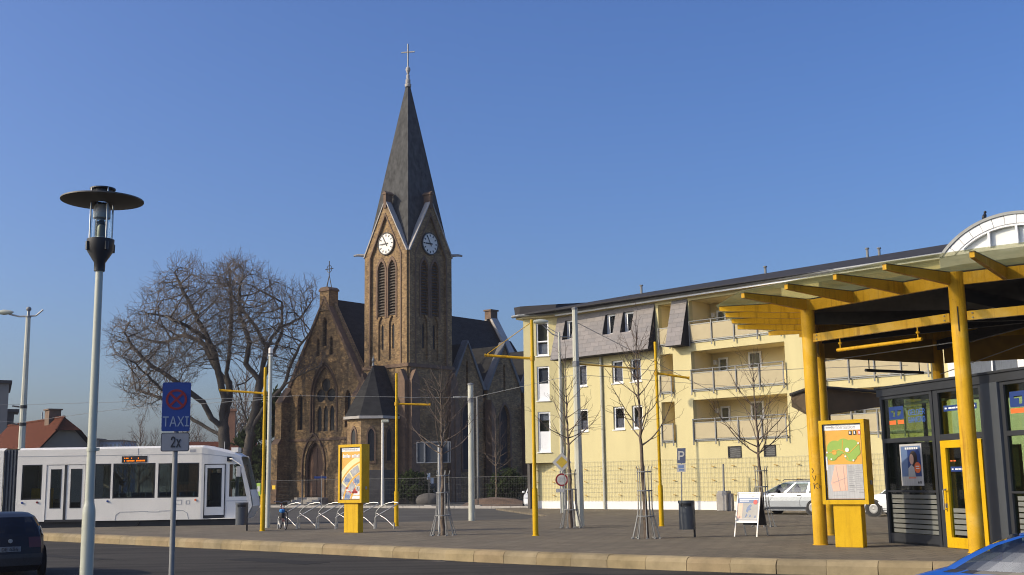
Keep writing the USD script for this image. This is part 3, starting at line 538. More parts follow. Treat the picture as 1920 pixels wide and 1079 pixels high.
# ---------------------------------------------------------------- pale yellow apartment building
AB = thing('apartment_building', 'pale yellow apartment building with slate mansard panels and recessed balconies', 'building', (4.3, 66.4, 0), -PI / 4)
S0, S1, EAVE = -4.7, 21.3, 11.16
bal = [(7.25, 12.95), (15.05, 20.4)]; nar = (5.17, 6.05)
floors = [(3.53, 5.68), (6.13, 8.25), (8.70, 10.98)]
wins = [(a, b, c, d) for (c, d) in ((6.92, 8.2), (4.35, 5.62)) for a, b in ((-0.86, -0.12), (1.76, 2.56), (3.1, 3.85))]
vents = [(9.33, 2.6, 10.14, 3.2), (11.46, 2.62, 12.15, 3.2), (16.2, 2.6, 17.0, 3.2)]
op = [sbox(a, c, b, d) for a, b, c, d in wins] + [sbox(a, c, b, d) for a, b in bal + [nar] for c, d in floors] + [sbox(*v) for v in vents]
op += [sbox(a, c, b, d) for a, b, c, d in ((-1.62, -0.9, 9.68, 10.84), (1.47, 2.24, 9.68, 10.84), (2.77, 3.56, 9.68, 10.84))]
wall = MB(); wall.extr(sbox(S0, 0.45, S1, EAVE).difference(unary_union(op)), F0, 0.0, 0.3)
wall.box(S0, 0.3, 0.45, S0 + 0.3, 12, EAVE); wall.box(S1 - 0.3, 0.3, 0, S1, 12, EAVE); wall.box(S0, 11.7, 0, S1, 12, EAVE)
tri = Polygon([(-2.4, 0.001), (-4.29, -0.9), (S0, 0.001)])
obj('wall', wall, M['cream'], AB)
pl = MB(); pl.box(S0, -0.02, 0, S1, 0.28, 0.449); obj('plinth', pl, M['white_wall'], AB)
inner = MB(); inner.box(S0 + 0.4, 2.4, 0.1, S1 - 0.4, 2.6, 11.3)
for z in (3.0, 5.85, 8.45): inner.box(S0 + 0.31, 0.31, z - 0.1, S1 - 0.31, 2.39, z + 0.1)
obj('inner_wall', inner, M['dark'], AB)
# bay with its own windows
t = np.array([-4.29, -0.9]); e = np.array([-2.4, 0.0]); bd = (e - t) / np.linalg.norm(e - t); bn = np.array([bd[1], -bd[0]])
FB = lambda u, d, z: (t[0] + bd[0] * u - bn[0] * d, t[1] + bd[1] * u - bn[1] * d, z)
bw = [(0.80, 1.58, 8.9, 10.9), (0.80, 1.58, 6.25, 8.27), (0.80, 1.58, 3.25, 5.6)]
by = MB(); by.extr(sbox(0, 2.63, 2.085, EAVE).difference(unary_union([sbox(a, c, b, d) for a, b, c, d in bw])), FB, 0.0, 0.2)
by.flat(tri, 2.632, 2.75); by.flat(tri, EAVE - 0.1, EAVE - 0.005); by.quad((-4.29, -0.9, 2.63), (S0, 0, 2.63), (S0, 0, EAVE), (-4.29, -0.9, EAVE))
obj('bay', by, M['cream'], AB)
def window(fn, a, b, c, d, depth=0.16, parent=AB, fw=0.10, transom=None, mull=None, blind=None, low=None, glass=None):
    f = MB(); fr = sbox(a, c, b, d).difference(sbox(a + fw, c + fw, b - fw, d - fw)); f.extr(fr, fn, depth - 0.07, depth)
    if transom: f.extr(sbox(a + fw, transom - 0.04, b - fw, transom + 0.04), fn, depth - 0.065, depth - 0.002)
    if mull: f.extr(sbox(mull - 0.03, c + fw, mull + 0.03, d - fw), fn, depth - 0.065, depth - 0.002)
    f.extr(sbox(a - 0.05, c - 0.05, b + 0.05, c - 0.002), fn, -0.06, depth - 0.08)
    if low: f.extr(sbox(a + fw, c + fw, b - fw, low), fn, depth - 0.05, depth - 0.01)
    o = obj('window', f, M['upvc'], parent)
    g_ = MB(); g_.extr(sbox(a + fw, (low or c + fw), b - fw, d - fw), fn, depth - 0.04, depth - 0.036); obj('pane', g_, glass or M['glass_room'], o)
    if blind:
        k = MB(); k.extr(sbox(a + fw + 0.01, blind[0], b - fw - 0.01, blind[1]), fn, depth + 0.05, depth + 0.06); obj('curtain', k, blind[2], o)
    return o
M['curtain'] = mat('white_curtain', (0.42, 0.42, 0.41), 0.9, var=0.15, scale=6, stretch=(6, 6, 0.4))
M['blind'] = mat('lilac_grey_blind', (0.26, 0.25, 0.27), 0.9, var=0.2, scale=3, stretch=(7, 7, 0.5))
M['curtain_grey'] = mat('grey_curtain', (0.13, 0.135, 0.15), 0.9, var=0.2, scale=5, stretch=(6, 6, 0.4))
for k, (a, b, c, d) in enumerate(wins):
    window(F0, a, b, c, d, transom=None, blind=(c + 0.12, d - 0.12, M['blind']) if k < 3 else (c + 0.12, c + 0.62, M['blind']))
for k, (a, b, c, d) in enumerate(bw):
    window(FB, a, b, c, d, 0.12, transom=[9.75, None, None][k], low=[None, 7.25, 4.45][k], blind=[(9.0, 9.6, M['curtain']), (7.3, 8.1, M['curtain_grey']), (5.1, 5.5, M['curtain'])][k])
# mansard panels of single slates
def mansard(x0, x1, z0, z1, out, holes):
    fn = lambda u, d, z: (u, d - out * (z1 - z) / (z1 - z0), z)
    hh = unary_union([sbox(a, c, b, d) for a, b, c, d in holes]) if holes else Polygon()
    base = MB(); base.extr(sbox(x0, z0, x1, z1).difference(hh), fn, 0.0, 0.06)
    for x in (x0, x1): base.extr(Polygon([(0.0, z1), (0.0, z0), (-out, z0)]), lambda u, d, z, x=x: (x + d, u, z), *((0, 0.05) if x == x0 else (-0.05, 0)))
    base.box(x0, -out, z0 - 0.03, x1, 0.0, z0 - 0.002)
    for a, b, c, d in holes:
        for x in (a, b): base.extr(Polygon([(0.28, c), (0.28, d), (-out * (z1 - d) / (z1 - z0) + 0.01, d), (-out * (z1 - c) / (z1 - z0) + 0.01, c)]), lambda u, dd, z, x=x: (x + dd, u, z), -0.02, 0.02)
    bo = obj('mansard_panel', base, M['roofdark'], AB)
    row, w = 0.25, 0.60; k = 0; z = z0
    while z < z1 - 0.02:
        x = x0 - (0.3 if k % 2 else 0)
        while x < x1:
            pc = sbox(max(x + 0.004, x0), z, min(x + w - 0.004, x1), min(z + row, z1)).difference(hh)
            for gm in (pc.geoms if hasattr(pc, 'geoms') else [pc]):
                if gm.is_empty or gm.area < 0.008: continue
                o_ = rng.uniform(0, 0.004); q = MB(); zz = z
                q.extr(gm, lambda u, d, z_: (u, d - out * (z1 - z_) / (z1 - z0) + (z_ - zz) * 0.05, z_), -0.028 - o_, -0.004)
                obj('slate', q, M['slate_mansard'][int(rng.integers(3))], bo)
            x += w
        z += row; k += 1
mw = [(-1.62, -0.9, 9.68, 10.84), (1.47, 2.24, 9.68, 10.84), (2.77, 3.56, 9.68, 10.84)]
mansard(-2.3, 4.95, 8.55, 11.1, 0.72, mw)
mansard(6.12, 7.16, 8.58, 11.1, 0.72, [])
for a, b, c, d in mw: window(F0, a + 0.02, b, c, d, 0.1, mull=a + 0.2)
# balconies
def balcony(a, b, c, d, full):
    dp = 1.6; q = MB()
    q.box(a - 0.15, dp + 0.3, c - 0.2, b + 0.15, dp + 0.4, d + 0.1); q.box(a - 0.12, 0.301, c - 0.2, a, dp + 0.3, d + 0.1); q.box(b, 0.301, c - 0.2, b + 0.12, dp + 0.3, d + 0.1)
    q.box(a, 0.301, d, b, dp + 0.3, d + 0.1); q.box(a, 0.301, c - 0.2, b, dp + 0.3, c - 0.001)
    o = obj('balcony', q, M['cream2'], AB)
    k = MB(); k.box(a + 0.06, -0.10, c + 0.12, b - 0.06, -0.08, c + 0.92); obj('balcony_board', k, M['mesh_grey'], o)
    k = MB()
    for z, h in ((c + 0.08, 0.05), (c + 0.95, 0.04)): k.box(a + 0.02, -0.12, z - h / 2, b - 0.02, -0.075, z + h / 2)
    if full: k.tube([(a + 0.02, -0.14, c + 1.12), (b - 0.02, -0.14, c + 1.12)], 0.03, 6)
    k.box(a, -0.05, c - 0.02, b, 0.1, c + 0.05); obj('handrail', k, M['zinc'], o)
    n = 4 if full else 1
    for j in range(n + 1):
        x = a + 0.06 + (b - a - 0.12) * j / n
        k = MB(); k.box(x - 0.03, -0.16, c - 0.2, x + 0.03, -0.121, c + (1.14 if full else 0.98)); obj('railing_post', k, M['steel_dull'], o)
    if full:
        back = lambda u, dd, z: (u, dp + 0.3 - 0.13 + dd, z)
        window(back, a + 0.45, a + 1.05, c + 0.95, c + 1.85, 0.12)
        window(back, a + 2.35, a + 3.15, c + 0.1, c + 2.0, 0.12, blind=(c + 0.3, c + 1.9, M['curtain'] if c > 5 else M['curtain_grey']))
        l = MB(); l.box(a + 0.2, dp + 0.1, c + 1.5, a + 0.35, dp + 0.29, c + 1.75); obj('balcony_lamp', l, M['upvc'], o)
for c, d in floors:
    for a, b in bal: balcony(a, b, c, d, True)
    balcony(nar[0], nar[1], c, d, False)
for a, c, b, d in vents:
    q = MB(); q.extr(sbox(a, c, b, d).difference(sbox(a + 0.05, c + 0.05, b - 0.05, d - 0.05)), F0, -0.03, 0.1); q.box(a, 0.12, c, b, 0.14, d); o = obj('vent_grille', q, M['soffit'], AB)
    for j in range(5):
        z = c + 0.08 + j * 0.1; k = MB(); k.beam((a + 0.05, 0.03, z + 0.02), (b - 0.05, 0.03, z + 0.02), 0.015, 0.09, (0, -0.5, 0.85)); obj('slat', k, M['steel_dull'], o)
# roof, gutter
rf = MB(); oe = 0.32
rf.hull([(-4.75, -1.1, EAVE + 0.2), (-4.35, -1.18, EAVE + 0.2), (-2.2, -oe, EAVE + 0.2), (S1 + 0.2, -oe, EAVE + 0.2), (S1 + 0.2, 12.4, EAVE + 0.2), (-5.1, 12.4, EAVE + 0.2), (-5.1, -0.5, EAVE + 0.2), (S1 + 0.2, 5.8, 13.0), (-1.5, 5.8, 12.95),
         (-4.35, -1.15, EAVE + 0.3), (-4.75, -1.1, EAVE + 0.3), (-5.1, 12.4, EAVE + 0.3), (-5.1, -0.5, EAVE + 0.3)])
rf.hull([(-4.75, -1.1, EAVE + 0.2), (-4.35, -1.18, EAVE + 0.2), (-2.2, -oe, EAVE + 0.2), (-5.1, 2, EAVE + 0.2), (-4.9, -1.05, EAVE + 0.75), (-4.3, -1.1, EAVE + 0.75), (-2.3, -0.1, EAVE + 0.75), (-1.5, 3.0, EAVE + 1.1), (-5.1, 2, EAVE + 1.1)])
obj('roof', rf, M['roofdark'], AB)
gt = MB()
gt.tube([(-4.9, -1.2, EAVE + 0.17), (-4.33, -1.25, EAVE + 0.17), (-2.25, -0.42, EAVE + 0.17), (S1 + 0.2, -0.42, EAVE + 0.17)], 0.09, 8); obj('gutter', gt, M['zinc'], AB)
gt = MB(); gt.box(-2.2, -0.36, EAVE - 0.01, S1 + 0.2, -0.33, EAVE + 0.085); obj('eaves_board', gt, M['gutter_white'], AB)
gt = MB(); gt.box(-2.2, -0.325, EAVE + 0.001, S1 + 0.2, 0.3, EAVE + 0.19); gt.flat(Polygon([(-2.3, -0.3), (-4.3, -1.12), (-4.75, -1.05), (-4.9, 0), (-2.3, 0.0)]), EAVE + 0.0, EAVE + 0.19); obj('eaves_soffit', gt, M['cream2'], AB)
for x, y in ((0.4, 4.6), (8.9, 5.0), (15.3, 4.6), (15.75, 5.0)):
    q = MB(); z0 = 12.4; q.cyl(x, y, z0, z0 + 0.75, 0.07, n=8); q.cyl(x, y, z0 + 0.75, z0 + 0.81, 0.11, n=8); obj('vent_pipe', q, M['steel_dull'], AB)
q = MB(); q.tube([(1.02, -0.09, 0.0), (1.02, -0.09, 8.5)], 0.075, 8); obj('drain_pipe', q, M['grey_paint'], AB)
q = MB(); q.tube([(-2.0, -0.10, 0.0), (-2.0, -0.10, 8.4)], 0.06, 8); obj('drain_pipe', q, M['zinc'], AB)
for x, y in ((-4.35, -0.55),):
    q = MB(); q.box(x - 0.1, y - 0.05, 0, x + 0.1, y + 0.15, 2.62); obj('bay_post', q, M['stone_dark'], AB)
# climbing trellis of wire with little clips
q = MB(); c = MB()
for x in np.arange(S0 + 0.2, S1, 0.24): q.beam((x, -0.06, 0.42), (x, -0.06, 2.62 if x > -2 else 2.5), 0.007, 0.007, (1, 0, 0))
for z in np.arange(0.45, 2.65, 0.24): q.beam((S0 + 0.2, -0.07, z), (S1 - 0.1, -0.07, z), 0.007, 0.007)
for j, x in enumerate(np.arange(S0 + 0.6, S1, 1.25)):
    for z in (0.75, 1.5, 2.2): c.beam((x - 0.1, -0.09, z + 0.03), (x + 0.1, -0.09, z - 0.03 + 0.02 * (j % 3)), 0.03, 0.035)
tr = obj('trellis', q, M['steel_dull'], AB); obj('trellis_clip', c, M['ochre'], AB, kind='stuff')
# white wing beyond
ww = MB(); ww.extr(sbox(S1, 0, 34, 11.3).difference(unary_union([sbox(22.0 + 3.2 * j, 5.3, 24.4 + 3.2 * j, 7.2) for j in range(4)])), F0, -0.25, 0.1); obj('wall', ww, M['white_wall'], AB, label='white rendered wing at the far right')
for j in range(4): window(lambda u, d, z: (u, d - 0.25, z), 22.0 + 3.2 * j, 24.4 + 3.2 * j, 5.3, 7.2, 0.2, mull=23.2 + 3.2 * j, blind=(5.4, 7.1, M['curtain']))
ww = MB(); ww.hull([(S1 + 0.25, -0.7, 11.3), (34, -0.7, 11.3), (34, 12, 11.3), (S1 + 0.25, 12, 11.3), (S1 + 0.25, 5.8, 12.95), (34, 5.8, 12.95)]); obj('roof', ww, M['roofdark'], AB)
# ---------------------------------------------------------------- tram
TR = thing('tram', 'white tram car with dark windows standing behind the pavement', 'tram', (-17, 52.15, -0.1))
FT = lambda u, d, z: (u + 17, d - 1.15, z + 0.1)
FT2 = lambda u, d, z: (u + 17, 1.15 - d, z + 0.1)
TZ0, TZ1, XA, XC, XN = 0.22, 3.30, -21.64, -13.62, -11.75
cabd = lambda u: np.clip((np.asarray(u) - XC) / (XN - XC), 0, 1) ** 1.2 * 0.42
FCB = lambda u, d, z: (u + 17, d - 1.15 + cabd(u), z + 0.1)
FCB2 = lambda u, d, z: (u + 17, 1.15 - d - cabd(u), z + 0.1)
tw = [(-21.42, 1.16, -20.54, 2.66), (-18.27, 1.16, -17.55, 2.66), (-17.46, 1.16, -15.62, 2.66), (-15.5, 1.16, -13.72, 2.64)]
leaf = [(-20.34, 0.30, -19.57, 2.63), (-19.47, 0.30, -18.68, 2.63)]
cdoor, cwin = (-13.5, 0.26, -12.62, 2.58), [(-12.46, 1.16), (-11.74, 1.16), (-12.04, 2.56), (-12.46, 2.56)]
sb = lambda t: sbox(*t)
bodyp = MB()
side = sbox(XA, TZ0, XC, TZ1).difference(unary_union([sb(t) for t in tw] + [sbox(-20.36, 0.28, -18.66, 2.65)]))
cab = Polygon([(XC, TZ0), (-11.75, TZ0), (-11.48, 0.75), (-11.55, 1.1), (-11.62, 1.5), (-12.0, 2.9), (-12.3, 3.0), (XC, TZ1)]).difference(unary_union([sb(cdoor), Polygon(cwin)]))
def subdiv(poly, step=0.25):
    x0, _, x1, _ = poly.bounds
    return [poly.intersection(sbox(a, -1, min(a + step, x1), 9)) for a in np.arange(x0, x1, step)]
for f1, f2 in ((FT, FCB), (FT2, FCB2)):
    bodyp.extr(side, f1, 0, 0.05)
    for p_ in subdiv(cab): bodyp.extr(p_, f2, 0, 0.05)
# roof and nose
rp = [(-1.15, TZ1 - 0.12), (-1.05, TZ1 + 0.02), (-0.8, TZ1 + 0.10), (0.8, TZ1 + 0.10), (1.05, TZ1 + 0.02), (1.15, TZ1 - 0.12)]
ring0 = [(XA + 17, y, z + 0.1) for y, z in rp]; ring1 = [(XC + 17, y, z + 0.1) for y, z in rp]
ring2 = [(-12.3 + 17, y * 0.72, z + 0.1 - 0.33) for y, z in rp]; ring3 = [(-12.0 + 17, y * 0.66, z + 0.1 - 0.50) for y, z in rp]
for a, b in ((ring0, ring1), (ring1, ring2), (ring2, ring3)):
    bodyp.add(a + b, [(j, j + 1, 7 + j, 6 + j) for j in range(5)])
nose = [(0.0, -11.72, 0.22), (0, -11.45, 0.75), (0, -11.5, 1.1), (0, -11.6, 1.45)]
for (a, b) in zip(nose[:-1], nose[1:]):
    for j in range(6):
        y0, y1 = -0.72 + 0.24 * j, -0.48 + 0.24 * j
        bl = lambda y: 0.07 * (1 - (y / 0.75) ** 2)
        bodyp.quad((a[1] + 17 + bl(y0), y0, a[2] + 0.1), (a[1] + 17 + bl(y1), y1, a[2] + 0.1), (b[1] + 17 + bl(y1), y1, b[2] + 0.1), (b[1] + 17 + bl(y0), y0, b[2] + 0.1))
bodyp.box(XA + 17, -1.1, TZ0 + 0.1, XC + 17 + 1.7, 1.1, TZ0 + 0.14)
obj('body', bodyp, M['tram_white'], TR)
q = MB(); q.quad((-11.55 + 17, -0.72, 1.55), (-11.55 + 17, 0.72, 1.55), (-11.98 + 17, 0.72, 2.98), (-11.98 + 17, -0.72, 2.98)); obj('windscreen', q, M['glass_dark'], TR)
for t in tw:
    fr = MB(); fr.extr(sb(t).difference(sb(t).buffer(-0.05)), FT, 0.012, 0.04); o = obj('window', fr, M['black'], TR)
    q = MB(); q.extr(sb(t).buffer(-0.05), FT, 0.02, 0.026); obj('pane', q, M['glass_dark'], o)
q = MB()
for t in tw: q.extr(sb(t), FT2, 0.01, 0.016)
obj('far_window_panes', q, M['glass_dark'], TR)
q = MB(); q.extr(Polygon(cwin), FCB, 0.01, 0.02); obj('cab_window', q, M['glass_dark'], TR)
q = MB(); q.extr(sbox(-19.57, 0.3, -19.47, 2.63), FT, 0.0, 0.02); q.extr(sbox(-20.36, 0.2, -18.66, 0.29), FT, -0.01, 0.02); obj('door_seal', q, M['black'], TR)
for t in leaf:
    q = MB(); g_ = sbox(t[0] + 0.17, 0.78, t[2] - 0.13, 2.46); q.extr(sb(t).difference(g_), FT, 0.015, 0.05); o = obj('door_leaf', q, M['tram_white'], TR)
    q = MB(); q.extr(g_, FT, 0.03, 0.036); obj('pane', q, M['glass_dark'], o)
    q = MB(); q.extr(g_.buffer(0.001).difference(g_.buffer(-0.035)), FT, 0.008, 0.03); obj('pane_seal', q, M['black'], o)
t = cdoor; g_ = sbox(t[0] + 0.13, 0.74, t[2] - 0.15, 2.4)
q = MB()
for p_ in subdiv(sb(t).buffer(-0.02).difference(g_)): q.extr(p_, FCB, -0.012, 0.03)
o = obj('cab_door', q, M['tram_white'], TR)
q = MB()
for p_ in subdiv(g_): q.extr(p_, FCB, 0.01, 0.016)
obj('pane', q, M['glass_dark'], o)
q = MB()
for p_ in subdiv(sb(t).difference(sb(t).buffer(-0.035)).union(sbox(t[0], t[1], t[2], t[1] + 0.13))): q.extr(p_, FCB, -0.018, 0.02)
for p_ in subdiv(g_.buffer(0.001).difference(g_.buffer(-0.035))): q.extr(p_, FCB, -0.016, 0.0)
obj('cab_door_seal', q, M['black'], TR)
q = MB(); q.extr(sbox(-17.1, 2.69, -16.0, 2.97), FT, -0.012, 0.0); o = obj('destination_display', q, M['black'], TR)
q = MB()
for k in range(16):
    u = -17.0 + k * 0.058
    if k in (1, 8): continue
    q.extr(sbox(u, 2.74, u + 0.042, 2.80), FT, -0.018, -0.013)
for k, u in enumerate((-17.0, -16.92, -16.86, -16.7, -16.4)): q.extr(sbox(u, 2.85, u + 0.045, 2.90), FT, -0.018, -0.013)
obj('amber_dots', q, M['led'], o, kind='stuff')
q = MB()
for a in ([(-17.3, 0.24), (-17.27, 0.45), (-17.1, 0.58), (-15.9, 0.60)], [(-15.9, 0.57), (-15.4, 0.57)], [(-15.4, 0.60), (-14.4, 0.62), (-14.2, 0.5), (-14.12, 0.24)], [(XA, 3.02), (XC, 3.02)], [(XC, 3.02), (XC, 3.0)], [(-16.4, 3.03), (-16.4, 3.29)], [(-14.85, 0.88), (-14.45, 0.88), (-14.45, 1.05), (-14.85, 1.05), (-14.85, 0.88)], [(-14.25, 0.88), (-14.1, 0.88), (-14.1, 1.02), (-14.25, 1.02), (-14.25, 0.88)]):
    q.extr(LineString(a).buffer(0.011), FT, -0.006, 0.0)
for p_ in subdiv(LineString([(XC, 3.02), (-12.3, 2.86)]).buffer(0.011)): q.extr(p_, FCB, -0.006, 0.0)
for p_ in subdiv(LineString([(-12.55, 0.98), (-11.7, 0.98)]).buffer(0.011)): q.extr(p_, FCB, -0.006, 0.0)
obj('panel_joint', q, M['ink_grey'], TR)
for u, z, m_ in ((-21.35, 1.04, 'sign_blue'), (-20.7, 1.05, 'sign_red'), (-17.65, 1.05, 'sign_blue'), (-13.85, 1.05, 'orange')):
    q = MB(); q.extr(Point(u, z).buffer(0.045), FT, -0.03, 0.0); obj('marker_light', q, M[m_], TR)
q = MB(); q.extr(sbox(-14.15, 3.1, -13.9, 3.22), FT, -0.008, 0.0); obj('vent', q, M['ink_grey'], TR)
q = MB(); q.tube([FCB(-12.5, -0.02, 2.8), FCB(-12.3, -0.22, 2.78), FCB(-11.9, -0.3, 2.5)], 0.03, 6); o = obj('mirror_arm', q, M['tram_white'], TR)
q = MB(); q.bbox(*(np.array(FCB(-12.0, -0.34, 2.0)) - [0.1, 0.06, 0]), *(np.array(FCB(-12.0, -0.34, 2.45)) + [0.1, 0.06, 0]), b=0.02); obj('mirror', q, M['ink_grey'], o)
q = MB(); q.extr(sbox(-12.55, 2.68, -12.38, 2.88), FCB, -0.1, 0.0); obj('camera_box', q, M['black'], TR)
q = MB(); q.box(-12.55 + 17, -0.3, 3.2, -12.25 + 17, 0.3, 3.4); obj('roof_box', q, M['tram_white'], TR); q = MB(); q.tube([(-12.8 + 17, -0.5, 3.1), (-12.8 + 17, -0.5, 3.65)], 0.012, 5); obj('aerial', q, M['tram_white'], TR)
q = MB()
for k in range(9):
    u = -22.24 + k * 0.07; q.box(u + 17, -1.08 + 0.05 * (k % 2), 0.3, u + 17.066, 1.08, 3.42)
obj('bellows', q, M['bin'], TR)
q = MB(); q.extr(sbox(-26.5, TZ0, -22.26, TZ1).difference(sbox(-24.6, 1.16, -22.8, 2.66)), FT, 0, 0.05); q.extr(sbox(-26.5, TZ0, -22.26, TZ1), FT2, 0, 0.05)
r2 = [(-26.5 + 17, y, z + 0.1) for y, z in rp]; r3 = [(-22.26 + 17, y, z + 0.1) for y, z in rp]; q.add(r2 + r3, [(j, j + 1, 7 + j, 6 + j) for j in range(5)])
obj('rear_section', q, M['tram_white'], TR)
q = MB(); q.extr(sbox(-24.6, 1.16, -22.8, 2.66), FT, 0.02, 0.026); obj('pane', q, M['glass_dark'], TR)
q = MB(); q.box(-26.4 + 17, -0.95, 0.02, -12.1 + 17, 0.95, 0.32)
for x in (-16.6, -15.0, -22.4, -24.0): q.lathe([(0, -1.0), (0.3, -1.0), (0.3, -0.86), (0, -0.86)], 18, (x + 17, 0, 0.32), 'y')
obj('bogie', q, M['black'], TR)
# inside
q = MB(); q.box(-21.6 + 17, -1.05, 0.36, -13.0 + 17, 1.05, 0.42); q.box(-13.3 + 17, -0.9, 0.4, -13.2 + 17, 0.9, 2.3)
q.box(-21.6 + 17, 1.0, 0.4, -13.6 + 17, 1.08, 1.1); obj('floor', q, M['dark'], TR)
M['seat'] = plain('blue_grey_seat', (0.05, 0.09, 0.14), 0.8)
for k, x in enumerate((-18.0, -17.1, -16.5, -15.9, -15.0, -14.4)):
    q = MB(); q.bbox(x + 17, -0.95, 0.8, x + 17.45, -0.1, 0.92, b=0.03); q.bbox(x + 17.38, -0.95, 0.9, x + 17.47, -0.1, 1.5, b=0.03); q.bbox(x + 17, 0.2, 0.8, x + 17.45, 0.98, 0.92, b=0.03); q.bbox(x + 17.38, 0.2, 0.9, x + 17.47, 0.98, 1.5, b=0.03)
    obj('seat', q, M['seat'], TR)
q = MB(); q.box(-21.2 + 17, -0.6, 0.42, -20.7 + 17, 0.6, 1.75); obj('ticket_cabinet', q, M['yellow_old'], TR)
q = MB()
for x in (-20.62, -18.4, -15.7): q.tube([(x + 17, -0.7, 0.42), (x + 17, -0.7, 3.2)], 0.02, 6)
obj('grab_pole', q, M['sign_yellow'], TR)

# ---------------------------------------------------------------- poles and lamps
FZ = F0
SL_ = thing('street_lamp', 'slender pale post-top street lamp with a wide flat disc shade', 'street lamp', (-4.88, 13.5, -0.25))
q = MB(); q.lathe([(0, 0), (0.073, 0), (0.073, 1.62), (0.071, 1.68), (0.055, 1.76), (0.051, 1.8), (0.043, 4.50), (0, 4.50)], 24); q.lathe([(0.049, 2.35), (0.057, 2.35), (0.057, 2.39), (0.049, 2.39)], 20); q.box(0.048, -0.02, 2.35, 0.085, 0.02, 2.39)
obj('post', q, M['lamp_paint'], SL_, smooth=40)
q = MB(); q.lathe([(0, 4.46), (0.062, 4.46), (0.064, 4.56), (0.15, 4.70), (0.158, 4.84), (0.145, 4.845), (0, 4.845)], 28); o = obj('lamp_base', q, M['black'], SL_, smooth=35)
for k in range(4):
    a = PI / 4 + k * PI / 2; q = MB(); q.tube([(0.16 * math.cos(a), 0.16 * math.sin(a), 4.70), (0.16 * math.cos(a), 0.16 * math.sin(a), 4.80)], 0.022, 6); obj('clamp', q, M['black'], o)
q = MB(); q.lathe([(0.125, 4.846), (0.125, 5.16), (0.12, 5.16), (0.12, 4.846)], 32); obj('glass_cylinder', q, M['glass_lamp'], SL_, smooth=40)
q = MB(); q.lathe([(0, 5.10), (0.10, 5.10), (0.10, 5.2), (0.08, 5.26), (0, 5.26)], 24); q.lathe([(0.05, 4.846), (0.05, 4.99), (0.03, 5.02), (0, 5.02)], 16); obj('lamp_insert', q, M['steel'], SL_, smooth=40)
q = MB(); q.lathe([(0, 5.02), (0.024, 5.02), (0.03, 5.06), (0.03, 5.10)], 12); q.lathe([(0.075, 4.87), (0.075, 5.08), (0.072, 5.08), (0.072, 4.87)], 20); obj('bulb', q, M['glass_lamp'], SL_, smooth=40)
for k in range(4):
    a = PI / 4 + k * PI / 2; q = MB(); q.tube([(0.138 * math.cos(a), 0.138 * math.sin(a), 4.80), (0.138 * math.cos(a), 0.138 * math.sin(a), 5.46)], 0.011, 8); obj('rod', q, M['stainless'], SL_)
q = MB(); q.lathe([(0.09, 5.29), (0.15, 5.27), (0.475, 5.31), (0.475, 5.325), (0.15, 5.32), (0.09, 5.32)], 48); obj('disc_shade', q, mat('bronze_grey_disc', (0.10, 0.085, 0.06), 0.5, var=0.1, scale=4), SL_, smooth=40)
q = MB(); q.lathe([(0, 5.45), (0.148, 5.45), (0.148, 5.465), (0, 5.49)], 32); q.lathe([(0.09, 5.38), (0.11, 5.38), (0.11, 5.45), (0.09, 5.45)], 24); obj('lamp_cap', q, M['black'], SL_)

def column(label, loc, top, arm, az, joint=1.3, tie=False, r0=0.086, r1=0.057, lamp=True):
    t = thing('yellow_light_column', label, 'light column', (*loc, 0), 0, None)
    q = MB(); q.lathe([(0, -0.05), (r0 + 0.02, -0.05), (r0 + 0.02, 0.02), (r0, 0.025), (r0, joint), (r1, joint + 0.04), (r1 * 0.93, top), (r1 * 0.8, top + 0.02), (0, top + 0.02)], 20); obj('post', q, M['yellow'], t, smooth=40)
    z, ln, dz = arm; d = np.array([math.cos(az), math.sin(az), 0])
    q = MB(); q.tube([d * 0.05 + [0, 0, z], d * ln + [0, 0, z + dz]], 0.042, 10); obj('arm', q, M['yellow_old'], t, smooth=40)
    q = MB(); q.tube([d * ln + [0, 0, z + dz], d * (ln + 0.03) + [0, 0, z + dz]], 0.058, 10); q.lathe([(r1 + 0.015, z - 0.07), (r1 + 0.02, z - 0.07), (r1 + 0.02, z + 0.07), (r1 + 0.015, z + 0.07)], 18); obj('collar', q, M['yellow_old'], t)
    if tie:
        q = MB(); q.tube([d * ln + [0, 0, z + dz], np.array([0, 0, top - 0.05])], 0.012, 5); obj('tie_rod', q, M['yellow_old'], t)
    return t
column('yellow light column beside the bicycle, with its arm pointing towards the tram', (-9.22, 43.03), 5.95, (5.0, 1.66, 0.14), PI, tie=False)
column('yellow light column between the bicycle racks and the stair turret, its arm pointing right', (-4.6, 45.57), 5.88, (4.7, 1.3, -0.06), 0.0)
column('tallest yellow light column, in front of the left corner of the apartment building', (0.6, 36.09), 6.62, (5.42, 1.46, 0.12), PI, 1.4, True)
column('yellow light column in front of the narrow balconies, right of a young tree', (5.13, 41.62), 6.5, (5.38, 1.15, -0.18), 0.0, 1.4)

def mast(name, label, loc, h, r0, r1, n=8, m='grey_paint', z0=-0.1):
    t = thing(name, label, 'mast', (*loc, z0))
    q = MB(); q.lathe([(0, 0), (r0, 0), (r1, h - z0), (0, h - z0 + 0.02)], n); obj('shaft', q, M[m], t, smooth=40 if n > 10 else False)
    q = MB(); q.lathe([(r1 + 0.015, h - z0 - 0.05), (r1 + 0.02, h - z0 + 0.02), (0, h - z0 + 0.06)], n); obj('cap', q, M['steel_dull'], t)
    return t
m = mast('catenary_mast', 'tall pale grey-green catenary mast in front of the slate mansard', (2.32, 42.75), 7.95, 0.165, 0.098)
q = MB(); q.tube([(0, 0, 5.98), (2.34, 0, 5.76)], 0.035, 6); obj('bracket_arm', q, M['ochre'], m)
q = MB(); q.lathe([(0.118, 5.88), (0.135, 5.88), (0.135, 6.08), (0.118, 6.08)], 8); obj('band', q, M['steel_dull'], m)
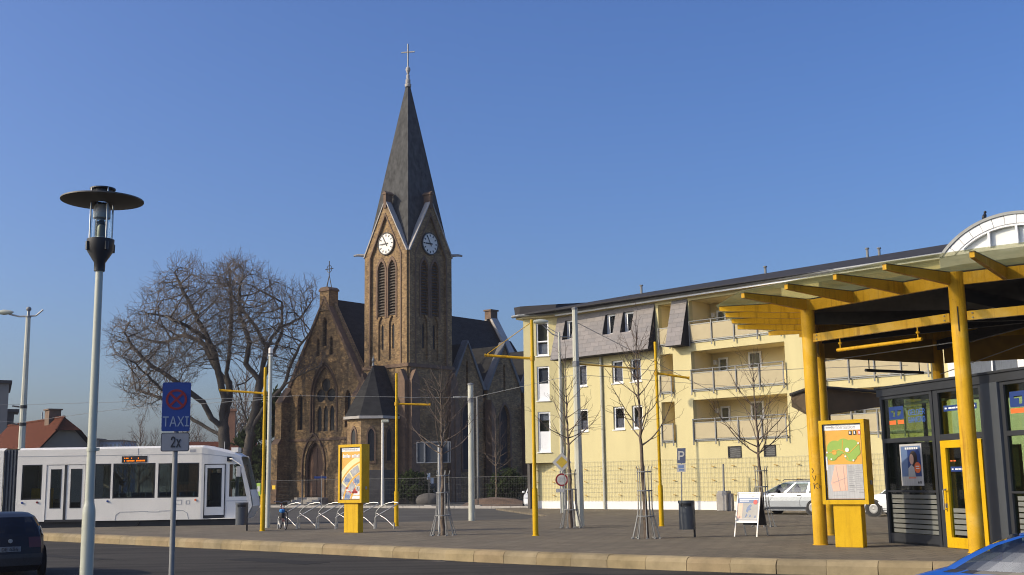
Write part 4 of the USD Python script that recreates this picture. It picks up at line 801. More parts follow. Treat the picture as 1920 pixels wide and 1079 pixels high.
q = MB(); q.tube([(0.1, 0, 7.5), (6.6, 8.5, 5.4)], 0.012, 4); obj('stay_wire', q, M['steel_dull'], m)
m = mast('catenary_mast', 'short thick pale mast in front of the shaded church aisle', (-1.86, 50.15), 5.8, 0.142, 0.118, 16)
q = MB(); q.lathe([(0.121, 5.1), (0.134, 5.1), (0.134, 5.3), (0.121, 5.3)], 16); obj('band', q, M['steel_dull'], m)
m = mast('catenary_mast', 'thin grey mast standing close behind the yellow column by the bicycle', (-9.66, 46.03), 6.8, 0.095, 0.078, 12)
q = MB(); q.lathe([(0, 6.8), (0.09, 6.8), (0.09, 7.1), (0.07, 7.14), (0, 7.14)], 12); obj('white_cap', q, M['white'], m)
m = mast('catenary_mast', 'tall pale mast with a cobra-head lamp behind the tram', (-25.3, 60.0), 10.5, 0.20, 0.122, 10)
q = MB(); q.tube([(0.75, 0, 10.95), (0.4, 0, 10.65), (0, 0, 10.62), (-0.5, 0, 10.62), (-1.0, 0, 10.75)], 0.045, 8); q.tube([(0, 0, 10.5), (0, 0, 10.9)], 0.08, 8); obj('lamp_arm', q, M['steel'], m)
q = MB(); q.lathe([(0, -0.45), (0.1, -0.4), (0.18, -0.1), (0.13, 0.25), (0.05, 0.4), (0, 0.4)], 14, axis='x'); q.v = [v * [1, 1, 0.8] + [-1.2, 0, 10.85] for v in q.v]; obj('lamp_head', q, M['lamp_paint'], m, smooth=40)
q = MB(); s_ = trimesh.creation.icosphere(2, 0.13); q.add(s_.vertices + [0, 0, 11.0], s_.faces); obj('ball', q, M['steel_dull'], m, smooth=True)
for z in (5.0, 5.9):
    q = MB(); q.lathe([(0.155, z - 0.08), (0.18, z - 0.08), (0.18, z + 0.08), (0.155, z + 0.08)], 10); q.beam((-0.55, -0.05, z + 0.05), (-0.2, -0.05, z), 0.08, 0.08); obj('band', q, M['black'], m)
# lamp by the yellow building
m = thing('street_lamp', 'grey street lamp whose curved arm reaches in front of the bay windows', 'street lamp', (2.4, 59.7, -0.1))
q = MB(); q.lathe([(0, 0), (0.13, 0), (0.13, 1.3), (0.085, 1.4), (0.06, 9.3), (0, 9.3)], 12); obj('post', q, M['grey_paint'], m, smooth=40)
q = MB(); q.tube([(0.72, 0.4, 9.08), (0.0, 0, 9.05), (-0.35, 0, 9.2), (-0.75, 0, 9.6), (-0.9, 0, 9.72)], 0.03, 6); q.tube([(0, 0, 9.2), (-0.5, 0, 9.5), (-0.8, 0, 9.78)], 0.02, 6); obj('lamp_arm', q, M['steel'], m)
q = MB(); q.lathe([(0, -0.4), (0.12, -0.34), (0.2, -0.05), (0.15, 0.25), (0.05, 0.42), (0, 0.42)], 14, axis='x'); q.v = [v * [1, 1, 0.7] + [-0.95, 0, 9.86] for v in q.v]; obj('lamp_head', q, M['lamp_paint'], m, smooth=40)
m = thing('street_lamp', 'thin white street lamp with a small head before the stair turret', 'street lamp', (-9.25, 82.0, -0.05))
q = MB(); q.lathe([(0, 0), (0.11, 0), (0.085, 5.9), (0, 5.9)], 10); obj('post', q, M['white'], m, smooth=40)
q = MB(); q.bbox(-0.1, -0.12, 5.85, 0.45, 0.12, 6.05, b=0.05); obj('lamp_head', q, M['lamp_paint'], m)
m = thing('flag_pole', 'thin bare grey pole at the foot of the stair turret', 'pole', (-11.1, 88.0, -0.05))
q = MB(); q.lathe([(0, 0), (0.06, 0), (0.06, 1.9), (0.03, 3.3), (0, 3.3)], 8); obj('shaft', q, M['steel'], m)
m = thing('street_lamp', 'dark thin lamp post against the shaded church aisle', 'street lamp', (-2.6, 82.5, -0.05))
q = MB(); q.lathe([(0, 0), (0.09, 0), (0.06, 7.6), (0, 7.6)], 8); q.tube([(0, 0, 7.5), (-0.6, 0, 7.62), (-1.2, 0, 7.6)], 0.04, 6); obj('post', q, M['steel_dull'], m)
q = MB(); q.bbox(-1.7, -0.12, 7.5, -1.15, 0.12, 7.66, b=0.05); obj('lamp_head', q, M['steel_dull'], m)
# overhead wires
for lb, pts in (('upper overhead wire, from behind the tram towards the church front', [(-60, 60, 6.35), (-25.3, 60, 5.92), (-17, 56.5, 5.75), (-9.66, 52.0, 5.55), (-1.86, 50.15, 5.2), (2.3, 42.9, 5.5), (12, 60, 6.2)]),
                ('lower overhead wire, sagging above the tram roof', [(-60, 54, 6.1), (-25.3, 59.8, 5.0), (-19, 56, 5.35), (-9.66, 46.1, 5.0)]),
                ('overhead wire crossing the balconies of the apartment building', [(2.3, 42.75, 6.0), (5.1, 43.0, 5.62), (8.5, 42.5, 5.5), (15, 44, 5.75)])):
    q = MB(); q.tube(pts, 0.009, 4); w = thing('overhead_wire', lb, 'wire'); obj('wire', q, M['steel_dull'], w)

# ---------------------------------------------------------------- signs
M['ink_pale'] = plain('dusty_white_sign', (0.36, 0.35, 0.32), 0.6)
t = thing('taxi_sign', 'blue TAXI no-stopping sign above a grey 2x plate on a grey post', 'traffic sign', (-4.93, 17.0, -0.27), math.radians(10))
q = MB(); q.tube([(0, 0, 0), (0, 0, 3.42)], 0.038, 12); obj('post', q, M['steel_dull'], t, smooth=40)
rr = lambda x0, z0, x1, z1, r: sbox(x0 + r, z0 + r, x1 - r, z1 - r).buffer(r, 6)
q = MB(); pn = rr(-0.2, 2.74, 0.2, 3.45, 0.025); q.extr(pn, F0, -0.045, -0.035); o = obj('sign_panel', q, M['sign_blue'], t)
q = MB(); c = Point(0, 3.20); ringp = c.buffer(0.15, 20).difference(c.buffer(0.118, 20)); x_ = affinity.rotate(sbox(-0.14, 3.184, 0.14, 3.216), 45, (0, 3.2)).union(affinity.rotate(sbox(-0.14, 3.184, 0.14, 3.216), -45, (0, 3.2))).intersection(c.buffer(0.14))
q.extr(ringp.union(x_), F0, -0.049, -0.045); obj('no_stopping_mark', q, M['sign_red'], o)
q = MB(); q.text('TAXI', 0.145, F0, 0, 2.81, -0.046, 0.003, sx=0.78); obj('lettering', q, mat('dull_white_film', (0.20, 0.25, 0.32), 0.5), o)
q = MB(); q.extr(rr(-0.2, 2.45, 0.2, 2.72, 0.03), F0, -0.045, -0.035); o = obj('supplementary_plate', q, M['ink'], t)
q = MB(); q.extr(rr(-0.19, 2.46, 0.19, 2.71, 0.025), F0, -0.048, -0.0451); obj('plate_face', q, mat('plate_grey', (0.20, 0.205, 0.215), 0.6, var=0.04), o)
q = MB(); q.text('2x', 0.15, F0, 0.01, 2.51, -0.0485, 0.003, bold=True, sx=0.62); obj('lettering', q, M['ink'], o)

t = thing('priority_sign', 'yellow diamond priority sign over a round red-rimmed sign behind a young tree', 'traffic sign', (2.36, 58.9, -0.1), math.radians(-8))
q = MB(); q.tube([(0.1, 0.06, 0), (0.1, 0.06, 3.4)], 0.04, 8); q.tube([(-0.1, 0.06, 0), (-0.1, 0.06, 2.2)], 0.035, 8); obj('post', q, M['steel'], t)
q = MB(); dm = affinity.rotate(sbox(-0.34, 2.28, 0.34, 2.96), 45, (0, 2.62)); q.extr(dm, F0, -0.02, 0.01); o = obj('diamond_panel', q, M['ink_pale'], t)
q = MB(); q.extr(affinity.scale(dm, 0.6, 0.6), F0, -0.024, -0.021); obj('diamond_centre', q, mat('faded_sign_yellow', (0.42, 0.29, 0.02), 0.6), o)
q = MB(); c = Point(-0.02, 1.75); q.extr(c.buffer(0.32), F0, -0.02, 0.01); o = obj('round_panel', q, M['sign_red'], t)
q = MB(); q.extr(c.buffer(0.24), F0, -0.024, -0.021); obj('round_centre', q, M['ink_pale'], o)
q = MB(); q.text('30', 0.22, F0, -0.02, 1.64, -0.025, 0.003, bold=True); obj('lettering', q, M['ink_grey'], o)
q = MB(); q.extr(sbox(-0.32, 1.13, 0.22, 1.30), F0, -0.02, 0.01); obj('small_plate', q, M['ink_grey'], t)

t = thing('parking_sign', 'small leaning blue parking sign with a white P, before the trellis', 'traffic sign', (8.14, 58.0, 0), math.radians(-20))
q = MB(); q.tube([(0, 0.03, 0), (0.12, 0.03, 3.1)], 0.03, 8); obj('post', q, M['steel_dull'], t)
fn = lambda u, d, z: (u + 0.04 * z, d, z)
q = MB(); q.extr(sbox(-0.21, 2.36, 0.21, 3.1), fn, -0.03, 0.0); o = obj('sign_panel', q, mat('faded_blue_sign', (0.045, 0.06, 0.11), 0.6), t)
q = MB(); q.text('P', 0.42, fn, 0, 2.53, -0.031, 0.004, bold=True); obj('lettering', q, M['ink_pale'], o)
q = MB(); q.extr(sbox(-0.21, 1.93, 0.21, 2.34), fn, -0.03, 0.0); o = obj('lower_plate', q, M['ink_pale'], t)
q = MB(); q.extr(sbox(-0.15, 2.12, 0.12, 2.27), fn, -0.035, -0.031); q.extr(sbox(-0.12, 2.0, 0.14, 2.08), fn, -0.035, -0.031); obj('print', q, M['print_slate'], o)
t = thing('concrete_post_foot', 'grey concrete block carrying a thin post against the trellis', 'post foot', (10.4, 58.7, 0), math.radians(-40))
q = MB(); q.bbox(-0.26, -0.25, 0, 0.26, 0.25, 0.98, b=0.03); q.box(-0.42, -0.05, 0, 0.42, 0.2, 0.85); obj('block', q, M['concrete'], t)
q = MB(); q.tube([(0, 0, 0.9), (0.02, 0, 2.3)], 0.05, 8); obj('post', q, M['steel_dull'], t)

t = thing('direction_board', 'large traffic board seen from behind, with a steel post beside a young tree', 'traffic sign', (-2.56, 39.8, 0))
q = MB(); q.tube([(0, 0, 0), (0, 0, 2.9)], 0.06, 12); obj('post', q, M['steel'], t, smooth=40)
q = MB(); q.box(-0.76, 0.07, 2.32, 0.36, 0.09, 3.0); o = obj('board', q, M['bin'], t)
q = MB(); fr = sbox(-0.78, 2.30, 0.38, 3.02).difference(sbox(-0.75, 2.33, 0.35, 2.99)); q.extr(fr, F0, 0.05, 0.1); q.box(-0.53, 0.03, 2.32, -0.48, 0.069, 3.0); q.box(0.28, 0.03, 2.32, 0.32, 0.069, 3.0); obj('frame', q, M['steel'], o)

# ---------------------------------------------------------------- information pillars
RZK = math.radians(-36.9)
def pillar(label, loc):
    t = thing('information_pillar', label, 'display pillar', (*loc, 0), RZK)
    W, D, Z0, Z1 = 0.56, 0.19, 1.0, 2.98
    q = MB(); q.bbox(-0.34, -0.12, 0.0, 0.34, 0.14, Z0 + 0.02, b=0.012); obj('stem', q, M['yellow'], t)
    q = MB(); fr = sbox(-W, Z0, W, Z1).difference(sbox(-W + 0.085, Z0 + 0.10, W - 0.085, Z1 - 0.09)); q.extr(fr, F0, -D, D); q.box(-W + 0.02, -D + 0.07, Z0 + 0.02, W - 0.02, D - 0.03, Z1 - 0.02); obj('case', q, M['yellow'], t)
    q = MB(); q.extr(sbox(-W + 0.085, Z0 + 0.10, W - 0.085, Z1 - 0.09).difference(sbox(-W + 0.10, Z0 + 0.115, W - 0.10, Z1 - 0.105)), F0, -D + 0.015, -D + 0.06); obj('gasket', q, M['ink'], t)
    q = MB(); q.bbox(W, -0.02, 1.45, W + 0.03, 0.06, 1.55, b=0.008); obj('lock', q, M['steel'], t)
    return t, -D + 0.06
K1, kd = pillar('yellow information pillar with an amber advert, in front of the bicycle racks', (-5.55, 40.4))
K2, kd = pillar('yellow information pillar with a green town map, beside the first canopy column', (7.9, 28.0))
def prn(parent, name, polys, m, d, th=0.003):
    q = MB()
    for p_ in polys: q.extr(p_, F0, d - th, d)
    return obj(name, q, M[m], parent)
x0, x1, z0, z1 = -0.46, 0.46, 1.12, 2.875
area = sbox(x0, z0, x1, z1)
for K in (K1, K2):
    po = prn(K, 'poster', [area], 'print_amber', kd - 0.002)
    prn(po, 'header', [sbox(x0, z1 - 0.135, x1, z1)], 'sign_white', kd - 0.006)
    q = MB(); q.text('Information', 0.078, F0, 0.03, z1 - 0.105, kd - 0.0095, 0.003); q.extr(sbox(-0.40, z1 - 0.08, -0.22, z1 - 0.05), F0, kd - 0.012, kd - 0.009); obj('header_print', q, M['ink_grey'], po)
    if K is K1:
        arc = lambda r, w, cx=0.95, cz=0.75: Point(cx, cz).buffer(r + w, 40).difference(Point(cx, cz).buffer(r, 40)).intersection(area)
        prn(po, 'pale_field', [Point(0.95, 0.75).buffer(1.92, 40).intersection(sbox(x0, 1.3, x1, 2.52)).difference(Point(0.95, 0.75).buffer(0.95, 40))], 'print_pale', kd - 0.0062)
        prn(po, 'white_field', [Point(0.95, 0.75).buffer(0.98, 40).intersection(sbox(x0, 1.27, x1, 2.6)), sbox(x0, 1.14, x1, 1.24)], 'sign_white', kd - 0.0064)
        prn(po, 'amber_band', [arc(1.68, 0.05), arc(1.32, 0.06), arc(0.98, 0.07)], 'print_amber', kd - 0.010)
        for j in range(3):
            for b_, rr_ in ((0, 1.40), (1, 1.07)):
                aa = math.radians(112 + 17 * j + 3 * b_); seg_ = arc(rr_, 0.24).intersection(Polygon([(0.95, 0.75), (0.95 + 3 * math.cos(aa), 0.75 + 3 * math.sin(aa)), (0.95 + 3 * math.cos(aa + 0.26), 0.75 + 3 * math.sin(aa + 0.26))]))
                if seg_.area > 0.002:
                    o = prn(po, 'photo_field', [seg_], 'ink_grey', kd - 0.0105)
                    prn(po, 'photo_shape', [seg_.intersection(Point(seg_.centroid.x + 0.03, seg_.centroid.y - 0.03).buffer(0.07)), seg_.intersection(sbox(seg_.centroid.x - 0.12, seg_.centroid.y - 0.09, seg_.centroid.x - 0.05, seg_.centroid.y + 0.08))], 'print_slate' if (j + b_) % 2 else 'curtain', kd - 0.0140)
        prn(po, 'red_block', [sbox(-0.24, 1.32, 0.30, 1.40), sbox(-0.24, 1.46, 0.22, 1.54), sbox(0.05, 1.32, 0.33, 1.46)], 'print_red', kd - 0.010)
        prn(po, 'white_line', [sbox(-0.20, 1.41, 0.12, 1.45)], 'sign_white', kd - 0.0105)
        prn(po, 'red_line', [sbox(0.05, 1.60, 0.30, 1.62), sbox(0.05, 1.66, 0.30, 1.68), sbox(0.12, 1.58, 0.14, 1.74)], 'print_red', kd - 0.0103)
        prn(po, 'round_emblem', [Point(0.34, 1.48).buffer(0.09)], 'curtain', kd - 0.0142); prn(po, 'emblem_dots', [Point(0.34, 1.50).buffer(0.025), Point(0.36, 1.43).buffer(0.02), Point(0.31, 1.45).buffer(0.015)], 'ink', kd - 0.018)
        lt = [sbox(-0.38 + 0.062 * j, 2.53, -0.38 + 0.062 * j + 0.045, 2.53 + (0.09 if j % 3 else 0.12)) for j in range(13) if j not in (6,)]
        prn(po, 'headline_print', lt, 'sign_white', kd - 0.010)
    else:
        blob = unary_union([Point(-0.20, 2.30).buffer(0.20), Point(-0.28, 2.16).buffer(0.14), Point(0.02, 2.36).buffer(0.18), Point(0.22, 2.32).buffer(0.19), Point(0.18, 2.16).buffer(0.16), Point(0.32, 2.22).buffer(0.1)])
        prn(po, 'map_green', [blob], 'print_green', kd - 0.010)
        prn(po, 'map_route', [LineString([(-0.38, 2.2), (-0.1, 2.28), (0.15, 2.2), (0.38, 2.4)]).buffer(0.008), LineString([(0, 2.5), (-0.02, 2.28), (0.12, 2.05)]).buffer(0.008), Point(-0.22, 2.22).buffer(0.06)], 'print_amber', kd - 0.0135)
        prn(po, 'map_marker', [Point(0.10, 2.27).buffer(0.05)] + [Point(*c).buffer(0.022) for c in ((-0.40, 2.22), (0.05, 2.12), (0.24, 2.02), (0.38, 2.42), (-0.3, 2.06))], 'sign_white', kd - 0.017)
        prn(po, 'icon_square', [sbox(a, 2.62, a + 0.075, 2.72) for a in (0.16, 0.27)], 'ink', kd - 0.010); prn(po, 'red_icon_square', [sbox(0.38, 2.62, 0.45, 2.72)], 'print_red', kd - 0.010)
        prn(po, 'icon_mark', [sbox(a + 0.02, 2.64, a + 0.05, 2.70) for a in (0.16, 0.27, 0.385)], 'sign_white', kd - 0.0135)
        prn(po, 'timetable_sheet', [sbox(x0 + 0.03, z0 + 0.01, x1 - 0.01, 1.93)], 'curtain', kd - 0.010)
        prn(po, 'town_map', [Polygon([(-0.22, 1.92), (0.06, 1.92), (0.06, 1.32), (-0.30, 1.30), (-0.34, 1.5), (-0.28, 1.72)])], 'print_pink', kd - 0.0135)
        prn(po, 'map_street', [LineString([(-0.3, 1.5), (0.05, 1.62)]).buffer(0.004), LineString([(-0.2, 1.9), (-0.12, 1.32)]).buffer(0.004), LineString([(-0.02, 1.9), (0.0, 1.33)]).buffer(0.003)], 'ink_grey', kd - 0.017)
        ln = [sbox(0.10, 1.88 - 0.045 * j, 0.10 + 0.10 + 0.03 * (j % 3), 1.885 - 0.045 * j + 0.008) for j in range(14)] + [sbox(0.27, 1.88 - 0.05 * j, 0.27 + 0.09 + 0.03 * (j % 4), 1.885 - 0.05 * j + 0.01) for j in range(12)]
        prn(po, 'text_lines', ln + [sbox(0.33, 1.26, 0.44, 1.29), sbox(-0.3, 1.2, 0.0, 1.206), sbox(0.10, 1.74, 0.22, 1.77), sbox(0.10, 1.42, 0.22, 1.45)], 'ink_grey', kd - 0.0136)
        prn(po, 'white_strip', [sbox(x0 + 0.02, 1.8, x0 + 0.06, 2.12)], 'sign_white', kd - 0.0137)

# ---------------------------------------------------------------- litter bins, A-board, racks, bicycle
bn_ = thing('litter_bin', 'dark grey litter bin on a post, between the young tree and the A-board', 'litter bin', (4.88, 33.75, 0), math.radians(-12))
q = MB(); sh = Polygon([(0.215 * math.cos(a) if math.sin(a) < 0 else 0.215 * (1 if math.cos(a) > 0 else -1), 0.17 * math.sin(a) - 0.02 if math.sin(a) < 0 else 0.12) for a in np.linspace(0, 2 * PI, 41)[:-1]]).buffer(0.001)
q.flat(sh, 0.24, 0.86); q.flat(sh.buffer(0.012), 0.955, 1.03); q.flat(sh.difference(sbox(-0.15, -0.3, 0.15, 0.02)), 0.86, 0.955); q.flat(sh.buffer(0.006), 0.22, 0.25); obj('body', q, M['bin'], bn_)
q = MB(); q.flat(sh.buffer(-0.03), 0.861, 0.954); obj('opening', q, M['black'], bn_)
q = MB(); q.box(0.17, 0.121, -0.05, 0.23, 0.18, 1.0); obj('post', q, M['black'], bn_)
q = MB(); q.lathe([(0, 0), (0.012, 0), (0.012, 0.012), (0, 0.012)], 8, (0, -0.195, 0.84), 'y'); obj('lock', q, M['steel'], bn_)
dup(bn_, 'dark grey litter bin on a post, in front of the nose of the tram', (-10.05, 43.3, 0), math.radians(12), None)

t = thing('advertising_board', 'white-framed A-board with a blue-headed poster standing on the pavement', 'A-board', (6.72, 33.85, 0), math.radians(-37))
W, H, SP = 0.36, 1.24, 0.36
tf = lambda u, d, z: (u, d + SP * (z / H - 1) , z)           # front leaf leans back
tb = lambda u, d, z: (u, d + SP * (1 - z / H), z)
q = MB(); q.extr(sbox(-W, 0.38, W, H).difference(sbox(-W + 0.035, 0.43, W - 0.035, H - 0.035)), tf, -0.02, 0.02)
for s in (-1, 1): q.extr(sbox(s * W - (0.035 if s > 0 else 0), 0, s * W + (0 if s > 0 else 0.035), 0.381), tf, -0.018, 0.018)
obj('front_frame', q, M['white'], t)
q = MB(); q.extr(sbox(-W, 0.30, W, H), tb, -0.02, 0.02); obj('back_panel', q, M['ink'], t)
q = MB()
for s in (-1, 1): q.extr(sbox(s * W - (0.035 if s > 0 else 0), 0, s * W + (0 if s > 0 else 0.035), 0.301), tb, -0.018, 0.018)
obj('back_legs', q, M['steel'], t)
def prt(name, polys, m, d, par=t):
    q = MB()
    for p_ in polys: q.extr(p_, tf, d - 0.002, d)
    return obj(name, q, M[m], par)
po = prt('poster', [sbox(-W + 0.035, 0.43, W - 0.035, H - 0.035)], 'sign_white', 0.0)
prt('blue_header', [sbox(-0.31, 0.93, 0.32, 1.07)], 'print_slate', -0.0025, po); prt('header_print', [sbox(-0.27, 1.02, 0.30, 1.045), sbox(-0.27, 0.975, 0.02, 0.995)], 'sign_white', -0.005, po)
prt('small_print', [sbox(0.08, 1.11, 0.18, 1.135)], 'ink_grey', -0.0025, po)
prt('red_ball', [Point(0.22, 0.955).buffer(0.065)], 'print_red', -0.0075, po)
prt('photo_left', [sbox(-0.31, 0.50, -0.17, 0.928)], 'print_pink', -0.0025, po); prt('photo_right', [sbox(-0.168, 0.50, 0.32, 0.928)], 'ink_pale', -0.0025, po)
prt('photo_figure', [Polygon([(-0.06, 0.70), (-0.02, 0.82), (0.06, 0.90), (0.12, 0.86), (0.07, 0.80), (0.10, 0.74), (0.02, 0.72), (0.0, 0.66)]), Polygon([(-0.08, 0.53), (-0.04, 0.64), (0.0, 0.60), (-0.05, 0.53)]), Polygon([(0.05, 0.54), (0.08, 0.62), (0.12, 0.56)]), Polygon([(0.2, 0.52), (0.24, 0.6), (0.27, 0.53)])], 'print_slate', -0.005, po)
prt('foot_strip', [sbox(-0.31, 0.44, 0.32, 0.495)], 'ink_grey', -0.0025, po)

rk = None
pos = [(-8.95, 44.9), (-8.15, 44.55), (-7.38, 44.25), (-6.62, 43.9), (-5.86, 43.6), (-5.1, 43.3)]
rl = ['bent steel bicycle rack carrying the dark bicycle', 'first empty bent steel rack right of the bicycle', 'second empty bent steel rack right of the bicycle', 'bent steel rack just left of the yellow pillar', 'bent steel rack half hidden by the yellow pillar, on its right', 'rightmost bent steel rack, beside the second yellow column']
for (x, y), lb in zip(pos, rl):
    if rk is None:
        rk = thing('bicycle_rack', lb, 'bicycle rack', (x, y, 0), math.radians(-14), 'bent steel bicycle racks in a row')
        q = MB(); q.tube([(0, -0.18, -0.05), (0, -0.18, 0.36), (0.03, -0.18, 0.44), (0.45, -0.09, 0.68), (0.78, -0.02, 0.86), (0.84, 0.02, 0.91), (0.80, 0.07, 0.94), (0.6, 0.12, 0.955), (0.3, 0.2, 0.90), (0.0, 0.28, 0.74), (-0.12, 0.3, 0.62)], 0.020, 8); obj('upper_loop', q, M['stainless'], rk, smooth=50)
        q = MB(); q.tube([(-0.12, 0.3, 0.62), (-0.14, 0.3, 0.5), (-0.13, 0.3, -0.05)], 0.024, 8); q.tube([(-0.12, 0.3, 0.56), (0.32, 0.1, 0.36), (0.70, -0.1, 0.10), (0.72, -0.1, -0.05)], 0.016, 8); obj('lower_loop', q, M['stainless'], rk, smooth=50)
        q = MB()
        for a, b in ((0, -0.18), (-0.13, 0.3), (0.72, -0.1)): q.cyl(a, b, 0, 0.22, 0.030, n=10)
        obj('foot_sleeve', q, M['steel'], rk)
    else: dup(rk, lb, (x, y, 0), math.radians(-14))
bk = thing('bicycle', 'dark bicycle with a blue saddlebag parked at the left end of the racks', 'bicycle', (-8.72, 44.3, 0), math.radians(112))
for x in (-0.52, 0.52):
    w = MB(); th = np.linspace(0, 2 * PI, 29); w.tube([(x + 0.33 * math.cos(a), 0, 0.345 + 0.33 * math.sin(a)) for a in th], 0.02, 6, False); wo = obj('wheel', w, M['rubber'], bk)
    w = MB(); w.tube([(x + 0.305 * math.cos(a), 0, 0.345 + 0.305 * math.sin(a)) for a in th], 0.01, 5, False)
    for k in range(14): w.tube([(x, 0.02 * (-1) ** k, 0.345), (x + 0.3 * math.cos(k * PI / 7), 0, 0.345 + 0.3 * math.sin(k * PI / 7))], 0.002, 3)
    w.tube([(x, -0.05, 0.345), (x, 0.05, 0.345)], 0.02, 6); obj('rim', w, M['stainless'], wo)
q = MB()
for a, b in (((-0.52, 0.345), (-0.05, 0.30)), ((-0.05, 0.30), (0.40, 0.72)), ((-0.05, 0.30), (-0.16, 0.82)), ((-0.14, 0.76), (0.38, 0.80)), ((-0.52, 0.345), (-0.14, 0.74)), ((0.38, 0.88), (0.52, 0.345)), ((0.36, 0.95), (0.38, 0.88))): q.tube([(a[0], 0, a[1]), (b[0], 0, b[1])], 0.018, 6)
obj('frame', q, mat('dark_red_frame_paint', (0.09, 0.012, 0.015), 0.35), bk)
q = MB(); q.tube([(0.30, -0.29, 1.02), (0.36, -0.15, 1.03), (0.36, 0, 0.98), (0.36, 0.15, 1.03), (0.30, 0.29, 1.02)], 0.014, 6); obj('handlebar', q, M['stainless'], bk)
q = MB()
for s in (-1, 1): q.tube([(0.31, s * 0.27, 1.02), (0.22, s * 0.31, 1.01)], 0.02, 6)
obj('grip', q, M['black'], bk)
q = MB(); q.hull([(-0.28, -0.09, 0.88), (-0.28, 0.09, 0.88), (0.02, 0, 0.90), (-0.28, -0.07, 0.95), (-0.28, 0.07, 0.95), (0.02, 0.02, 0.94), (0.02, -0.02, 0.94)]); q.tube([(-0.16, 0, 0.8), (-0.17, 0, 0.9)], 0.015, 6); obj('saddle', q, M['black'], bk)
q = MB(); q.box(-0.78, -0.06, 0.74, -0.25, 0.06, 0.755); q.tube([(-0.52, 0.06, 0.345), (-0.6, 0.06, 0.74)], 0.008, 4); q.tube([(-0.52, -0.06, 0.345), (-0.6, -0.06, 0.74)], 0.008, 4); obj('luggage_rack', q, M['black'], bk)
q = MB(); q.bbox(-0.72, 0.07, 0.42, -0.36, 0.22, 0.62, b=0.03); obj('pannier', q, M['black'], bk); q = MB(); q.bbox(-0.70, 0.06, 0.62, -0.38, 0.23, 0.76, b=0.04); obj('bag_lid', q, plain('bright_blue_cloth', (0.02, 0.16, 0.42), 0.8), bk)
q = MB(); q.lathe([(0, 0), (0.09, 0), (0.09, 0.012), (0, 0.012)], 16, (-0.05, -0.06, 0.30), 'y'); q.beam((-0.05, -0.09, 0.30), (0.06, -0.09, 0.17), 0.02, 0.015); q.beam((0.02, -0.19, 0.16), (0.1, -0.09, 0.16), 0.06, 0.02); obj('crank', q, M['steel'], bk)
q = MB(); s_ = trimesh.creation.icosphere(1, 0.045); q.add(s_.vertices + [0.46, 0, 0.86], s_.faces); obj('headlight', q, M['stainless'], bk, smooth=True)
# ---------------------------------------------------------------- canopy on yellow columns
CN = thing('bus_station_canopy', 'yellow steel canopy on round columns with an overhanging glass edge', 'canopy')
c3, c1, c2, c4, c5, c6, c7, c8 = [np.array(p_) for p_ in ((8.89, 33.63), (7.48, 29.14), (9.85, 25.4), (13.4, 22.6), (18.4, 23.2), (20.6, 28.2), (18.2, 33.8), (13.2, 36.0))]
VS = [c3, c1, c2, c4, c5, c6, c7, c8]
ZB, ZT = 5.79, 6.06
for k, c in enumerate(VS):
    if k in (4, 5): continue
    q = MB(); q.lathe([(0, -0.02), (0.195, -0.02), (0.195, 0.015), (0.172, 0.02), (0.172, ZT + 0.02), (0, ZT + 0.02)], 32, (*c, 0)); co = obj('column', q, M['column_yellow'] if k < 4 else M['yellow_old'], CN, smooth=40)
    if k == 1:      # scribble on the first column, towards the road
        aa = math.radians(236)
        fn = lambda u, z, r=0.1735: (c[0] + r * math.cos(aa + u / 0.17), c[1] + r * math.sin(aa + u / 0.17), z)
        for st_ in ([(-0.06, 1.86), (-0.02, 1.80), (-0.05, 1.74)], [(-0.06, 1.68), (0.0, 1.55), (0.03, 1.68)], [(-0.03, 1.50), (-0.02, 1.36)], [(0.06, 1.50), (-0.02, 1.43), (0.06, 1.36)], [(0.09, 1.46), (0.12, 1.42), (0.09, 1.38)]):
            q = MB(); q.tube([fn(*s_) for s_ in st_], 0.009, 5); obj('scribble', q, M['ink'], co)
    if k == 2:
        q = MB(); aa = math.radians(245); q.tube([(c[0] + 0.174 * math.cos(aa), c[1] + 0.174 * math.sin(aa), z) for z in (4.75, 5.3)], 0.012, 5); obj('crack_line', q, M['ink'], co)
def side(a, b):
    d = (b - a) / np.linalg.norm(b - a); n = np.array([d[1], -d[0]])
    if n @ ((a + b) / 2 - np.array([13.6, 29])) < 0: n = -n
    return d, n, np.linalg.norm(b - a)
raf = {0: [0.05, 1.5, 3.0, 4.4], 1: [0.0, 1.5, 2.95, 4.35], 2: [1.05, 2.5, 4.0], 7: [0.0, 1.5, 3.2]}
raf = {(0, 1): [0.35, 1.75, 3.1, 4.35], (1, 2): [0.06, 1.5, 2.98, 4.36], (2, 3): [1.05, 2.5, 4.1], (7, 0): [0.5, 2.0, 3.5, 4.75]}
OUT, tips_all = 2.25, []
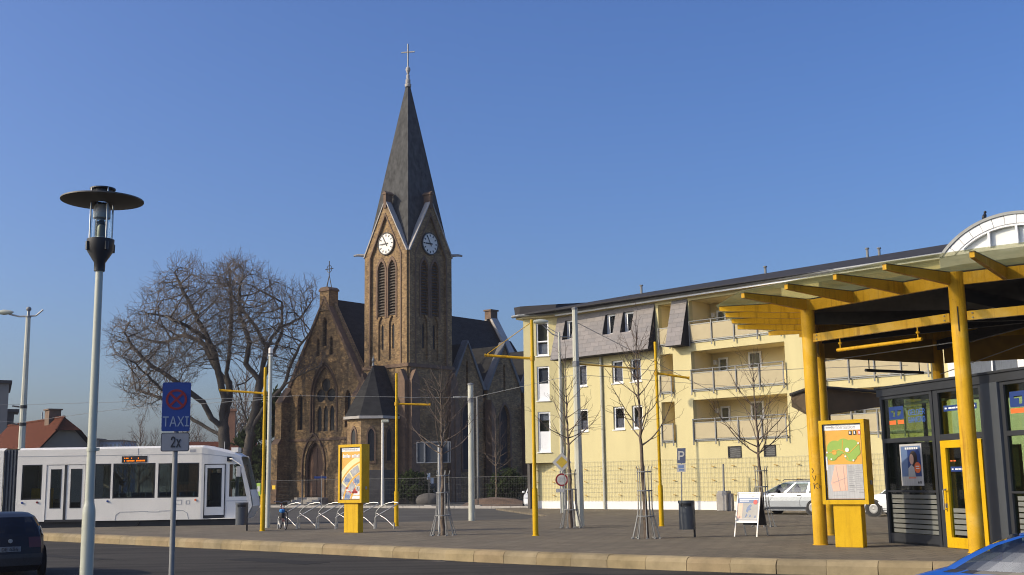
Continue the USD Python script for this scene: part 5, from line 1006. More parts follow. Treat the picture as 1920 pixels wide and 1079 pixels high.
for k in range(8):
    a, b = VS[k], VS[(k + 1) % 8]; d, n, ln = side(a, b)
    q = MB(); q.beam((*(a + d * 0.15), (ZB + ZT) / 2), (*(b - d * 0.15), (ZB + ZT) / 2), 0.10, ZT - ZB); rb = obj('ring_beam', q, M['column_yellow'], CN)
    if k in (1, 2, 3):
        q = MB(); q.beam((*(a + d * 0.2), 5.09), (*(b - d * 0.2), 5.09), 0.12, 0.20); lb = obj('lower_beam', q, M['column_yellow'], CN)
        q = MB()
        for e in (a + d * 0.32, b - d * 0.32):
            for z in (5.04, 5.14): p0 = np.array([*(e + n * 0.06), z]); q.tube([p0, p0 + np.array([*n, 0]) * 0.02], 0.018, 6)
        obj('bolt', q, M['steel_dull'], lb, kind='stuff')
        if k == 1:
            e0, e1 = a + d * 0.95 + n * 0.05, a + d * 3.45 + n * 0.05
            q = MB(); q.tube([(*e0, 4.70), (*e1, 4.70)], 0.042, 10); o = obj('tube_lamp', q, M['yellow_old'], CN)
            for e in (e0 + d * 0.1, e1 - d * 0.1):
                q = MB(); q.tube([(*e, 4.72), (*e, 4.99)], 0.015, 6); q.lathe([(0.03, 4.83), (0.05, 4.86), (0.03, 4.89)], 8, (*e, 0)); obj('hanger', q, M['yellow_old'], o)
    else:
        q = MB(); q.beam((*(a + d * 0.2), 5.42), (*(b - d * 0.2), 5.42), 0.06, 0.74); obj('fascia', q, M['ochre'], CN)
        if k == 7:
            e0, e1 = a + d * 0.9 - n * 0.2, a + d * 3.3 - n * 0.2
            q = MB(); q.tube([(*e0, 4.72), (*e1, 4.72)], 0.045, 8); o = obj('tube_lamp', q, M['black'], CN)
            for e in (e0 + d * 0.15, e1 - d * 0.15): q = MB(); q.tube([(*e, 4.74), (*e, 5.06)], 0.016, 6); obj('hanger', q, M['black'], o)
    rs = raf.get((k, (k + 1) % 8), [0.6, 2.3, 4.2]); tips = []
    for s in rs:
        base = a + d * s; tip = base + n * OUT; tips.append(tip)
        q = MB(); nn, dd = np.array([*n, 0]), np.array([*d, 0])
        p0, p1 = np.array([*base, 0]) + nn * 0.05, np.array([*tip, 0])
        v = [p + dd * t * 0.05 + [0, 0, z] for p, zs in ((p0, (ZB + 0.01, ZT + 0.01)), (p1, (5.97, 6.085))) for t in (-1, 1) for z in zs]
        q.hull(v); r_o = obj('rafter', q, M['yellow_old'], CN)
        q = MB(); v = [p + dd * t * 0.055 + [0, 0, z] for p, zs in ((p0, (ZT + 0.011, ZT + 0.026)), (p1, (6.086, 6.101))) for t in (-1, 1) for z in zs]; q.hull(v); obj('glazing_bead', q, M['black'], r_o)
    tips_all.append((a, b, d, n, ln, rs, tips))
for k in range(8):
    a, b, d, n, ln, rs, tips = tips_all[k]; na = tips_all[(k + 1) % 8]
    edge = list(zip([a + d * s for s in rs], tips)) + [(na[0] + na[2] * na[5][0], na[6][0])]
    for (b0, t0), (b1, t1) in zip(edge[:-1], edge[1:]):
        i0, i1 = b0 - (t0 - b0) * 0.03, b1 - (t1 - b1) * 0.03; o0, o1 = b0 + (t0 - b0) * 1.04, b1 + (t1 - b1) * 1.04
        q = MB(); q.hull([(*i0, 6.105), (*i1, 6.105), (*o0, 6.118), (*o1, 6.118), (*i0, 6.117), (*i1, 6.117), (*o0, 6.13), (*o1, 6.13)]); obj('roof_glass', q, M['glass_roof'], CN)
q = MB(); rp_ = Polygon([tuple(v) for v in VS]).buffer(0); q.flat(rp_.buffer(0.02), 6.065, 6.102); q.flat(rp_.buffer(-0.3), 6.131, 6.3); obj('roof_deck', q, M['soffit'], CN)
q = MB()
cen = np.array([13.6, 29.0])
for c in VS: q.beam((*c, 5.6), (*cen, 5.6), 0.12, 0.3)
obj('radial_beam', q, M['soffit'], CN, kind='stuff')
q = MB(); q.tube([(*(c3 + [0.1, 0]), 4.95), (*(c2 + [0.3, 0.3]), 4.6)], 0.014, 5); q.tube([(*(c8), 4.7), (*(c4), 5.3)], 0.014, 5); obj('tie_rod', q, M['steel'], CN)
# barrel-vault rooflight
BV0 = np.array([10.38, 27.54]); bd_, bn_2 = np.array([0.785, -0.619]), np.array([0.619, 0.785])
FV = lambda u, d, z: (BV0[0] + bd_[0] * u + bn_2[0] * d, BV0[1] + bd_[1] * u + bn_2[1] * d, z)
Rv, cu, cz = 2.09, 1.65, 5.56
ang = lambda r: math.asin(min(1, (6.84 - cz) / r))
def seg_(r, zlow=6.84, n=40):
    a0 = math.asin((zlow - cz) / r); return Polygon([(cu + r * math.cos(t), cz + r * math.sin(t)) for t in np.linspace(a0, PI - a0, n)])
q = MB(); q.extr(seg_(Rv + 0.05).difference(seg_(Rv - 0.02, 6.839)), FV, -0.03, 5.0); q.extr(sbox(-0.05, 6.29, 3.35, 6.839), FV, 0.02, 5.0); bo = obj('barrel_rooflight', q, M['zinc'], CN, smooth=30)
N = 13; a0 = math.asin((6.84 - cz) / Rv)
for j in range(N):
    t0, t1 = a0 + (PI - 2 * a0) * j / N + 0.0025, a0 + (PI - 2 * a0) * (j + 1) / N - 0.0025
    tt = np.linspace(t0, t1, 5); r0, r1 = Rv - 0.235, Rv - 0.02
    pg = Polygon([(cu + r1 * math.cos(t), cz + r1 * math.sin(t)) for t in tt] + [(cu + r0 * math.cos(t), cz + r0 * math.sin(t)) for t in tt[::-1]])
    q = MB(); q.extr(pg.intersection(sbox(-1, 6.84, 5, 9)), FV, 0.0 + 0.004 * (j % 2), 0.06); obj('rim_panel', q, M['stainless_dull'] if 'stainless_dull' in M else M.setdefault('stainless_dull', mat('bright_zinc_sheet', (0.60, 0.60, 0.58), 0.42, metal=0.35, var=0.12, scale=3, bump=0.12, bscale=5)), bo)
tym = seg_(Rv - 0.24, 6.845)
mu = [0.50, 1.12, 1.75, 2.38, 2.95]
fr = tym.difference(tym.buffer(-0.045)).union(unary_union([sbox(u - 0.025, 6.84, u + 0.025, 8).intersection(tym) for u in mu])).union(sbox(0.2, 6.845, 3.1, 6.9).intersection(tym))
q = MB(); q.extr(fr, FV, 0.02, 0.12); obj('tympanum_frame', q, M['upvc'], bo)
M['frosted'] = mat('frosted_white_panel', (0.66, 0.68, 0.64), 0.4, var=0.03)
for g_ in tym.difference(fr).geoms:
    q = MB(); q.extr(g_.buffer(0.01), FV, 0.14, 0.16); obj('tympanum_pane', q, M['frosted'], bo)
# the low shelter roof behind
t = thing('low_shelter', 'low brown shelter roof glimpsed behind the first canopy columns', 'shelter', (10.3, 40.2, 0))
q = MB(); q.hull([(-0.75, -0.2, 4.25), (-0.75, -0.2, 4.40), (-0.1, -0.6, 4.62), (-0.2, -0.6, 3.62), (2.5, 0.4, 4.45), (2.5, 0.4, 4.0), (2.5, 3.0, 4.5), (0, 3.0, 4.6), (2.5, 3.0, 4.2), (0, 3.0, 4.2)]); obj('roof', q, M['shelter_brown'], t)
q = MB(); q.tube([(-0.8, -0.2, 4.42), (-0.1, -0.66, 4.66), (2.55, 0.25, 4.5)], 0.06, 6); obj('gutter', q, M['soffit'], t)
for x in (0.9,): q = MB(); q.cyl(x, 1.4, 0, 4.3, 0.09); obj('post', q, M['shelter_brown'], t)
# bird on the rooflight
bu, bz = 0.98, cz + math.sqrt((Rv + 0.05) ** 2 - (0.98 - cu) ** 2); bp = np.array(FV(bu, 0.3, bz))
t = thing('bird', 'small dark bird perched on the arched rooflight', 'bird', tuple(bp), 0.5)
q = MB()
for c, r in (((0, 0, 0.12), 0.055), ((0.03, 0, 0.17), 0.045)):
    s_ = trimesh.creation.icosphere(2, r); q.add(s_.vertices * [1, 0.85, 1.35] + np.array(c) * [1, 1, 1] - np.array([0, 0, 0.35 * 0.0]), s_.faces)
s_ = trimesh.creation.icosphere(2, 0.034); q.add(s_.vertices + [0.05, 0, 0.255], s_.faces)
q.hull([(-0.02, -0.03, 0.10), (-0.02, 0.03, 0.10), (-0.13, -0.02, 0.02), (-0.13, 0.02, 0.02), (-0.04, 0, 0.05)]); q.hull([(0.075, -0.01, 0.255), (0.075, 0.01, 0.255), (0.075, 0, 0.268), (0.115, 0, 0.245)])
obj('body', q, M['black'], t, smooth=40)
q = MB()
for s in (-1, 1): q.tube([(0.0, s * 0.02, 0.08), (0.01, s * 0.02, 0.0)], 0.006, 5)
obj('legs', q, M['ink'], t)

# ---------------------------------------------------------------- bank pavilion under the canopy
PV = thing('bank_pavilion', 'dark grey glazed bank pavilion with a yellow-framed door', 'kiosk', (9.3, 29.56, 0), math.atan2(-0.965, 0.262))
PH, PD, PLn = 3.86, 3.4, 7.2
q = MB(); q.box(-0.06, -0.06, 3.62, PLn, PD, PH); q.box(-0.10, -0.10, PH - 0.05, PLn, PD + 0.05, PH + 0.0); obj('fascia', q, M['anthracite'], PV)
q = MB(); q.box(0, 0, 0, PLn, PD, 0.05); q.box(0, 0.0, 0, 2.08, 0.10, 0.25); q.box(4.72, 0.0, 0, PLn, 0.10, 0.25); q.box(0, PD - 0.1, 0, PLn, PD, 1.1); obj('base', q, M['anthracite'], PV)
def bar(x0, z0, x1, z1, name='mullion', y0=-0.02, y1=0.10, m='anthracite'):
    q = MB(); q.bbox(x0, y0, z0, x1, y1, z1, b=0.006); return obj(name, q, M[m], PV)
for x0, x1 in ((0, 0.09), (2.08, 2.18), (2.22, 2.40), (3.90, 4.02), (4.62, 4.73)): bar(x0, 0.0, x1, 3.62)
bar(4.05, 0.0, 4.60, 3.62, 'corner_post', -0.08, 0.2, 'bin')
for a, b in ((0.09, 2.08), (4.73, PLn)):
    bar(a, 2.45, b, 2.56, 'transom'); bar(a, 3.54, b, 3.62, 'transom'); bar(a, 1.24, b, 1.29, 'transom'); 
bar(2.40, 2.44, 3.90, 2.58, 'transom'); bar(2.40, 3.54, 3.90, 3.62, 'transom')
for y in (0.0,): 
    for j in range(3): q = MB(); q.box(-0.01, 0.11 + j * 1.1, 0, 0.06, 0.19 + j * 1.1, 3.62); obj('mullion', q, M['anthracite'], PV)
for j in range(5): q = MB(); q.box(0.0 + j * 1.8, PD - 0.08, 1.1, 0.09 + j * 1.8, PD, 3.62); obj('mullion', q, M['anthracite'], PV)
panes = [(0.09, 0.25, 2.08, 1.24), (0.09, 1.29, 2.08, 2.45), (0.09, 2.56, 2.08, 3.54), (2.40, 2.58, 3.90, 3.54), (4.73, 0.25, PLn, 1.24), (4.73, 1.29, PLn, 2.45), (4.73, 2.56, PLn, 3.54)]
gl = []
for a, c, b, d in panes: q = MB(); q.box(a, 0.03, c, b, 0.038, d); gl.append(obj('window_pane', q, M['glass_green'], PV))
q = MB(); q.box(0.03, 0.1, 0.05, 0.036, PD - 0.1, 3.6); obj('side_pane', q, M['glass_green'], PV)
q = MB(); q.box(0.1, PD - 0.05, 1.1, PLn, PD - 0.044, 3.6); obj('back_pane', q, M['glass_green'], PV)
q = MB(); q.box(0.2, 1.5, 0.05, 1.0, 2.3, 2.0); q.bbox(4.9, 1.6, 0.05, 5.7, 2.4, 2.1, b=0.03); q.box(0.15, 2.4, 0.05, 2.0, 2.5, 2.35); obj('cash_machine', q, M['dark'], PV)
q = MB(); q.box(0.10, 0.14, 0.05, 0.14, PD - 0.2, 2.48); obj('partition', q, M['dark'], PV)
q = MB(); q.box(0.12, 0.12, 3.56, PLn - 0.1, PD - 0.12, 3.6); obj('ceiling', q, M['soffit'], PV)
for a, b in ((0.3, 1.95), (2.6, 3.8), (5.0, 5.8)): q = MB(); q.bbox(a, 0.5, 3.40, b, 0.62, 3.46, b=0.015); obj('ceiling_lamp', q, M['frosted'], PV)
# frosted stripes
M['stripe'] = usdkit.material(stage, '/World/Looks/frosted_stripe', {'t': ('transparent_bsdf', {'color': (0.7, 0.72, 0.7)}), 'd': ('diffuse_bsdf', {'color': (0.20, 0.205, 0.185)}), 'm': ('mix_closure', {'fac': 0.72})}, [('t.BSDF', 'm.closure1'), ('d.BSDF', 'm.closure2')], surface='m.closure')
for k, (a, b) in ((0, (0.2, 2.02)), (4, (4.85, 7.1))):
    for j in range(8): q = MB(); q.box(a, 0.022, 0.27 + j * 0.118, b, 0.026, 0.27 + j * 0.118 + 0.09); obj('frosted_stripe', q, M['stripe'], gl[k])
# door
q = MB(); fr = sbox(2.41, 0.01, 3.89, 2.43).difference(sbox(2.59, 0.24, 3.71, 2.26)); q.extr(fr, F0, -0.045, 0.06); dr = obj('door', q, M['yellow'], PV)
q = MB(); q.box(2.59, 0.01, 0.24, 3.71, 0.018, 2.26); obj('door_pane', q, M['glass_green'], dr)
q = MB(); q.tube([(2.50, -0.05, 1.30), (2.50, -0.12, 1.30), (2.50, -0.12, 0.86), (2.50, -0.05, 0.86)], 0.016, 8); q.tube([(2.50, -0.12, 1.30), (2.62, -0.12, 1.33)], 0.014, 6); q.box(2.46, -0.06, 0.9, 2.54, -0.046, 1.0); obj('door_handle', q, M['stainless'], dr)
for j in range(5): q = MB(); q.box(2.66, 0.002, 0.30 + j * 0.125, 3.66, 0.006, 0.30 + j * 0.125 + 0.095); obj('frosted_stripe', q, M['stripe'], dr)
def dec(par, name, polys, m, d=0.026, th=0.003):
    q = MB()
    for p_ in polys: q.extr(p_, F0, d - th, d)
    return obj(name, q, M[m], par)
for x in (2.66, 3.45):
    pass
dec(dr, 'blue_notice', [sbox(2.68, 1.72, 3.66, 1.83)], 'print_blue', 0.006); dec(dr, 'notice_print', [sbox(2.72 + 0.12 * j, 1.76, 2.72 + 0.12 * j + (0.10 if j % 3 else 0.06), 1.79) for j in range(7)], 'sign_white', 0.002)
dec(dr, 'orange_notice', [sbox(3.2, 1.64, 3.6, 1.71)], 'orange', 0.006); dec(dr, 'orange_mark', [sbox(2.68, 1.95, 2.76, 1.98)], 'orange', 0.006); dec(dr, 'orange_mark', [sbox(2.80, 1.95, 2.88, 1.98)], 'orange', 0.006)
g3 = gl[3]
dec(g3, 'blue_notice', [sbox(2.55, 3.10, 3.75, 3.23)], 'print_blue'); dec(g3, 'notice_print', [sbox(2.60 + 0.14 * j, 3.15, 2.60 + 0.14 * j + (0.12 if j % 3 else 0.07), 3.185) for j in range(8)], 'sign_white', 0.0225); dec(g3, 'orange_notice', [sbox(3.2, 3.01, 3.6, 3.085)], 'orange')
# window logos and lettering
def logo(par, x, z, w, h):
    dec(par, 'logo_square', [sbox(x, z + h * 0.28, x + w, z + h).difference(unary_union([Polygon([(x + w * 0.14, z + h * 0.78), (x + w * 0.42, z + h * 0.78), (x + w * 0.40, z + h * 0.42), (x + w * 0.30, z + h * 0.42), (x + w * 0.30, z + h * 0.68), (x + w * 0.14, z + h * 0.68)]), Polygon([(x + w * 0.62, z + h * 0.78), (x + w * 0.86, z + h * 0.78), (x + w * 0.80, z + h * 0.56), (x + w * 0.62, z + h * 0.42), (x + w * 0.56, z + h * 0.56)])]))], 'print_blue')
    dec(par, 'logo_bar', [sbox(x, z, x + w * 0.45, z + h * 0.22), sbox(x + w * 0.58, z, x + w, z + h * 0.22)], 'orange')
logo(gl[2], 0.32, 2.90, 0.62, 0.44); logo(gl[6], 4.86, 2.92, 0.95, 0.46)
M['letter_blue'] = plain('blue_letter_film', (0.03, 0.10, 0.40), 0.5)
for s_, z in (('GELDER', 3.09), ('BANKING', 2.91)):
    q = MB(); q.text(s_, 0.135, F0, 1.48, z, 0.024, 0.003, sx=0.95 if s_ == 'GELDER' else 0.80); obj('lettering', q, M['letter_blue'], gl[2])
# poster with a woman's portrait, a plain print
p1_ = gl[1]
pa = dec(p1_, 'poster', [sbox(0.68, 1.40, 1.58, 2.40)], 'curtain', 0.028, 0.012)
dec(pa, 'poster_blue', [sbox(0.73, 1.62, 1.53, 2.35)], 'print_slate', 0.0155)
dec(pa, 'poster_light', [Polygon([(1.0, 1.62), (1.0, 2.28), (1.45, 2.3), (1.53, 2.1), (1.53, 1.62)])], 'print_blue', 0.0130)
dec(pa, 'poster_hair', [Point(1.24, 2.08).buffer(0.15), Polygon([(1.12, 2.1), (1.38, 2.1), (1.45, 1.72), (1.28, 1.72), (1.2, 1.9)])], 'hair', 0.0100)
dec(pa, 'poster_face', [affinity.scale(Point(1.17, 2.03).buffer(0.10), 0.85, 1.25)], 'skin', 0.0070)
dec(pa, 'poster_blouse', [Polygon([(1.0, 1.62), (1.02, 1.82), (1.15, 1.90), (1.25, 1.84), (1.30, 1.62)])], 'curtain', 0.0070)
dec(pa, 'poster_orange_ball', [Point(1.40, 1.83).buffer(0.13)], 'orange', 0.0040); dec(pa, 'ball_print', [sbox(1.33, 1.85, 1.47, 1.87), sbox(1.34, 1.80, 1.47, 1.82)], 'sign_white', 0.0010)
dec(pa, 'poster_headline', [sbox(0.92 + 0.09 * j, 2.27, 0.985 + 0.09 * j, 2.32) for j in range(6)], 'sign_white', 0.0098)
dec(pa, 'poster_foot', [sbox(1.0, 1.575, 1.3, 1.60)], 'orange', 0.0155); dec(pa, 'poster_mark', [sbox(1.36, 1.45, 1.42, 1.5), sbox(1.45, 1.45, 1.5, 1.51)], 'ink', 0.0155)
pb = dec(gl[5], 'poster', [sbox(5.55, 1.35, 6.4, 2.42)], 'curtain', 0.028, 0.012); dec(pb, 'poster_blue', [sbox(5.6, 1.5, 6.35, 2.37)], 'print_slate', 0.0155)
# ---------------------------------------------------------------- trees
def limbs_mesh(pos, par, rad, sides):
    """tapered tubes parent->child, one mesh"""
    idx = np.where(par >= 0)[0]; a, b = pos[par[idx]], pos[idx]
    d = b - a; L = np.linalg.norm(d, axis=1, keepdims=True); d = d / np.maximum(L, 1e-9)
    ref = np.where(np.abs(d[:, 2:3]) < 0.9, [[0, 0, 1.0]], [[1.0, 0, 0]])
    u = np.cross(d, ref); u /= np.linalg.norm(u, axis=1, keepdims=True); w = np.cross(d, u)
    th = np.arange(sides) * 2 * PI / sides
    ringv = np.cos(th)[None, :, None] * u[:, None, :] + np.sin(th)[None, :, None] * w[:, None, :]
    ra, rb = np.minimum(rad[par[idx]], rad[idx] * 1.6), rad[idx]
    va = (a - d * (ra * 0.3)[:, None])[:, None, :] + ringv * ra[:, None, None]; vb = (b + d * (rb * 0.3)[:, None])[:, None, :] + ringv * rb[:, None, None]
    v = np.concatenate([va, vb], 1).reshape(-1, 3); k = len(idx); base = (np.arange(k) * 2 * sides)[:, None, None]
    j = np.arange(sides); f = np.stack([j, (j + 1) % sides, sides + (j + 1) % sides, sides + j], 1)[None] + base
    f = f.reshape(-1, 4); f = np.vstack([f[:, [0, 1, 2]], f[:, [0, 2, 3]]])
    return v, f
def pipe(par, n, rmin, p=2.2, tips=1.0):
    acc = np.zeros(n); kids = np.zeros(n, int)
    for i in range(n):
        if par[i] >= 0: kids[par[i]] += 1
    for i in range(n - 1, -1, -1):
        if kids[i] == 0: acc[i] = rmin ** p
        if par[i] >= 0: acc[par[i]] += acc[i]
    return acc ** (1 / p)
def colonize(limbs, attr, step, kill, infl, iters, rng, jit=0.25):
    pos, par = [], []
    for pl in limbs:
        pl = np.array(pl, float); start = None
        if pos:
            dist = np.linalg.norm(np.array(pos) - pl[0], axis=1); start = int(dist.argmin())
        dens = [pl[0]]
        for q in range(len(pl) - 1):
            m = max(1, int(np.linalg.norm(pl[q + 1] - pl[q]) / step))
            for i in range(1, m + 1): dens.append(pl[q] + (pl[q + 1] - pl[q]) * i / m + rng.normal(0, 0.03, 3))
        for i, q in enumerate(dens):
            if i == 0 and start is not None: prev = start; continue
            par.append(-1 if not pos else (prev if i > 0 else start)); pos.append(q); prev = len(pos) - 1
    pos, par = np.array(pos), np.array(par); alive = attr.copy(); trunk_n = len(pos)
    for it in range(iters):
        if len(alive) == 0: break
        tr_ = cKDTree(pos); dd, ii = tr_.query(alive, distance_upper_bound=infl)
        ok = np.isfinite(dd)
        if not ok.any(): break
        dirs = np.zeros_like(pos); v = alive[ok] - pos[ii[ok]]; v /= np.maximum(np.linalg.norm(v, axis=1, keepdims=True), 1e-9)
        np.add.at(dirs, ii[ok], v); act = np.unique(ii[ok]); dv = dirs[act] + rng.normal(0, jit, (len(act), 3)) + [0, 0, 0.20]
        dv /= np.maximum(np.linalg.norm(dv, axis=1, keepdims=True), 1e-9); new = pos[act] + dv * step
        dn, _ = cKDTree(pos).query(new); keep = dn > step * 0.45
        if not keep.any(): break
        pos = np.vstack([pos, new[keep]]); par = np.concatenate([par, act[keep]])
        dk, _ = cKDTree(pos).query(alive); alive = alive[dk > kill]
    return pos, par, trunk_n
def zpx(px, py, Y):     # where a limb seen at that place of the photograph stands, at depth Y in metres
    d = _f + (px - 960) / 2175 * _r - (py - 539.5) / 2175 * _u
    t = Y / d[1]; return np.array([d[0] * t, Y, EYE + d[2] * t])
def old_tree(label, base, limbs_px, crown, n_attr, seed, Y):
    rg = np.random.default_rng(seed); root = zpx(*base, Y); root[2] = -0.1
    limbs = []
    for k, (dep0, dep1, pts) in enumerate(limbs_px):
        pts = [zpx(200 + 0.3615 * x, 470 + 0.3615 * y, Y + dep0 + (dep1 - dep0) * i / max(1, len(pts) - 1)) - root for i, (x, y) in enumerate(pts)]
        if k == 0: pts = [np.zeros(3)] + pts
        limbs.append(pts)
    pg = Polygon([(200 + 0.3615 * x, 470 + 0.3615 * y) for x, y in crown]); x0, y0, x1, y1 = pg.bounds; at = []
    c = np.array(pg.centroid.coords[0])
    while len(at) < n_attr:
        q = np.array([rg.uniform(x0, x1), rg.uniform(y0, y1)])
        if not pg.contains(Point(q)): continue
        edge = min(1.0, pg.exterior.distance(Point(q)) / 55.0); dep = 6.5 * math.sqrt(max(0.05, edge))
        w_ = zpx(q[0], q[1], Y + rg.uniform(-dep, dep)); lc = (w_[:2] - [-8.35, 92.0]) @ np.array([[0.643, -0.766], [0.766, 0.643]])
        if lc[0] > -1.5 and lc[1] < 16.5: continue
        at.append(w_ - root)
    pos, par, tn = colonize(limbs, np.array(at), 0.40, 0.50, 3.4, 80, rg, 0.13)
    # end twigs
    n0 = len(pos); kids = np.bincount(par[par >= 0], minlength=n0); src = np.where((kids <= 1) & (np.arange(n0) >= tn))[0]
    ex, ep = [], []
    for s_ in src:
        d = pos[s_] - pos[par[s_]]; d /= np.linalg.norm(d)
        for r_ in range(4 if kids[s_] == 0 else 1):
            v = d + rg.normal(0, 0.38, 3) + [0, 0, 0.2]; v /= np.linalg.norm(v); ex.append(pos[s_] + v * rg.uniform(0.5, 1.25)); ep.append(s_)
    n1 = len(pos); ex2, ep2 = [], []
    for i_, (e_, s_) in enumerate(zip(ex, ep)):
        for r_ in range(2):
            b_ = pos[s_] + (e_ - pos[s_]) * rg.uniform(0.3, 1.0); v = (e_ - pos[s_]) / np.linalg.norm(e_ - pos[s_]) + rg.normal(0, 0.5, 3) + [0, 0, 0.25]; v /= np.linalg.norm(v)
            ex2 += [b_ + v * rg.uniform(0.25, 0.7)]; ep2 += [n1 + i_]
    pos = np.vstack([pos, np.array(ex), np.array(ex2)]); par = np.concatenate([par, np.array(ep), np.array(ep2)])
    rad = pipe(par, len(pos), 0.0062, 2.08); rad = np.minimum(rad, 0.85)
    t = thing('old_tree', label, 'tree', (root[0], root[1], 0.0 - 0.05))
    big = rad > 0.035
    for i_ in range(1, len(par)): big[i_] &= big[par[i_]]
    pb, pt = np.where(big, par, -1), np.where(~big, par, -1)
    obj('trunk', limbs_mesh(pos, pb, rad, 8), M['bark_old'], t, smooth=True)
    obj('crown', limbs_mesh(pos, pt, rad, 3), M['twig_old'], t)
    return t, pos, rad, root
crownA = [(20, 480), (35, 380), (160, 310), (250, 150), (370, 50), (470, 60), (530, 130), (640, 30), (700, 40), (700, 400), (620, 560), (480, 640), (420, 720), (330, 720), (250, 830), (150, 830), (60, 720), (100, 620), (30, 560)]
limA = [(0, 0, [(610, 1010), (605, 930)]),
        (0, -1, [(605, 930), (600, 850), (615, 780), (590, 690), (560, 540), (510, 430), (440, 300), (390, 200), (360, 130)]),
        (0, 2, [(605, 900), (640, 760), (622, 640), (640, 480), (650, 330), (640, 200), (640, 100)]),
        (0, -3, [(605, 930), (540, 870), (500, 790), (430, 740), (330, 660), (230, 600), (150, 520), (90, 430)]),
        (0, 3, [(600, 960), (530, 930), (430, 870), (350, 800), (280, 770), (150, 720)]),
        (2.4, 4, [(350, 815), (280, 840), (210, 890), (190, 850), (150, 855)]),
        (-1.5, -5, [(430, 740), (330, 740), (280, 720), (210, 650), (150, 590), (90, 560)]),
        (-0.6, -4, [(540, 470), (420, 400), (330, 350), (170, 320)]),
        (1, 5, [(630, 700), (560, 600), (500, 480), (400, 440), (300, 480)])]
T1 = old_tree('older left tree of the bare pair behind the tram, with a low drooping limb', (412, 950), limA, crownA, 3400, 11, 98.0)
crownB = [(560, 150), (640, 40), (760, 70), (900, 160), (980, 210), (1090, 150), (1080, 290), (1000, 420), (960, 560), (1150, 560), (1140, 620), (930, 690), (840, 620), (700, 560), (600, 600), (560, 400)]
limB = [(0, 0, [(725, 1075), (745, 960)]),
        (0, 2, [(745, 960), (700, 800), (680, 700), (720, 690), (790, 630)]),
        (0, -2, [(745, 940), (770, 830), (790, 680), (720, 590), (740, 480), (690, 330), (690, 180)]),
        (-0.5, 1, [(790, 690), (815, 580), (830, 500), (770, 400), (700, 300)]),
        (0.4, 3, [(830, 500), (900, 400), (1000, 360), (1085, 240)]),
        (0, -2.5, [(745, 950), (775, 890), (830, 800), (920, 700), (1020, 640), (1140, 590)]),
        (0, 4, [(780, 760), (850, 570), (910, 420), (910, 270)]),
        (-1.2, -4, [(925, 690), (950, 600), (1000, 500), (1060, 420)])]
T2 = old_tree('older right tree of the bare pair, one thick limb reaching across the church front', (468, 946), limB, crownB, 2300, 12, 96.5)
q = MB(); rg = np.random.default_rng(5); np_ = zpx(200 + 0.3615 * 640, 470 + 0.3615 * 180, 98)
for k in range(160):
    a = rg.normal(0, 0.2, 3); b = a + rg.normal(0, 0.25, 3) * [1, 1, 0.5]; q.tube([a, b], 0.012, 3, False)
nt = thing('nest', 'dark ball of twigs high in the bare left tree', 'nest', tuple(np_)); obj('twigs', q, M['bark_old'], nt, kind='stuff')

def young_tree(label, loc, h, seed, spread, stem_h, lean=0.0, n_br=16, r0=0.065, group=None, name='young_tree', thick=1.0):
    rg = np.random.default_rng(seed); pos, par, rad = [np.zeros(3)], [-1], [r0]
    def grow(i, d, ln, r, lvl, up):
        n = max(2, int(ln / 0.16)); p = pos[i]
        for k in range(n):
            d = d + rg.normal(0, 0.07 + 0.05 * lvl, 3) + [0, 0, up]; d = d / np.linalg.norm(d); p = p + d * ln / n
            pos.append(p); par.append(i); rad.append(max(0.0035, r * (1 - 0.75 * (k + 1) / n))); i = len(pos) - 1
            if lvl < 3 and rg.random() < (0.52, 0.46, 0.36)[lvl] and k > 0:
                s_ = rg.normal(0, 1, 3); s_ -= d * (s_ @ d); s_ /= np.linalg.norm(s_); nd = d * 0.72 + s_ * 0.62; grow(i, nd / np.linalg.norm(nd), ln * rg.uniform(0.3, 0.55) * (1 - 0.5 * k / n), rad[i] * 0.62, lvl + 1, 0.05)
    i = 0; n = 24; hh = h * 0.9; kk = 0
    dirs = np.array([lean, 0, 1.0])
    for k in range(1, n + 1):
        z = hh * k / n; p = np.array([lean * z + rg.normal(0, 0.012), rg.normal(0, 0.012), z]); pos.append(p); par.append(i); rad.append(max(0.008, r0 * (1 - 0.86 * (z / hh) ** 0.9))); i = len(pos) - 1
        if z > stem_h:
            for _ in range(rg.integers(1, 4)):
                a = kk * 2.4 + rg.normal(0, 0.4); kk += 1; f = (z - stem_h) / (hh - stem_h)
                d = np.array([math.cos(a), math.sin(a), rg.uniform(0.15, 0.65) + 0.9 * f]); d /= np.linalg.norm(d)
                grow(i, d, spread * (1.15 - 0.75 * f) * rg.uniform(0.75, 1.1), max(0.009, rad[i] * 0.5), 0, 0.075)
    grow(i, np.array([0.05, 0, 1.0]), h * 0.14, 0.012, 0, 0.02)
    pos, par, rad = np.array(pos), np.array(par), np.array(rad) * thick
    t = thing(name, label, 'tree', (*loc, 0), 0, group)
    big = rad > 0.012
    for i_ in range(1, len(par)): big[i_] &= big[par[i_]]
    obj('trunk', limbs_mesh(pos, np.where(big, par, -1), rad, 7), M['bark_young'], t, smooth=True)
    obj('crown', limbs_mesh(pos, np.where(~big, par, -1), rad, 3), M['twig_young'], t)
    return t
young_tree('young bare tree with a slim upright crown in front of the church aisle', (-2.3, 37.4), 5.2, 21, 1.75, 2.5, -0.01, thick=1.25)
young_tree('young bare tree beside the tall pale mast, its crown before the bay windows', (1.95, 41.5), 6.4, 22, 1.65, 2.7, -0.015, thick=1.25)
young_tree('largest young bare tree, between the two yellow columns on the right', (3.68, 33.5), 6.3, 23, 2.05, 2.5, -0.02, thick=1.25)
young_tree('young bare tree behind the A-board, its crown before the lowest balcony', (8.35, 39.9), 5.9, 24, 2.1, 2.4, -0.02, thick=1.25)
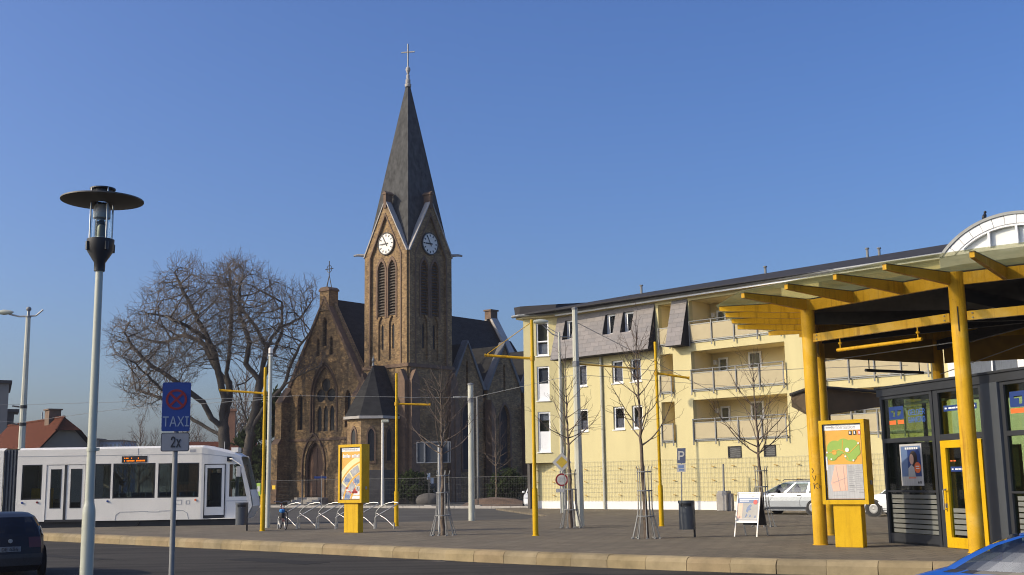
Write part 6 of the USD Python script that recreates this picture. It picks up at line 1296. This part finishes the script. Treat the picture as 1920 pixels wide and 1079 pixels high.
young_tree('small thin bare tree on the earth mound before the shaded aisle', (-1.3, 80.4), 6.4, 25, 2.0, 2.4, 0.0, name='small_tree', thick=1.1)
gd = None
for loc, lb, rz in (((-2.3, 37.4), 'flared steel tree guard around the young tree beside the traffic board', 0.0), ((1.95, 41.5), 'flared steel tree guard beside the foot of the tall pale mast', 0.5), ((3.68, 33.5), 'flared steel tree guard around the largest young tree', 0.9), ((8.35, 39.9), 'flared steel tree guard half hidden behind the A-board', 1.4)):
    if gd: dup(gd, lb, (*loc, 0), rz); continue
    gd = thing('tree_guard', lb, 'tree guard', (*loc, 0), rz, 'flared steel tree guards')
    for k in range(10):
        a = k * PI / 5; c_, s_ = math.cos(a), math.sin(a)
        q = MB(); q.tube([(0.40 * c_, 0.40 * s_, 0.0), (0.24 * c_, 0.24 * s_, 0.62), (0.205 * c_, 0.205 * s_, 0.85)] + ([(0.20 * c_, 0.20 * s_, 1.9), (0.235 * c_, 0.235 * s_, 2.02)] if k % 2 == 0 else [(0.20 * c_, 0.20 * s_, 1.35)]), 0.015, 6); obj('bar', q, M['steel_dull'], gd)
    for z, r in ((0.62, 0.245), (1.33, 0.205), (1.86, 0.205)):
        q = MB(); th = np.linspace(0, 2 * PI, 25); q.tube([(r * math.cos(a), r * math.sin(a), z) for a in th], 0.019, 6, False); obj('hoop', q, M['steel_dull'], gd)
    for k in range(10):
        a = k * PI / 5; q = MB(); q.box(-0.035, -0.035, 0, 0.035, 0.035, 0.03); q.xf(a, (0.40 * math.cos(a), 0.40 * math.sin(a), 0)); obj('foot', q, M['steel_dull'], gd)
# ---------------------------------------------------------------- cars
M['car_black'] = mat('black_car_paint', (0.006, 0.007, 0.010), 0.4, var=0.05, spec=0.2, coat=0.1)
M['car_blue'] = mat('bright_blue_car_paint', (0.006, 0.060, 0.28), 0.35, var=0.05, coat=0.5)
M['car_silver'] = mat('silver_car_paint', (0.40, 0.43, 0.45), 0.32, metal=0.5, var=0.03, coat=0.6)
M['car_white'] = mat('white_car_paint', (0.72, 0.73, 0.73), 0.3, var=0.03, coat=0.6)
M['tail_red'] = plain('tail_lamp_red', (0.055, 0.004, 0.004), 0.4)
M['glass_car'] = pane('car_window_glass', (0.40, 0.46, 0.45), ior=1.6)
M['glass_black'] = pane('dark_car_window_glass', (0.12, 0.13, 0.14), ior=1.55)
M['glass_bluecar'] = pane('bluish_car_glass', (0.45, 0.55, 0.62), ior=1.75)
def car(name, label, loc, heading, L, W, lev, paint, axles, rw=0.31, glass='glass_car', winz=(0.95, 1.34), pillars=(0.02, 0.34, 0.66, 0.97), plate=None, rails=False, k=0.16, cabin=None, mirrors=True):
    """lev: rows (z, x_back, x_front, half-width); the body is a stack of rounded plan outlines"""
    t = thing(name, label, 'car', (*loc,), math.atan2(heading[1], heading[0]))
    lev = np.array(lev, float)
    def S(face, f, z, off=0.0):
        xb, xf, w = (np.interp(z, lev[:, 0], lev[:, i]) for i in (1, 2, 3)); xb -= off; xf += off; w += off
        wk = w * (1 - k); e = abs(2 * f - 1) ** 5
        if face == 0: return (xb + (xf - xb) * f, -w * (1 - k * e), z)
        if face == 2: return (xf + (xb - xf) * f, w * (1 - k * e), z)
        y = -wk + 2 * wk * f; b = 0.13 * (1 - (y / wk) ** 2)
        return (xf + b, y, z) if face == 1 else (xb - b, -y, z)
    def patch(face, f0, f1, z0, z1, off, nf=8, nz=5, mb=None, skew=0.0):
        mb = mb or MB(); v = [S(face, a + skew * (zz - z0), zz, off) for zz in np.linspace(z0, z1, nz) for a in np.linspace(f0, f1, nf)]
        return mb.add(v, [(i * nf + j, i * nf + j + 1, (i + 1) * nf + j + 1, (i + 1) * nf + j) for i in range(nz - 1) for j in range(nf - 1)])
    zs = np.unique(np.concatenate([lev[:, 0], np.linspace(lev[0, 0], lev[-1, 0], 26)]))
    body = MB(); n = 12; rings = [[S(fc, i / n, z) for fc in range(4) for i in range(n)] for z in zs]; m = 4 * n
    zw0, zw1 = winz
    v = [q for r_ in rings for q in r_]; f = []
    for i in range(len(zs) - 1):
        if zs[i] >= zw0 - 1e-6 and zs[i + 1] <= zw1 + 1e-6: continue          # the glasshouse is open
        f += [(i * m + j, i * m + (j + 1) % m, (i + 1) * m + (j + 1) % m, (i + 1) * m + j) for j in range(m)]
    body.add(v, f)
    for i, flip in ((0, True), (len(zs) - 1, False)):
        c = np.mean(rings[i], axis=0); body.add(rings[i] + [tuple(c)], [(j, (j + 1) % m, m) for j in range(m)])
    iw = int(np.argmin(abs(zs - zw0))); c = np.mean(rings[iw], axis=0)
    pl_ = [(0.0, pillars[0])] + [(p - 0.02, p + 0.02) for p in pillars[1:-1]] + [(pillars[-1], 1.0)]
    for a, b in pl_:
        patch(0, a, b, zw0, zw1, 0.0, 4, 4, body); patch(2, 1 - b, 1 - a, zw0, zw1, 0.0, 4, 4, body)
    for fc in (1, 3): patch(fc, 0, 0.045, zw0, zw1, 0.0, 3, 4, body); patch(fc, 0.955, 1, zw0, zw1, 0.0, 3, 4, body)
    obj('body', body, paint, t, smooth=35)
    q = MB(); q.add([tuple(x) for x in rings[iw]] + [tuple(c - [0, 0, 0.02])], [(j, (j + 1) % m, m) for j in range(m)]); 
    for x in (0.05, 0.5) if cabin is None else cabin:
        for s in (-1, 1): q.bbox(x - 0.08, s * W * 0.22 - 0.2, 0.6, x + 0.08, s * W * 0.22 + 0.2, zw0 + 0.22, b=0.05); q.bbox(x - 0.05, s * W * 0.22 - 0.11, zw0 + 0.2, x + 0.05, s * W * 0.22 + 0.11, zw0 + 0.34, b=0.04)
    obj('seats', q, M['dark'], t)
    for fc in (0, 2):
        for a, b in zip(pillars[:-1], pillars[1:]):
            a_, b_ = a + 0.02 if a != pillars[0] else a, b - 0.02 if b != pillars[-1] else b
            if fc == 2: a_, b_ = 1 - b_, 1 - a_
            obj('side_window', patch(fc, a_, b_, zw0, zw1, 0.001), M[glass], t)
    obj('windscreen', patch(1, 0.045, 0.955, zw0, zw1, 0.001), M[glass], t); obj('rear_window', patch(3, 0.045, 0.955, zw0, zw1, 0.001), M[glass], t)
    q = MB()
    for fc in (0, 2): patch(fc, 0.03, 0.97, zw0 - 0.03, zw0, 0.006, 10, 2, q)
    obj('window_trim', q, M['black'], t)
    for ax_ in axles:
        for s in (-1, 1):
            yw = np.interp(rw, lev[:, 0], lev[:, 3]) * s
            q = MB(); q.lathe([(0, 0), (rw + 0.065, 0), (rw + 0.065, 0.004), (0, 0.004)], 24, (ax_, yw + s * 0.002 - (0.004 if s < 0 else 0), rw + 0.01), 'y'); obj('wheel_arch', q, M['black'], t)
            q = MB(); o_ = 0.014
            q.lathe([(rw * 0.62, -0.1), (rw * 0.95, -0.1), (rw, -0.06), (rw, o_), (rw * 0.95, o_ + 0.012), (rw * 0.62, o_ + 0.012)] if s > 0 else [(rw * 0.62, -o_ - 0.012), (rw * 0.95, -o_ - 0.012), (rw, -o_), (rw, 0.06), (rw * 0.95, 0.1), (rw * 0.62, 0.1)], 24, (ax_, yw, rw), 'y'); w_ = obj('wheel', q, M['rubber'], t, smooth=40)
            q = MB(); q.lathe([(0, 0), (rw * 0.64, 0), (rw * 0.64, 0.006), (rw * 0.5, 0.016), (0.05, 0.012), (0, 0.02)] if s > 0 else [(0, -0.02), (0.05, -0.012), (rw * 0.5, -0.016), (rw * 0.64, -0.006), (rw * 0.64, 0), (0, 0)], 20, (ax_, yw + s * 0.012, rw), 'y'); obj('rim', q, M['steel'], w_)
    q = MB()
    for fc in (0, 2): patch(fc, 0.06, 0.94, 0.24, 0.34, 0.006, 10, 2, q)
    obj('sill_trim', q, M['bin'], t)
    jl = MB()
    for fc in (0, 2):
        for p_ in pillars[1:-1]:
            a_ = p_ if fc == 0 else 1 - p_; patch(fc, a_ - 0.0015, a_ + 0.0015, 0.36, zw0 - 0.04, 0.004, 2, 6, jl)
    obj('door_joint', jl, M['black'], t)
    for fc in (0, 2):
        for p_ in pillars[1:-1]:
            a_ = p_ + 0.025 if fc == 0 else 1 - p_ - 0.025
            q = MB(); patch(fc, a_, a_ + 0.05 * (1 if fc == 0 else -1), zw0 - 0.15, zw0 - 0.11, 0.025, 3, 2, q); obj('door_handle', q, M['black'] if paint is M['car_silver'] else paint, t)
    for s in (-1, 1) if mirrors else ():
        x, y, z = S(0 if s < 0 else 2, 0.80 if s < 0 else 0.20, zw0 + 0.05); q = MB(); q.bbox(x - 0.07, y + s * 0.02, z - 0.03, x + 0.06, y + s * 0.2, z + 0.1, b=0.03); obj('door_mirror', q, paint if paint is not M['car_silver'] else M['bin'], t)
    for a, b in ((0.0, 0.2), (0.8, 1.0)):
        obj('tail_lamp', patch(3, a, b, 0.68, 0.9, 0.006), M['tail_red'], t); obj('headlight', patch(1, a, b, 0.58, 0.72, 0.006), M['stainless'], t)
    obj('rear_bumper', patch(3, 0.0, 1.0, 0.30, 0.55, 0.035, 12, 4), M['black'] if paint is M['car_black'] else paint, t); obj('front_grille', patch(1, 0.25, 0.75, 0.36, 0.52, 0.006), M['black'], t)
    p_ = obj('number_plate', patch(3, 0.33, 0.67, 0.60, 0.71, 0.012, 6, 2), M['plate_dim'] if 'plate_dim' in M else M.setdefault('plate_dim', plain('dim_number_plate', (0.12, 0.12, 0.115), 0.6)), t); obj('number_plate', patch(1, 0.36, 0.64, 0.38, 0.48, 0.02, 6, 2), M['sign_white'], t)
    if plate:
        q = MB(); xb = S(3, 0.5, 0.65)[0]
        q.text(plate, 0.07, lambda u, d, z: (xb - 0.013 + 0 * u - np.abs(d) * 0 - 0.004 + d, -u, z), 0, 0.62, 0.0, 0.003, bold=True); obj('plate_lettering', q, M['ink'], p_)
        q = MB(); q.lathe([(0, -0.03), (0.045, -0.03), (0.045, 0.0), (0, 0.0)], 14, (xb - 0.0, 0, 0.83), axis='x'); obj('badge', q, M['stainless'], t)
    if rails:
        for s in (-1, 1): q = MB(); q.tube([(-1.5, s * W * 0.33, lev[-1, 0] - 0.03), (-1.4, s * W * 0.34, lev[-1, 0] + 0.03), (0.1, s * W * 0.34, lev[-1, 0] + 0.03), (0.2, s * W * 0.33, lev[-1, 0] - 0.02)], 0.018, 6); obj('roof_rail', q, M['black'], t)
    return t
hatch = lambda H: [(0.17, -1.72, 1.80, 0.72), (0.30, -1.84, 1.92, 0.80), (0.50, -1.86, 1.90, 0.815), (0.70, -1.83, 1.80, 0.81), (0.80, -1.80, 1.55, 0.80), (0.92, -1.76, 0.95, 0.78), (H - 0.30, -1.62, 0.62, 0.72), (H - 0.10, -1.42, 0.22, 0.60), (H - 0.02, -1.15, -0.15, 0.48), (H, -0.95, -0.35, 0.36)]
h = np.array([-0.50, 0.87]); h /= np.linalg.norm(h)
rear = np.array([-10.98, 25.7]); cpos = rear + h * 1.9
car('parked_car', 'black hatchback seen from behind at the left edge of the picture', (*cpos, -0.272), h, 3.8, 1.63, hatch(1.43), M['car_black'], (-1.25, 1.2), glass='glass_black', winz=(0.92, 1.33), plate='DE 434', k=0.2)
h = np.array([-0.74, 0.67]); h /= np.linalg.norm(h)
blue = [(0.17, -1.95, 1.95, 0.75), (0.35, -2.05, 2.05, 0.84), (0.60, -2.03, 2.0, 0.86), (0.80, -2.0, 1.80, 0.85), (0.92, -1.98, 1.45, 0.83), (1.02, -1.95, 1.10, 0.80), (1.14, -1.9, 0.90, 0.765), (1.26, -1.82, 0.66, 0.72), (1.36, -1.7, 0.38, 0.66), (1.42, -1.55, 0.10, 0.60), (1.47, -1.3, -0.30, 0.45), (1.49, -1.0, -0.6, 0.3)]
car('parked_car', 'bright blue car cut off by the lower right corner, its windscreen pillar showing', (5.6, 11.8, -0.275), h, 4.1, 1.7, blue, M['car_blue'], (-1.3, 1.3), glass='glass_bluecar', winz=(1.02, 1.38), pillars=(0.02, 0.36, 0.68, 0.965), mirrors=False)
h = np.array([-0.73, 0.68]); h /= np.linalg.norm(h)
wag = [(0.18, -2.2, 2.2, 0.80), (0.35, -2.33, 2.35, 0.87), (0.60, -2.32, 2.33, 0.885), (0.78, -2.30, 2.1, 0.88), (0.90, -2.28, 1.35, 0.86), (0.98, -2.25, 1.05, 0.84), (1.2, -2.05, 0.62, 0.76), (1.38, -1.8, 0.18, 0.68), (1.46, -1.5, -0.2, 0.55), (1.48, -1.2, -0.5, 0.42)]
ra = np.array([12.75, 50.9])
car('parked_car', 'silver estate car parked along the trellis, between the A-board and the first canopy column', (*(ra + h * 1.35 + [0.55, 0.2]), 0), h, 4.7, 1.77, wag, M['car_silver'], (-1.35, 1.38), winz=(0.96, 1.37), rails=True, rw=0.32)
car('parked_car', 'white car showing only its front wing between the pillar and the bank pavilion', (*(np.array([14.95, 48.1]) - h * 1.2), 0), h, 4.0, 1.7, hatch(1.46), M['car_white'], (-1.25, 1.2), winz=(0.92, 1.36), rw=0.31)
car('parked_car', 'white car nosing out from behind the left corner of the apartment building', (1.42, 75.6, -0.1), (-0.10, -1.0), 4.0, 1.7, hatch(1.46), M['car_white'], (-1.25, 1.2), winz=(0.92, 1.36))

# ---------------------------------------------------------------- site fence before the church, small boards
A_, B_ = np.array([0.9, 74.6]), np.array([-29.5, 99.5]); n = 9; ok = None
for j in range(n):
    a, b = A_ + (B_ - A_) * j / n, A_ + (B_ - A_) * (j + 1) / n; ln = np.linalg.norm(b - a); lb = ['site fence panel %s' % s_ for s_ in ('nearest the white car, by the apartment building corner', 'in front of the small tree on its mound', 'behind the short thick mast', 'behind the traffic board', 'in front of the stair turret base', 'right of the thin white street lamp', 'before the church door', 'beside the green notice', 'behind the yellow column by the bicycle')][j]
    if ok is None:
        ok = thing('site_fence', 'wire mesh ' + lb, 'fence', (*a, -0.05), math.atan2(b[1] - a[1], b[0] - a[0]), 'wire mesh site fence panels')
        q = MB()
        for x in (0.05, ln - 0.05): q.tube([(x, 0, 0), (x, 0, 2.0)], 0.024, 6)
        for z in (0.15, 1.95): q.tube([(0.05, 0, z), (ln - 0.05, 0, z)], 0.02, 6)
        obj('frame', q, M['fence_wire'], ok)
        q = MB()
        for x in np.arange(0.2, ln, 0.14): q.beam((x, 0, 0.15), (x, 0, 1.95), 0.005, 0.005, (1, 0, 0))
        for z in np.arange(0.3, 1.9, 0.3): q.beam((0.05, 0.004, z), (ln - 0.05, 0.004, z), 0.005, 0.005)
        obj('wire_mesh', q, M['fence_wire'], ok)
        q = MB(); q.bbox(-0.3, -0.12, 0, 0.4, 0.12, 0.13, b=0.02); obj('foot', q, M['concrete'], ok)
    else: dup(ok, 'wire mesh ' + lb, (*a, -0.05), math.atan2(b[1] - a[1], b[0] - a[0]))
t = thing('notice_board', 'small green and white notice on the fence left of the church door', 'notice', (-19.9, 91.3, 0), math.radians(-36))
q = MB(); q.box(-0.22, -0.03, 0.75, 0.22, 0.0, 1.75); o = obj('panel', q, M['print_green'], t); q = MB(); q.box(-0.15, -0.035, 1.1, 0.15, -0.031, 1.5); obj('panel_print', q, M['curtain'], o)
t = thing('notice_board', 'small yellow sign on the fence just left of the church door', 'notice', (-18.5, 90.2, 0), math.radians(-36))
q = MB(); q.box(-0.18, -0.03, 1.25, 0.18, 0.0, 1.55); obj('panel', q, M['sign_yellow'], t)
t = thing('notice_board', 'pair of white paper sheets on the dark wall under the traffic board', 'notice', (-6.5, 89.5, 0), math.radians(50))
q = MB(); q.box(-0.3, -0.03, 1.8, 0.0, 0.0, 2.25); q.box(0.1, -0.03, 1.5, 0.4, 0.0, 1.95); q.tube([(0.05, 0.03, 0), (0.05, 0.03, 2.3)], 0.03, 6); obj('sheets', q, M['sign_white'], t)
t = thing('guide_sign', 'short pole with two small blue finger boards beside the church door', 'traffic sign', (-13.9, 84.5, -0.05), 0)
q = MB(); q.tube([(0, 0, 0), (0, 0, 2.3)], 0.03, 6); obj('post', q, M['steel_dull'], t); q = MB(); q.box(-0.55, -0.02, 2.05, 0.35, 0.0, 2.2); obj('finger_board', q, M['print_blue'], t)
t = thing('boulder', 'rounded grey stone before the shaded tower wall', 'stone', (-6.3, 86.5, -0.05))
s_ = trimesh.creation.icosphere(3, 0.6); vv = s_.vertices * [1.6, 1, 0.9] * (1 + 0.12 * meshkit.noise(s_.vertices * 2.2)[:, None] if hasattr(meshkit, 'noise') else 1); q = MB(); q.add(vv + [0, 0, 0.3], s_.faces); obj('stone', q, M['stone_dark'], t, smooth=60)

# ---------------------------------------------------------------- buildings and trees far behind
H1 = np.array([-33.7, 88.0]); ax_ = np.array([0.62, -0.785]); pr = np.array([-0.785, -0.62])
t = thing('red_roofed_house', 'low house with a red tiled half-hipped roof behind the tram', 'house', (*H1, 0), math.atan2(-ax_[1], -ax_[0]))
# local x: away along the ridge, local y: to the right-hand (sunny left) side
sd = 1 if np.cross(np.append(-ax_, 0), np.append(pr, 0))[2] > 0 else -1
hw, ze, zr, slp, LN = 4.4, 1.9, 6.95, 1.15, 16.0
q = MB(); q.extr(Polygon([(-hw + 0.3, 0), (hw - 0.3, 0), (hw - 0.3, ze + 0.3), (0.55, zr - 1.0), (-0.55, zr - 1.0), (-hw + 0.3, ze + 0.3)]), lambda u, d, z: (d, u, z), 0.1, LN); obj('wall', q, M['cream_old'] if 'cream_old' in M else M.setdefault('cream_old', mat('dull_cream_render', (0.22, 0.20, 0.155), 0.9, var=0.12, scale=0.6)), t)
hz = zr - 1.05; hy = (zr - hz) * (hw / (zr - ze)); q = MB()
for s in (-1, 1): q.add([(0.9, 0, zr), (LN, 0, zr), (LN, s * hw, ze), (-0.35, s * hw, ze), (-0.35, s * hy, hz), (0.9, 0, zr - 0.02)], [(0, 1, 2), (0, 2, 3), (0, 3, 4)])
q.add([(0.9, 0, zr), (-0.35, hy, hz), (-0.35, -hy, hz)], [(0, 1, 2)])
q2 = MB()
for s in (-1, 1): q2.add([(0.9, 0, zr - 0.15), (LN, 0, zr - 0.15), (LN, s * hw, ze - 0.15), (-0.35, s * hw, ze - 0.15), (-0.35, s * hy, hz - 0.15)], [(0, 1, 2), (0, 2, 3), (0, 3, 4)])
rfo = obj('roof', q, M['red_tile'], t); obj('eaves_boards', q2, M['soffit'], t)
q = MB(); q.tube([(0.9, 0, zr), (LN, 0, zr)], 0.12, 6); q.tube([(0.9, 0, zr), (-0.35, hy * sd, hz)], 0.1, 6); obj('ridge_tiles', q, M['red_tile'], rfo)
q = MB(); q.box(3.2, -0.45, zr - 0.6, 4.3, 0.45, zr + 0.65); q.box(3.1, -0.55, zr + 0.65, 4.4, 0.55, zr + 0.75); obj('chimney', q, M['brick_trim'], rfo)
q = MB(); q.cyl(6.5, 0, zr, zr + 0.7, 0.05); obj('vent_pipe', q, M['steel'], rfo)
q = MB(); q.box(0.08, -0.4, 3.4, 0.11, 0.4, 4.5); obj('window', q, M['glass_dark'], t)
def block(name, label, loc, size, m, rz=0.0, rows=3, cols=4, roof=None, cat='building', wm='dark'):
    t = thing(name, label, cat, loc, rz); w, d, h_ = size
    q = MB(); q.box(-w / 2, 0, 0, w / 2, d, h_); obj('wall', q, m, t)
    q = MB(); q.box(-w / 2 - 0.3, -0.3, h_, w / 2 + 0.3, d + 0.3, h_ + 0.35); obj('roof_edge', q, roof or M['roofdark'], t)
    for i in range(rows):
        for j in range(cols):
            x = -w / 2 + w * (j + 0.5) / cols; z = h_ * (i + 0.35) / rows
            q = MB(); q.box(x - w / cols * 0.25, -0.03, z, x + w / cols * 0.25, 0.02, z + h_ / rows * 0.5); obj('window', q, M[wm], t)
    return t
g_ = block('grey_building', 'plain grey-brown building cut off by the left edge behind the lamp mast', (-60.4, 128, 0), (8.6, 14, 13.2), mat('grey_brown_render', (0.20, 0.18, 0.15), 0.9, var=0.12, scale=0.4), 0.42, 3, 2)
q = MB(); q.box(4.3, 1, 0, 5.0, 6, 10.1); q.box(4.3, 0.7, 10.1, 5.5, 6.3, 10.4); obj('side_wing', q, M['stone_dark'], g_)
block('distant_block', 'bluish flat-roofed block far away between the lamp post and the TAXI sign', (-103.6, 300, 0), (5.4, 12, 13.0), mat('hazy_blue_cladding', (0.16, 0.22, 0.32), 0.8), 0.0, 3, 5, wm='glass_dark')
block('distant_block', 'low pale annex left of the bluish distant block', (-108, 296, 0), (3.0, 8, 13.4), M['cream_old'], 0.0, 3, 2)
tb = block('brick_house', 'red-roofed house with an orange chimney seen through the old tree', (-36.0, 140, 0), (9, 9, 5.0), mat('orange_brick', (0.30, 0.13, 0.06), 0.85, var=0.15), 0.2, 1, 4)
q = MB(); q.hull([(-5, -0.6, 5.2), (5, -0.6, 5.2), (-5, 9.6, 5.2), (5, 9.6, 5.2), (-5, 4.5, 6.9), (5, 4.5, 6.9)]); ro = obj('roof', q, M['red_tile'], tb); q = MB(); q.box(1.0, 3.6, 6.0, 2.3, 4.8, 10.6); q.box(0.85, 3.45, 10.6, 2.45, 4.95, 10.9); obj('chimney', q, M['orange_b'] if 'orange_b' in M else mat('orange_chimney', (0.36, 0.16, 0.07), 0.85, var=0.15), ro)
tb = block('grey_house', 'small bluish-grey house wall between the yellow column and the church buttress', (-22.8, 112, 0), (7, 8, 4.6), mat('blue_grey_render', (0.20, 0.22, 0.25), 0.9, var=0.1), 0.3, 1, 2)
M['conifer'] = usdkit.material(stage, '/World/Looks/conifer_needles', {'o': ('geometry', {}), 'n': ('noise_texture', {'scale': 0.9, 'detail': 4.0}), 'r': ('rgb_ramp', {'ramp': [(0.3, (0.018, 0.028, 0.012)), (0.7, (0.055, 0.070, 0.028))]}), 'd': ('diffuse_bsdf', {}), 't': ('translucent_bsdf', {}), 'm': ('mix_closure', {'fac': 0.25})},
    [('o.position', 'n.vector'), ('n.fac', 'r.fac'), ('r.color', 'd.color'), ('r.color', 't.color'), ('d.BSDF', 'm.closure1'), ('t.BSDF', 'm.closure2')], surface='m.closure')
def leafy(name, label, loc, h, w, n, seed, m='conifer', top=0.15, size=0.35, cat='tree', clump=26):
    rg = np.random.default_rng(seed); t = thing(name, label, cat, loc)
    q = MB(); q.lathe([(0, 0), (0.22, 0), (0.05, h * 0.9), (0, h * 0.9)], 7); obj('trunk', q, M['bark_old'], t)
    cc = []
    for _ in range(clump):
        f = rg.uniform(0.03, 1.0); r = w * (1 - (1 - top) * f ** 1.3); a = rg.uniform(0, 2 * PI); rr_ = r * rg.uniform(0.35, 1.0); cc.append((rr_ * math.cos(a), rr_ * math.sin(a), 0.6 + f * (h - 0.6), 0.32 * w * rg.uniform(0.6, 1.2)))
    cc = np.array(cc); k = rg.integers(0, len(cc), n); p = cc[k, :3] + rg.normal(0, 0.55, (n, 3)) * cc[k, 3:4] * [1, 1, 0.8]
    d = rg.normal(0, 1, (n, 3)); d /= np.linalg.norm(d, axis=1, keepdims=True); e = np.cross(d, rg.normal(0, 1, (n, 3))); e /= np.linalg.norm(e, axis=1, keepdims=True); s_ = size * rg.uniform(0.5, 1.2, (n, 1))
    v = np.stack([p - d * s_, p + e * s_ * 0.35, p + d * s_, p - e * s_ * 0.35], 1).reshape(-1, 3); i = np.arange(n)[:, None] * 4
    obj('crown', (v, np.vstack([np.hstack([i, i + 1, i + 2]), np.hstack([i, i + 2, i + 3])])), M[m], t); return t
leafy('conifer', 'dark evergreen beside the left church buttress, behind the yellow column', (-22.0, 105, 0), 9.4, 2.6, 5000, 31)
leafy('conifer', 'smaller dark evergreen in the gap between the two old trunks', (-25.6, 112, 0), 6.6, 1.7, 3500, 32)
leafy('shrub', 'dark bush at the foot of the tower, behind the traffic board', (-7.6, 88.0, 0), 2.4, 1.2, 2500, 33, cat='shrub', top=0.5, size=0.2)
leafy('shrub', 'dark bush by the fence near the white car', (-0.6, 86.5, 0), 2.2, 1.3, 2500, 34, cat='shrub', top=0.5, size=0.2)
leafy('shrub', 'low dark hedge bush left of the church, behind the bicycle', (-21.5, 103.0, 0), 2.3, 2.6, 3000, 35, cat='shrub', top=0.7, size=0.2)
far = None
for k, (px, d, sc, lb) in enumerate(((232, 190, 1.0, 'leftmost hazy bare tree of the far row, right of the bluish block'), (262, 180, 1.35, 'tall hazy bare tree of the far row, left of the TAXI sign'), (290, 185, 1.15, 'hazy bare tree of the far row, just left of the TAXI sign post'), (350, 175, 1.5, 'hazy bare tree right of the TAXI sign'), (372, 185, 1.3, 'hazy bare tree left of the orange chimney'), (440, 170, 1.9, 'tall narrow hazy tree seen between the old trunks'), (458, 175, 2.1, 'tallest narrow hazy tree seen between the old trunks'))):
    x, y, z = zpx(px, 850, d)
    if far is None:
        far = young_tree(lb, (x, y), 9.0, 41, 3.2, 1.2, 0.0, name='distant_tree', group='hazy bare trees far behind the tram', thick=3.2)
    else:
        o = dup(far, lb, (x, y, 0), k * 1.3); UsdGeom.Xformable(o).AddScaleOp().Set(Gf.Vec3f(sc * 0.9, sc * 0.9, sc))
# ---------------------------------------------------------------- haze
HZ = usdkit.material(stage, '/World/Looks/haze_air', {'v': ('principled_volume', {'color': (0.86, 0.84, 0.90), 'density': 0.00016, 'anisotropy': 0.25})}, [], volume='v.volume')
q = MB(); q.box(-420, -70, -1.6, 420, 700, 48)
obj('haze', q, HZ, kind='stuff')

# ---------------------------------------------------------------- windblown bits along the kerb and under the trees
rg = np.random.default_rng(77); ctr = []
for _ in range(260):
    s_ = rg.uniform(L0 + 4, L1 - 1); p_ = ring.interpolate(s_).coords[0]; ctr.append((p_[0] - 0.15 - abs(rg.normal(0, 0.18)), p_[1] - 0.15 - abs(rg.normal(0, 0.18)), -0.2735))
for lx, ly in ((-2.3, 37.4), (1.95, 41.5), (3.68, 33.5), (8.35, 39.9)):
    for _ in range(60): ctr.append((lx + rg.normal(0, 0.7), ly + rg.normal(0, 0.7), 0.003))
for _ in range(160): ctr.append((rg.uniform(-8, 7), rg.uniform(27, 45), 0.003))
q = MB()
for c_ in ctr:
    if c_[2] > -0.1 and not plaza.contains(Point(c_[0], c_[1])): continue
    a, l_, w_ = rg.uniform(0, 2 * PI), rg.uniform(0.015, 0.05), rg.uniform(0.008, 0.022); u_ = np.array([math.cos(a), math.sin(a), 0]); v_ = np.array([-u_[1], u_[0], 0]); c_ = np.array(c_)
    q.add([c_ - u_ * l_, c_ + v_ * w_ + [0, 0, 0.006], c_ + u_ * l_ + [0, 0, 0.004], c_ - v_ * w_ + [0, 0, 0.002]], [(0, 1, 2, 3)])
obj('leaf_litter', q, mat('dry_leaf_brown', (0.10, 0.062, 0.03), 0.9, var=0.4, scale=3), kind='stuff')
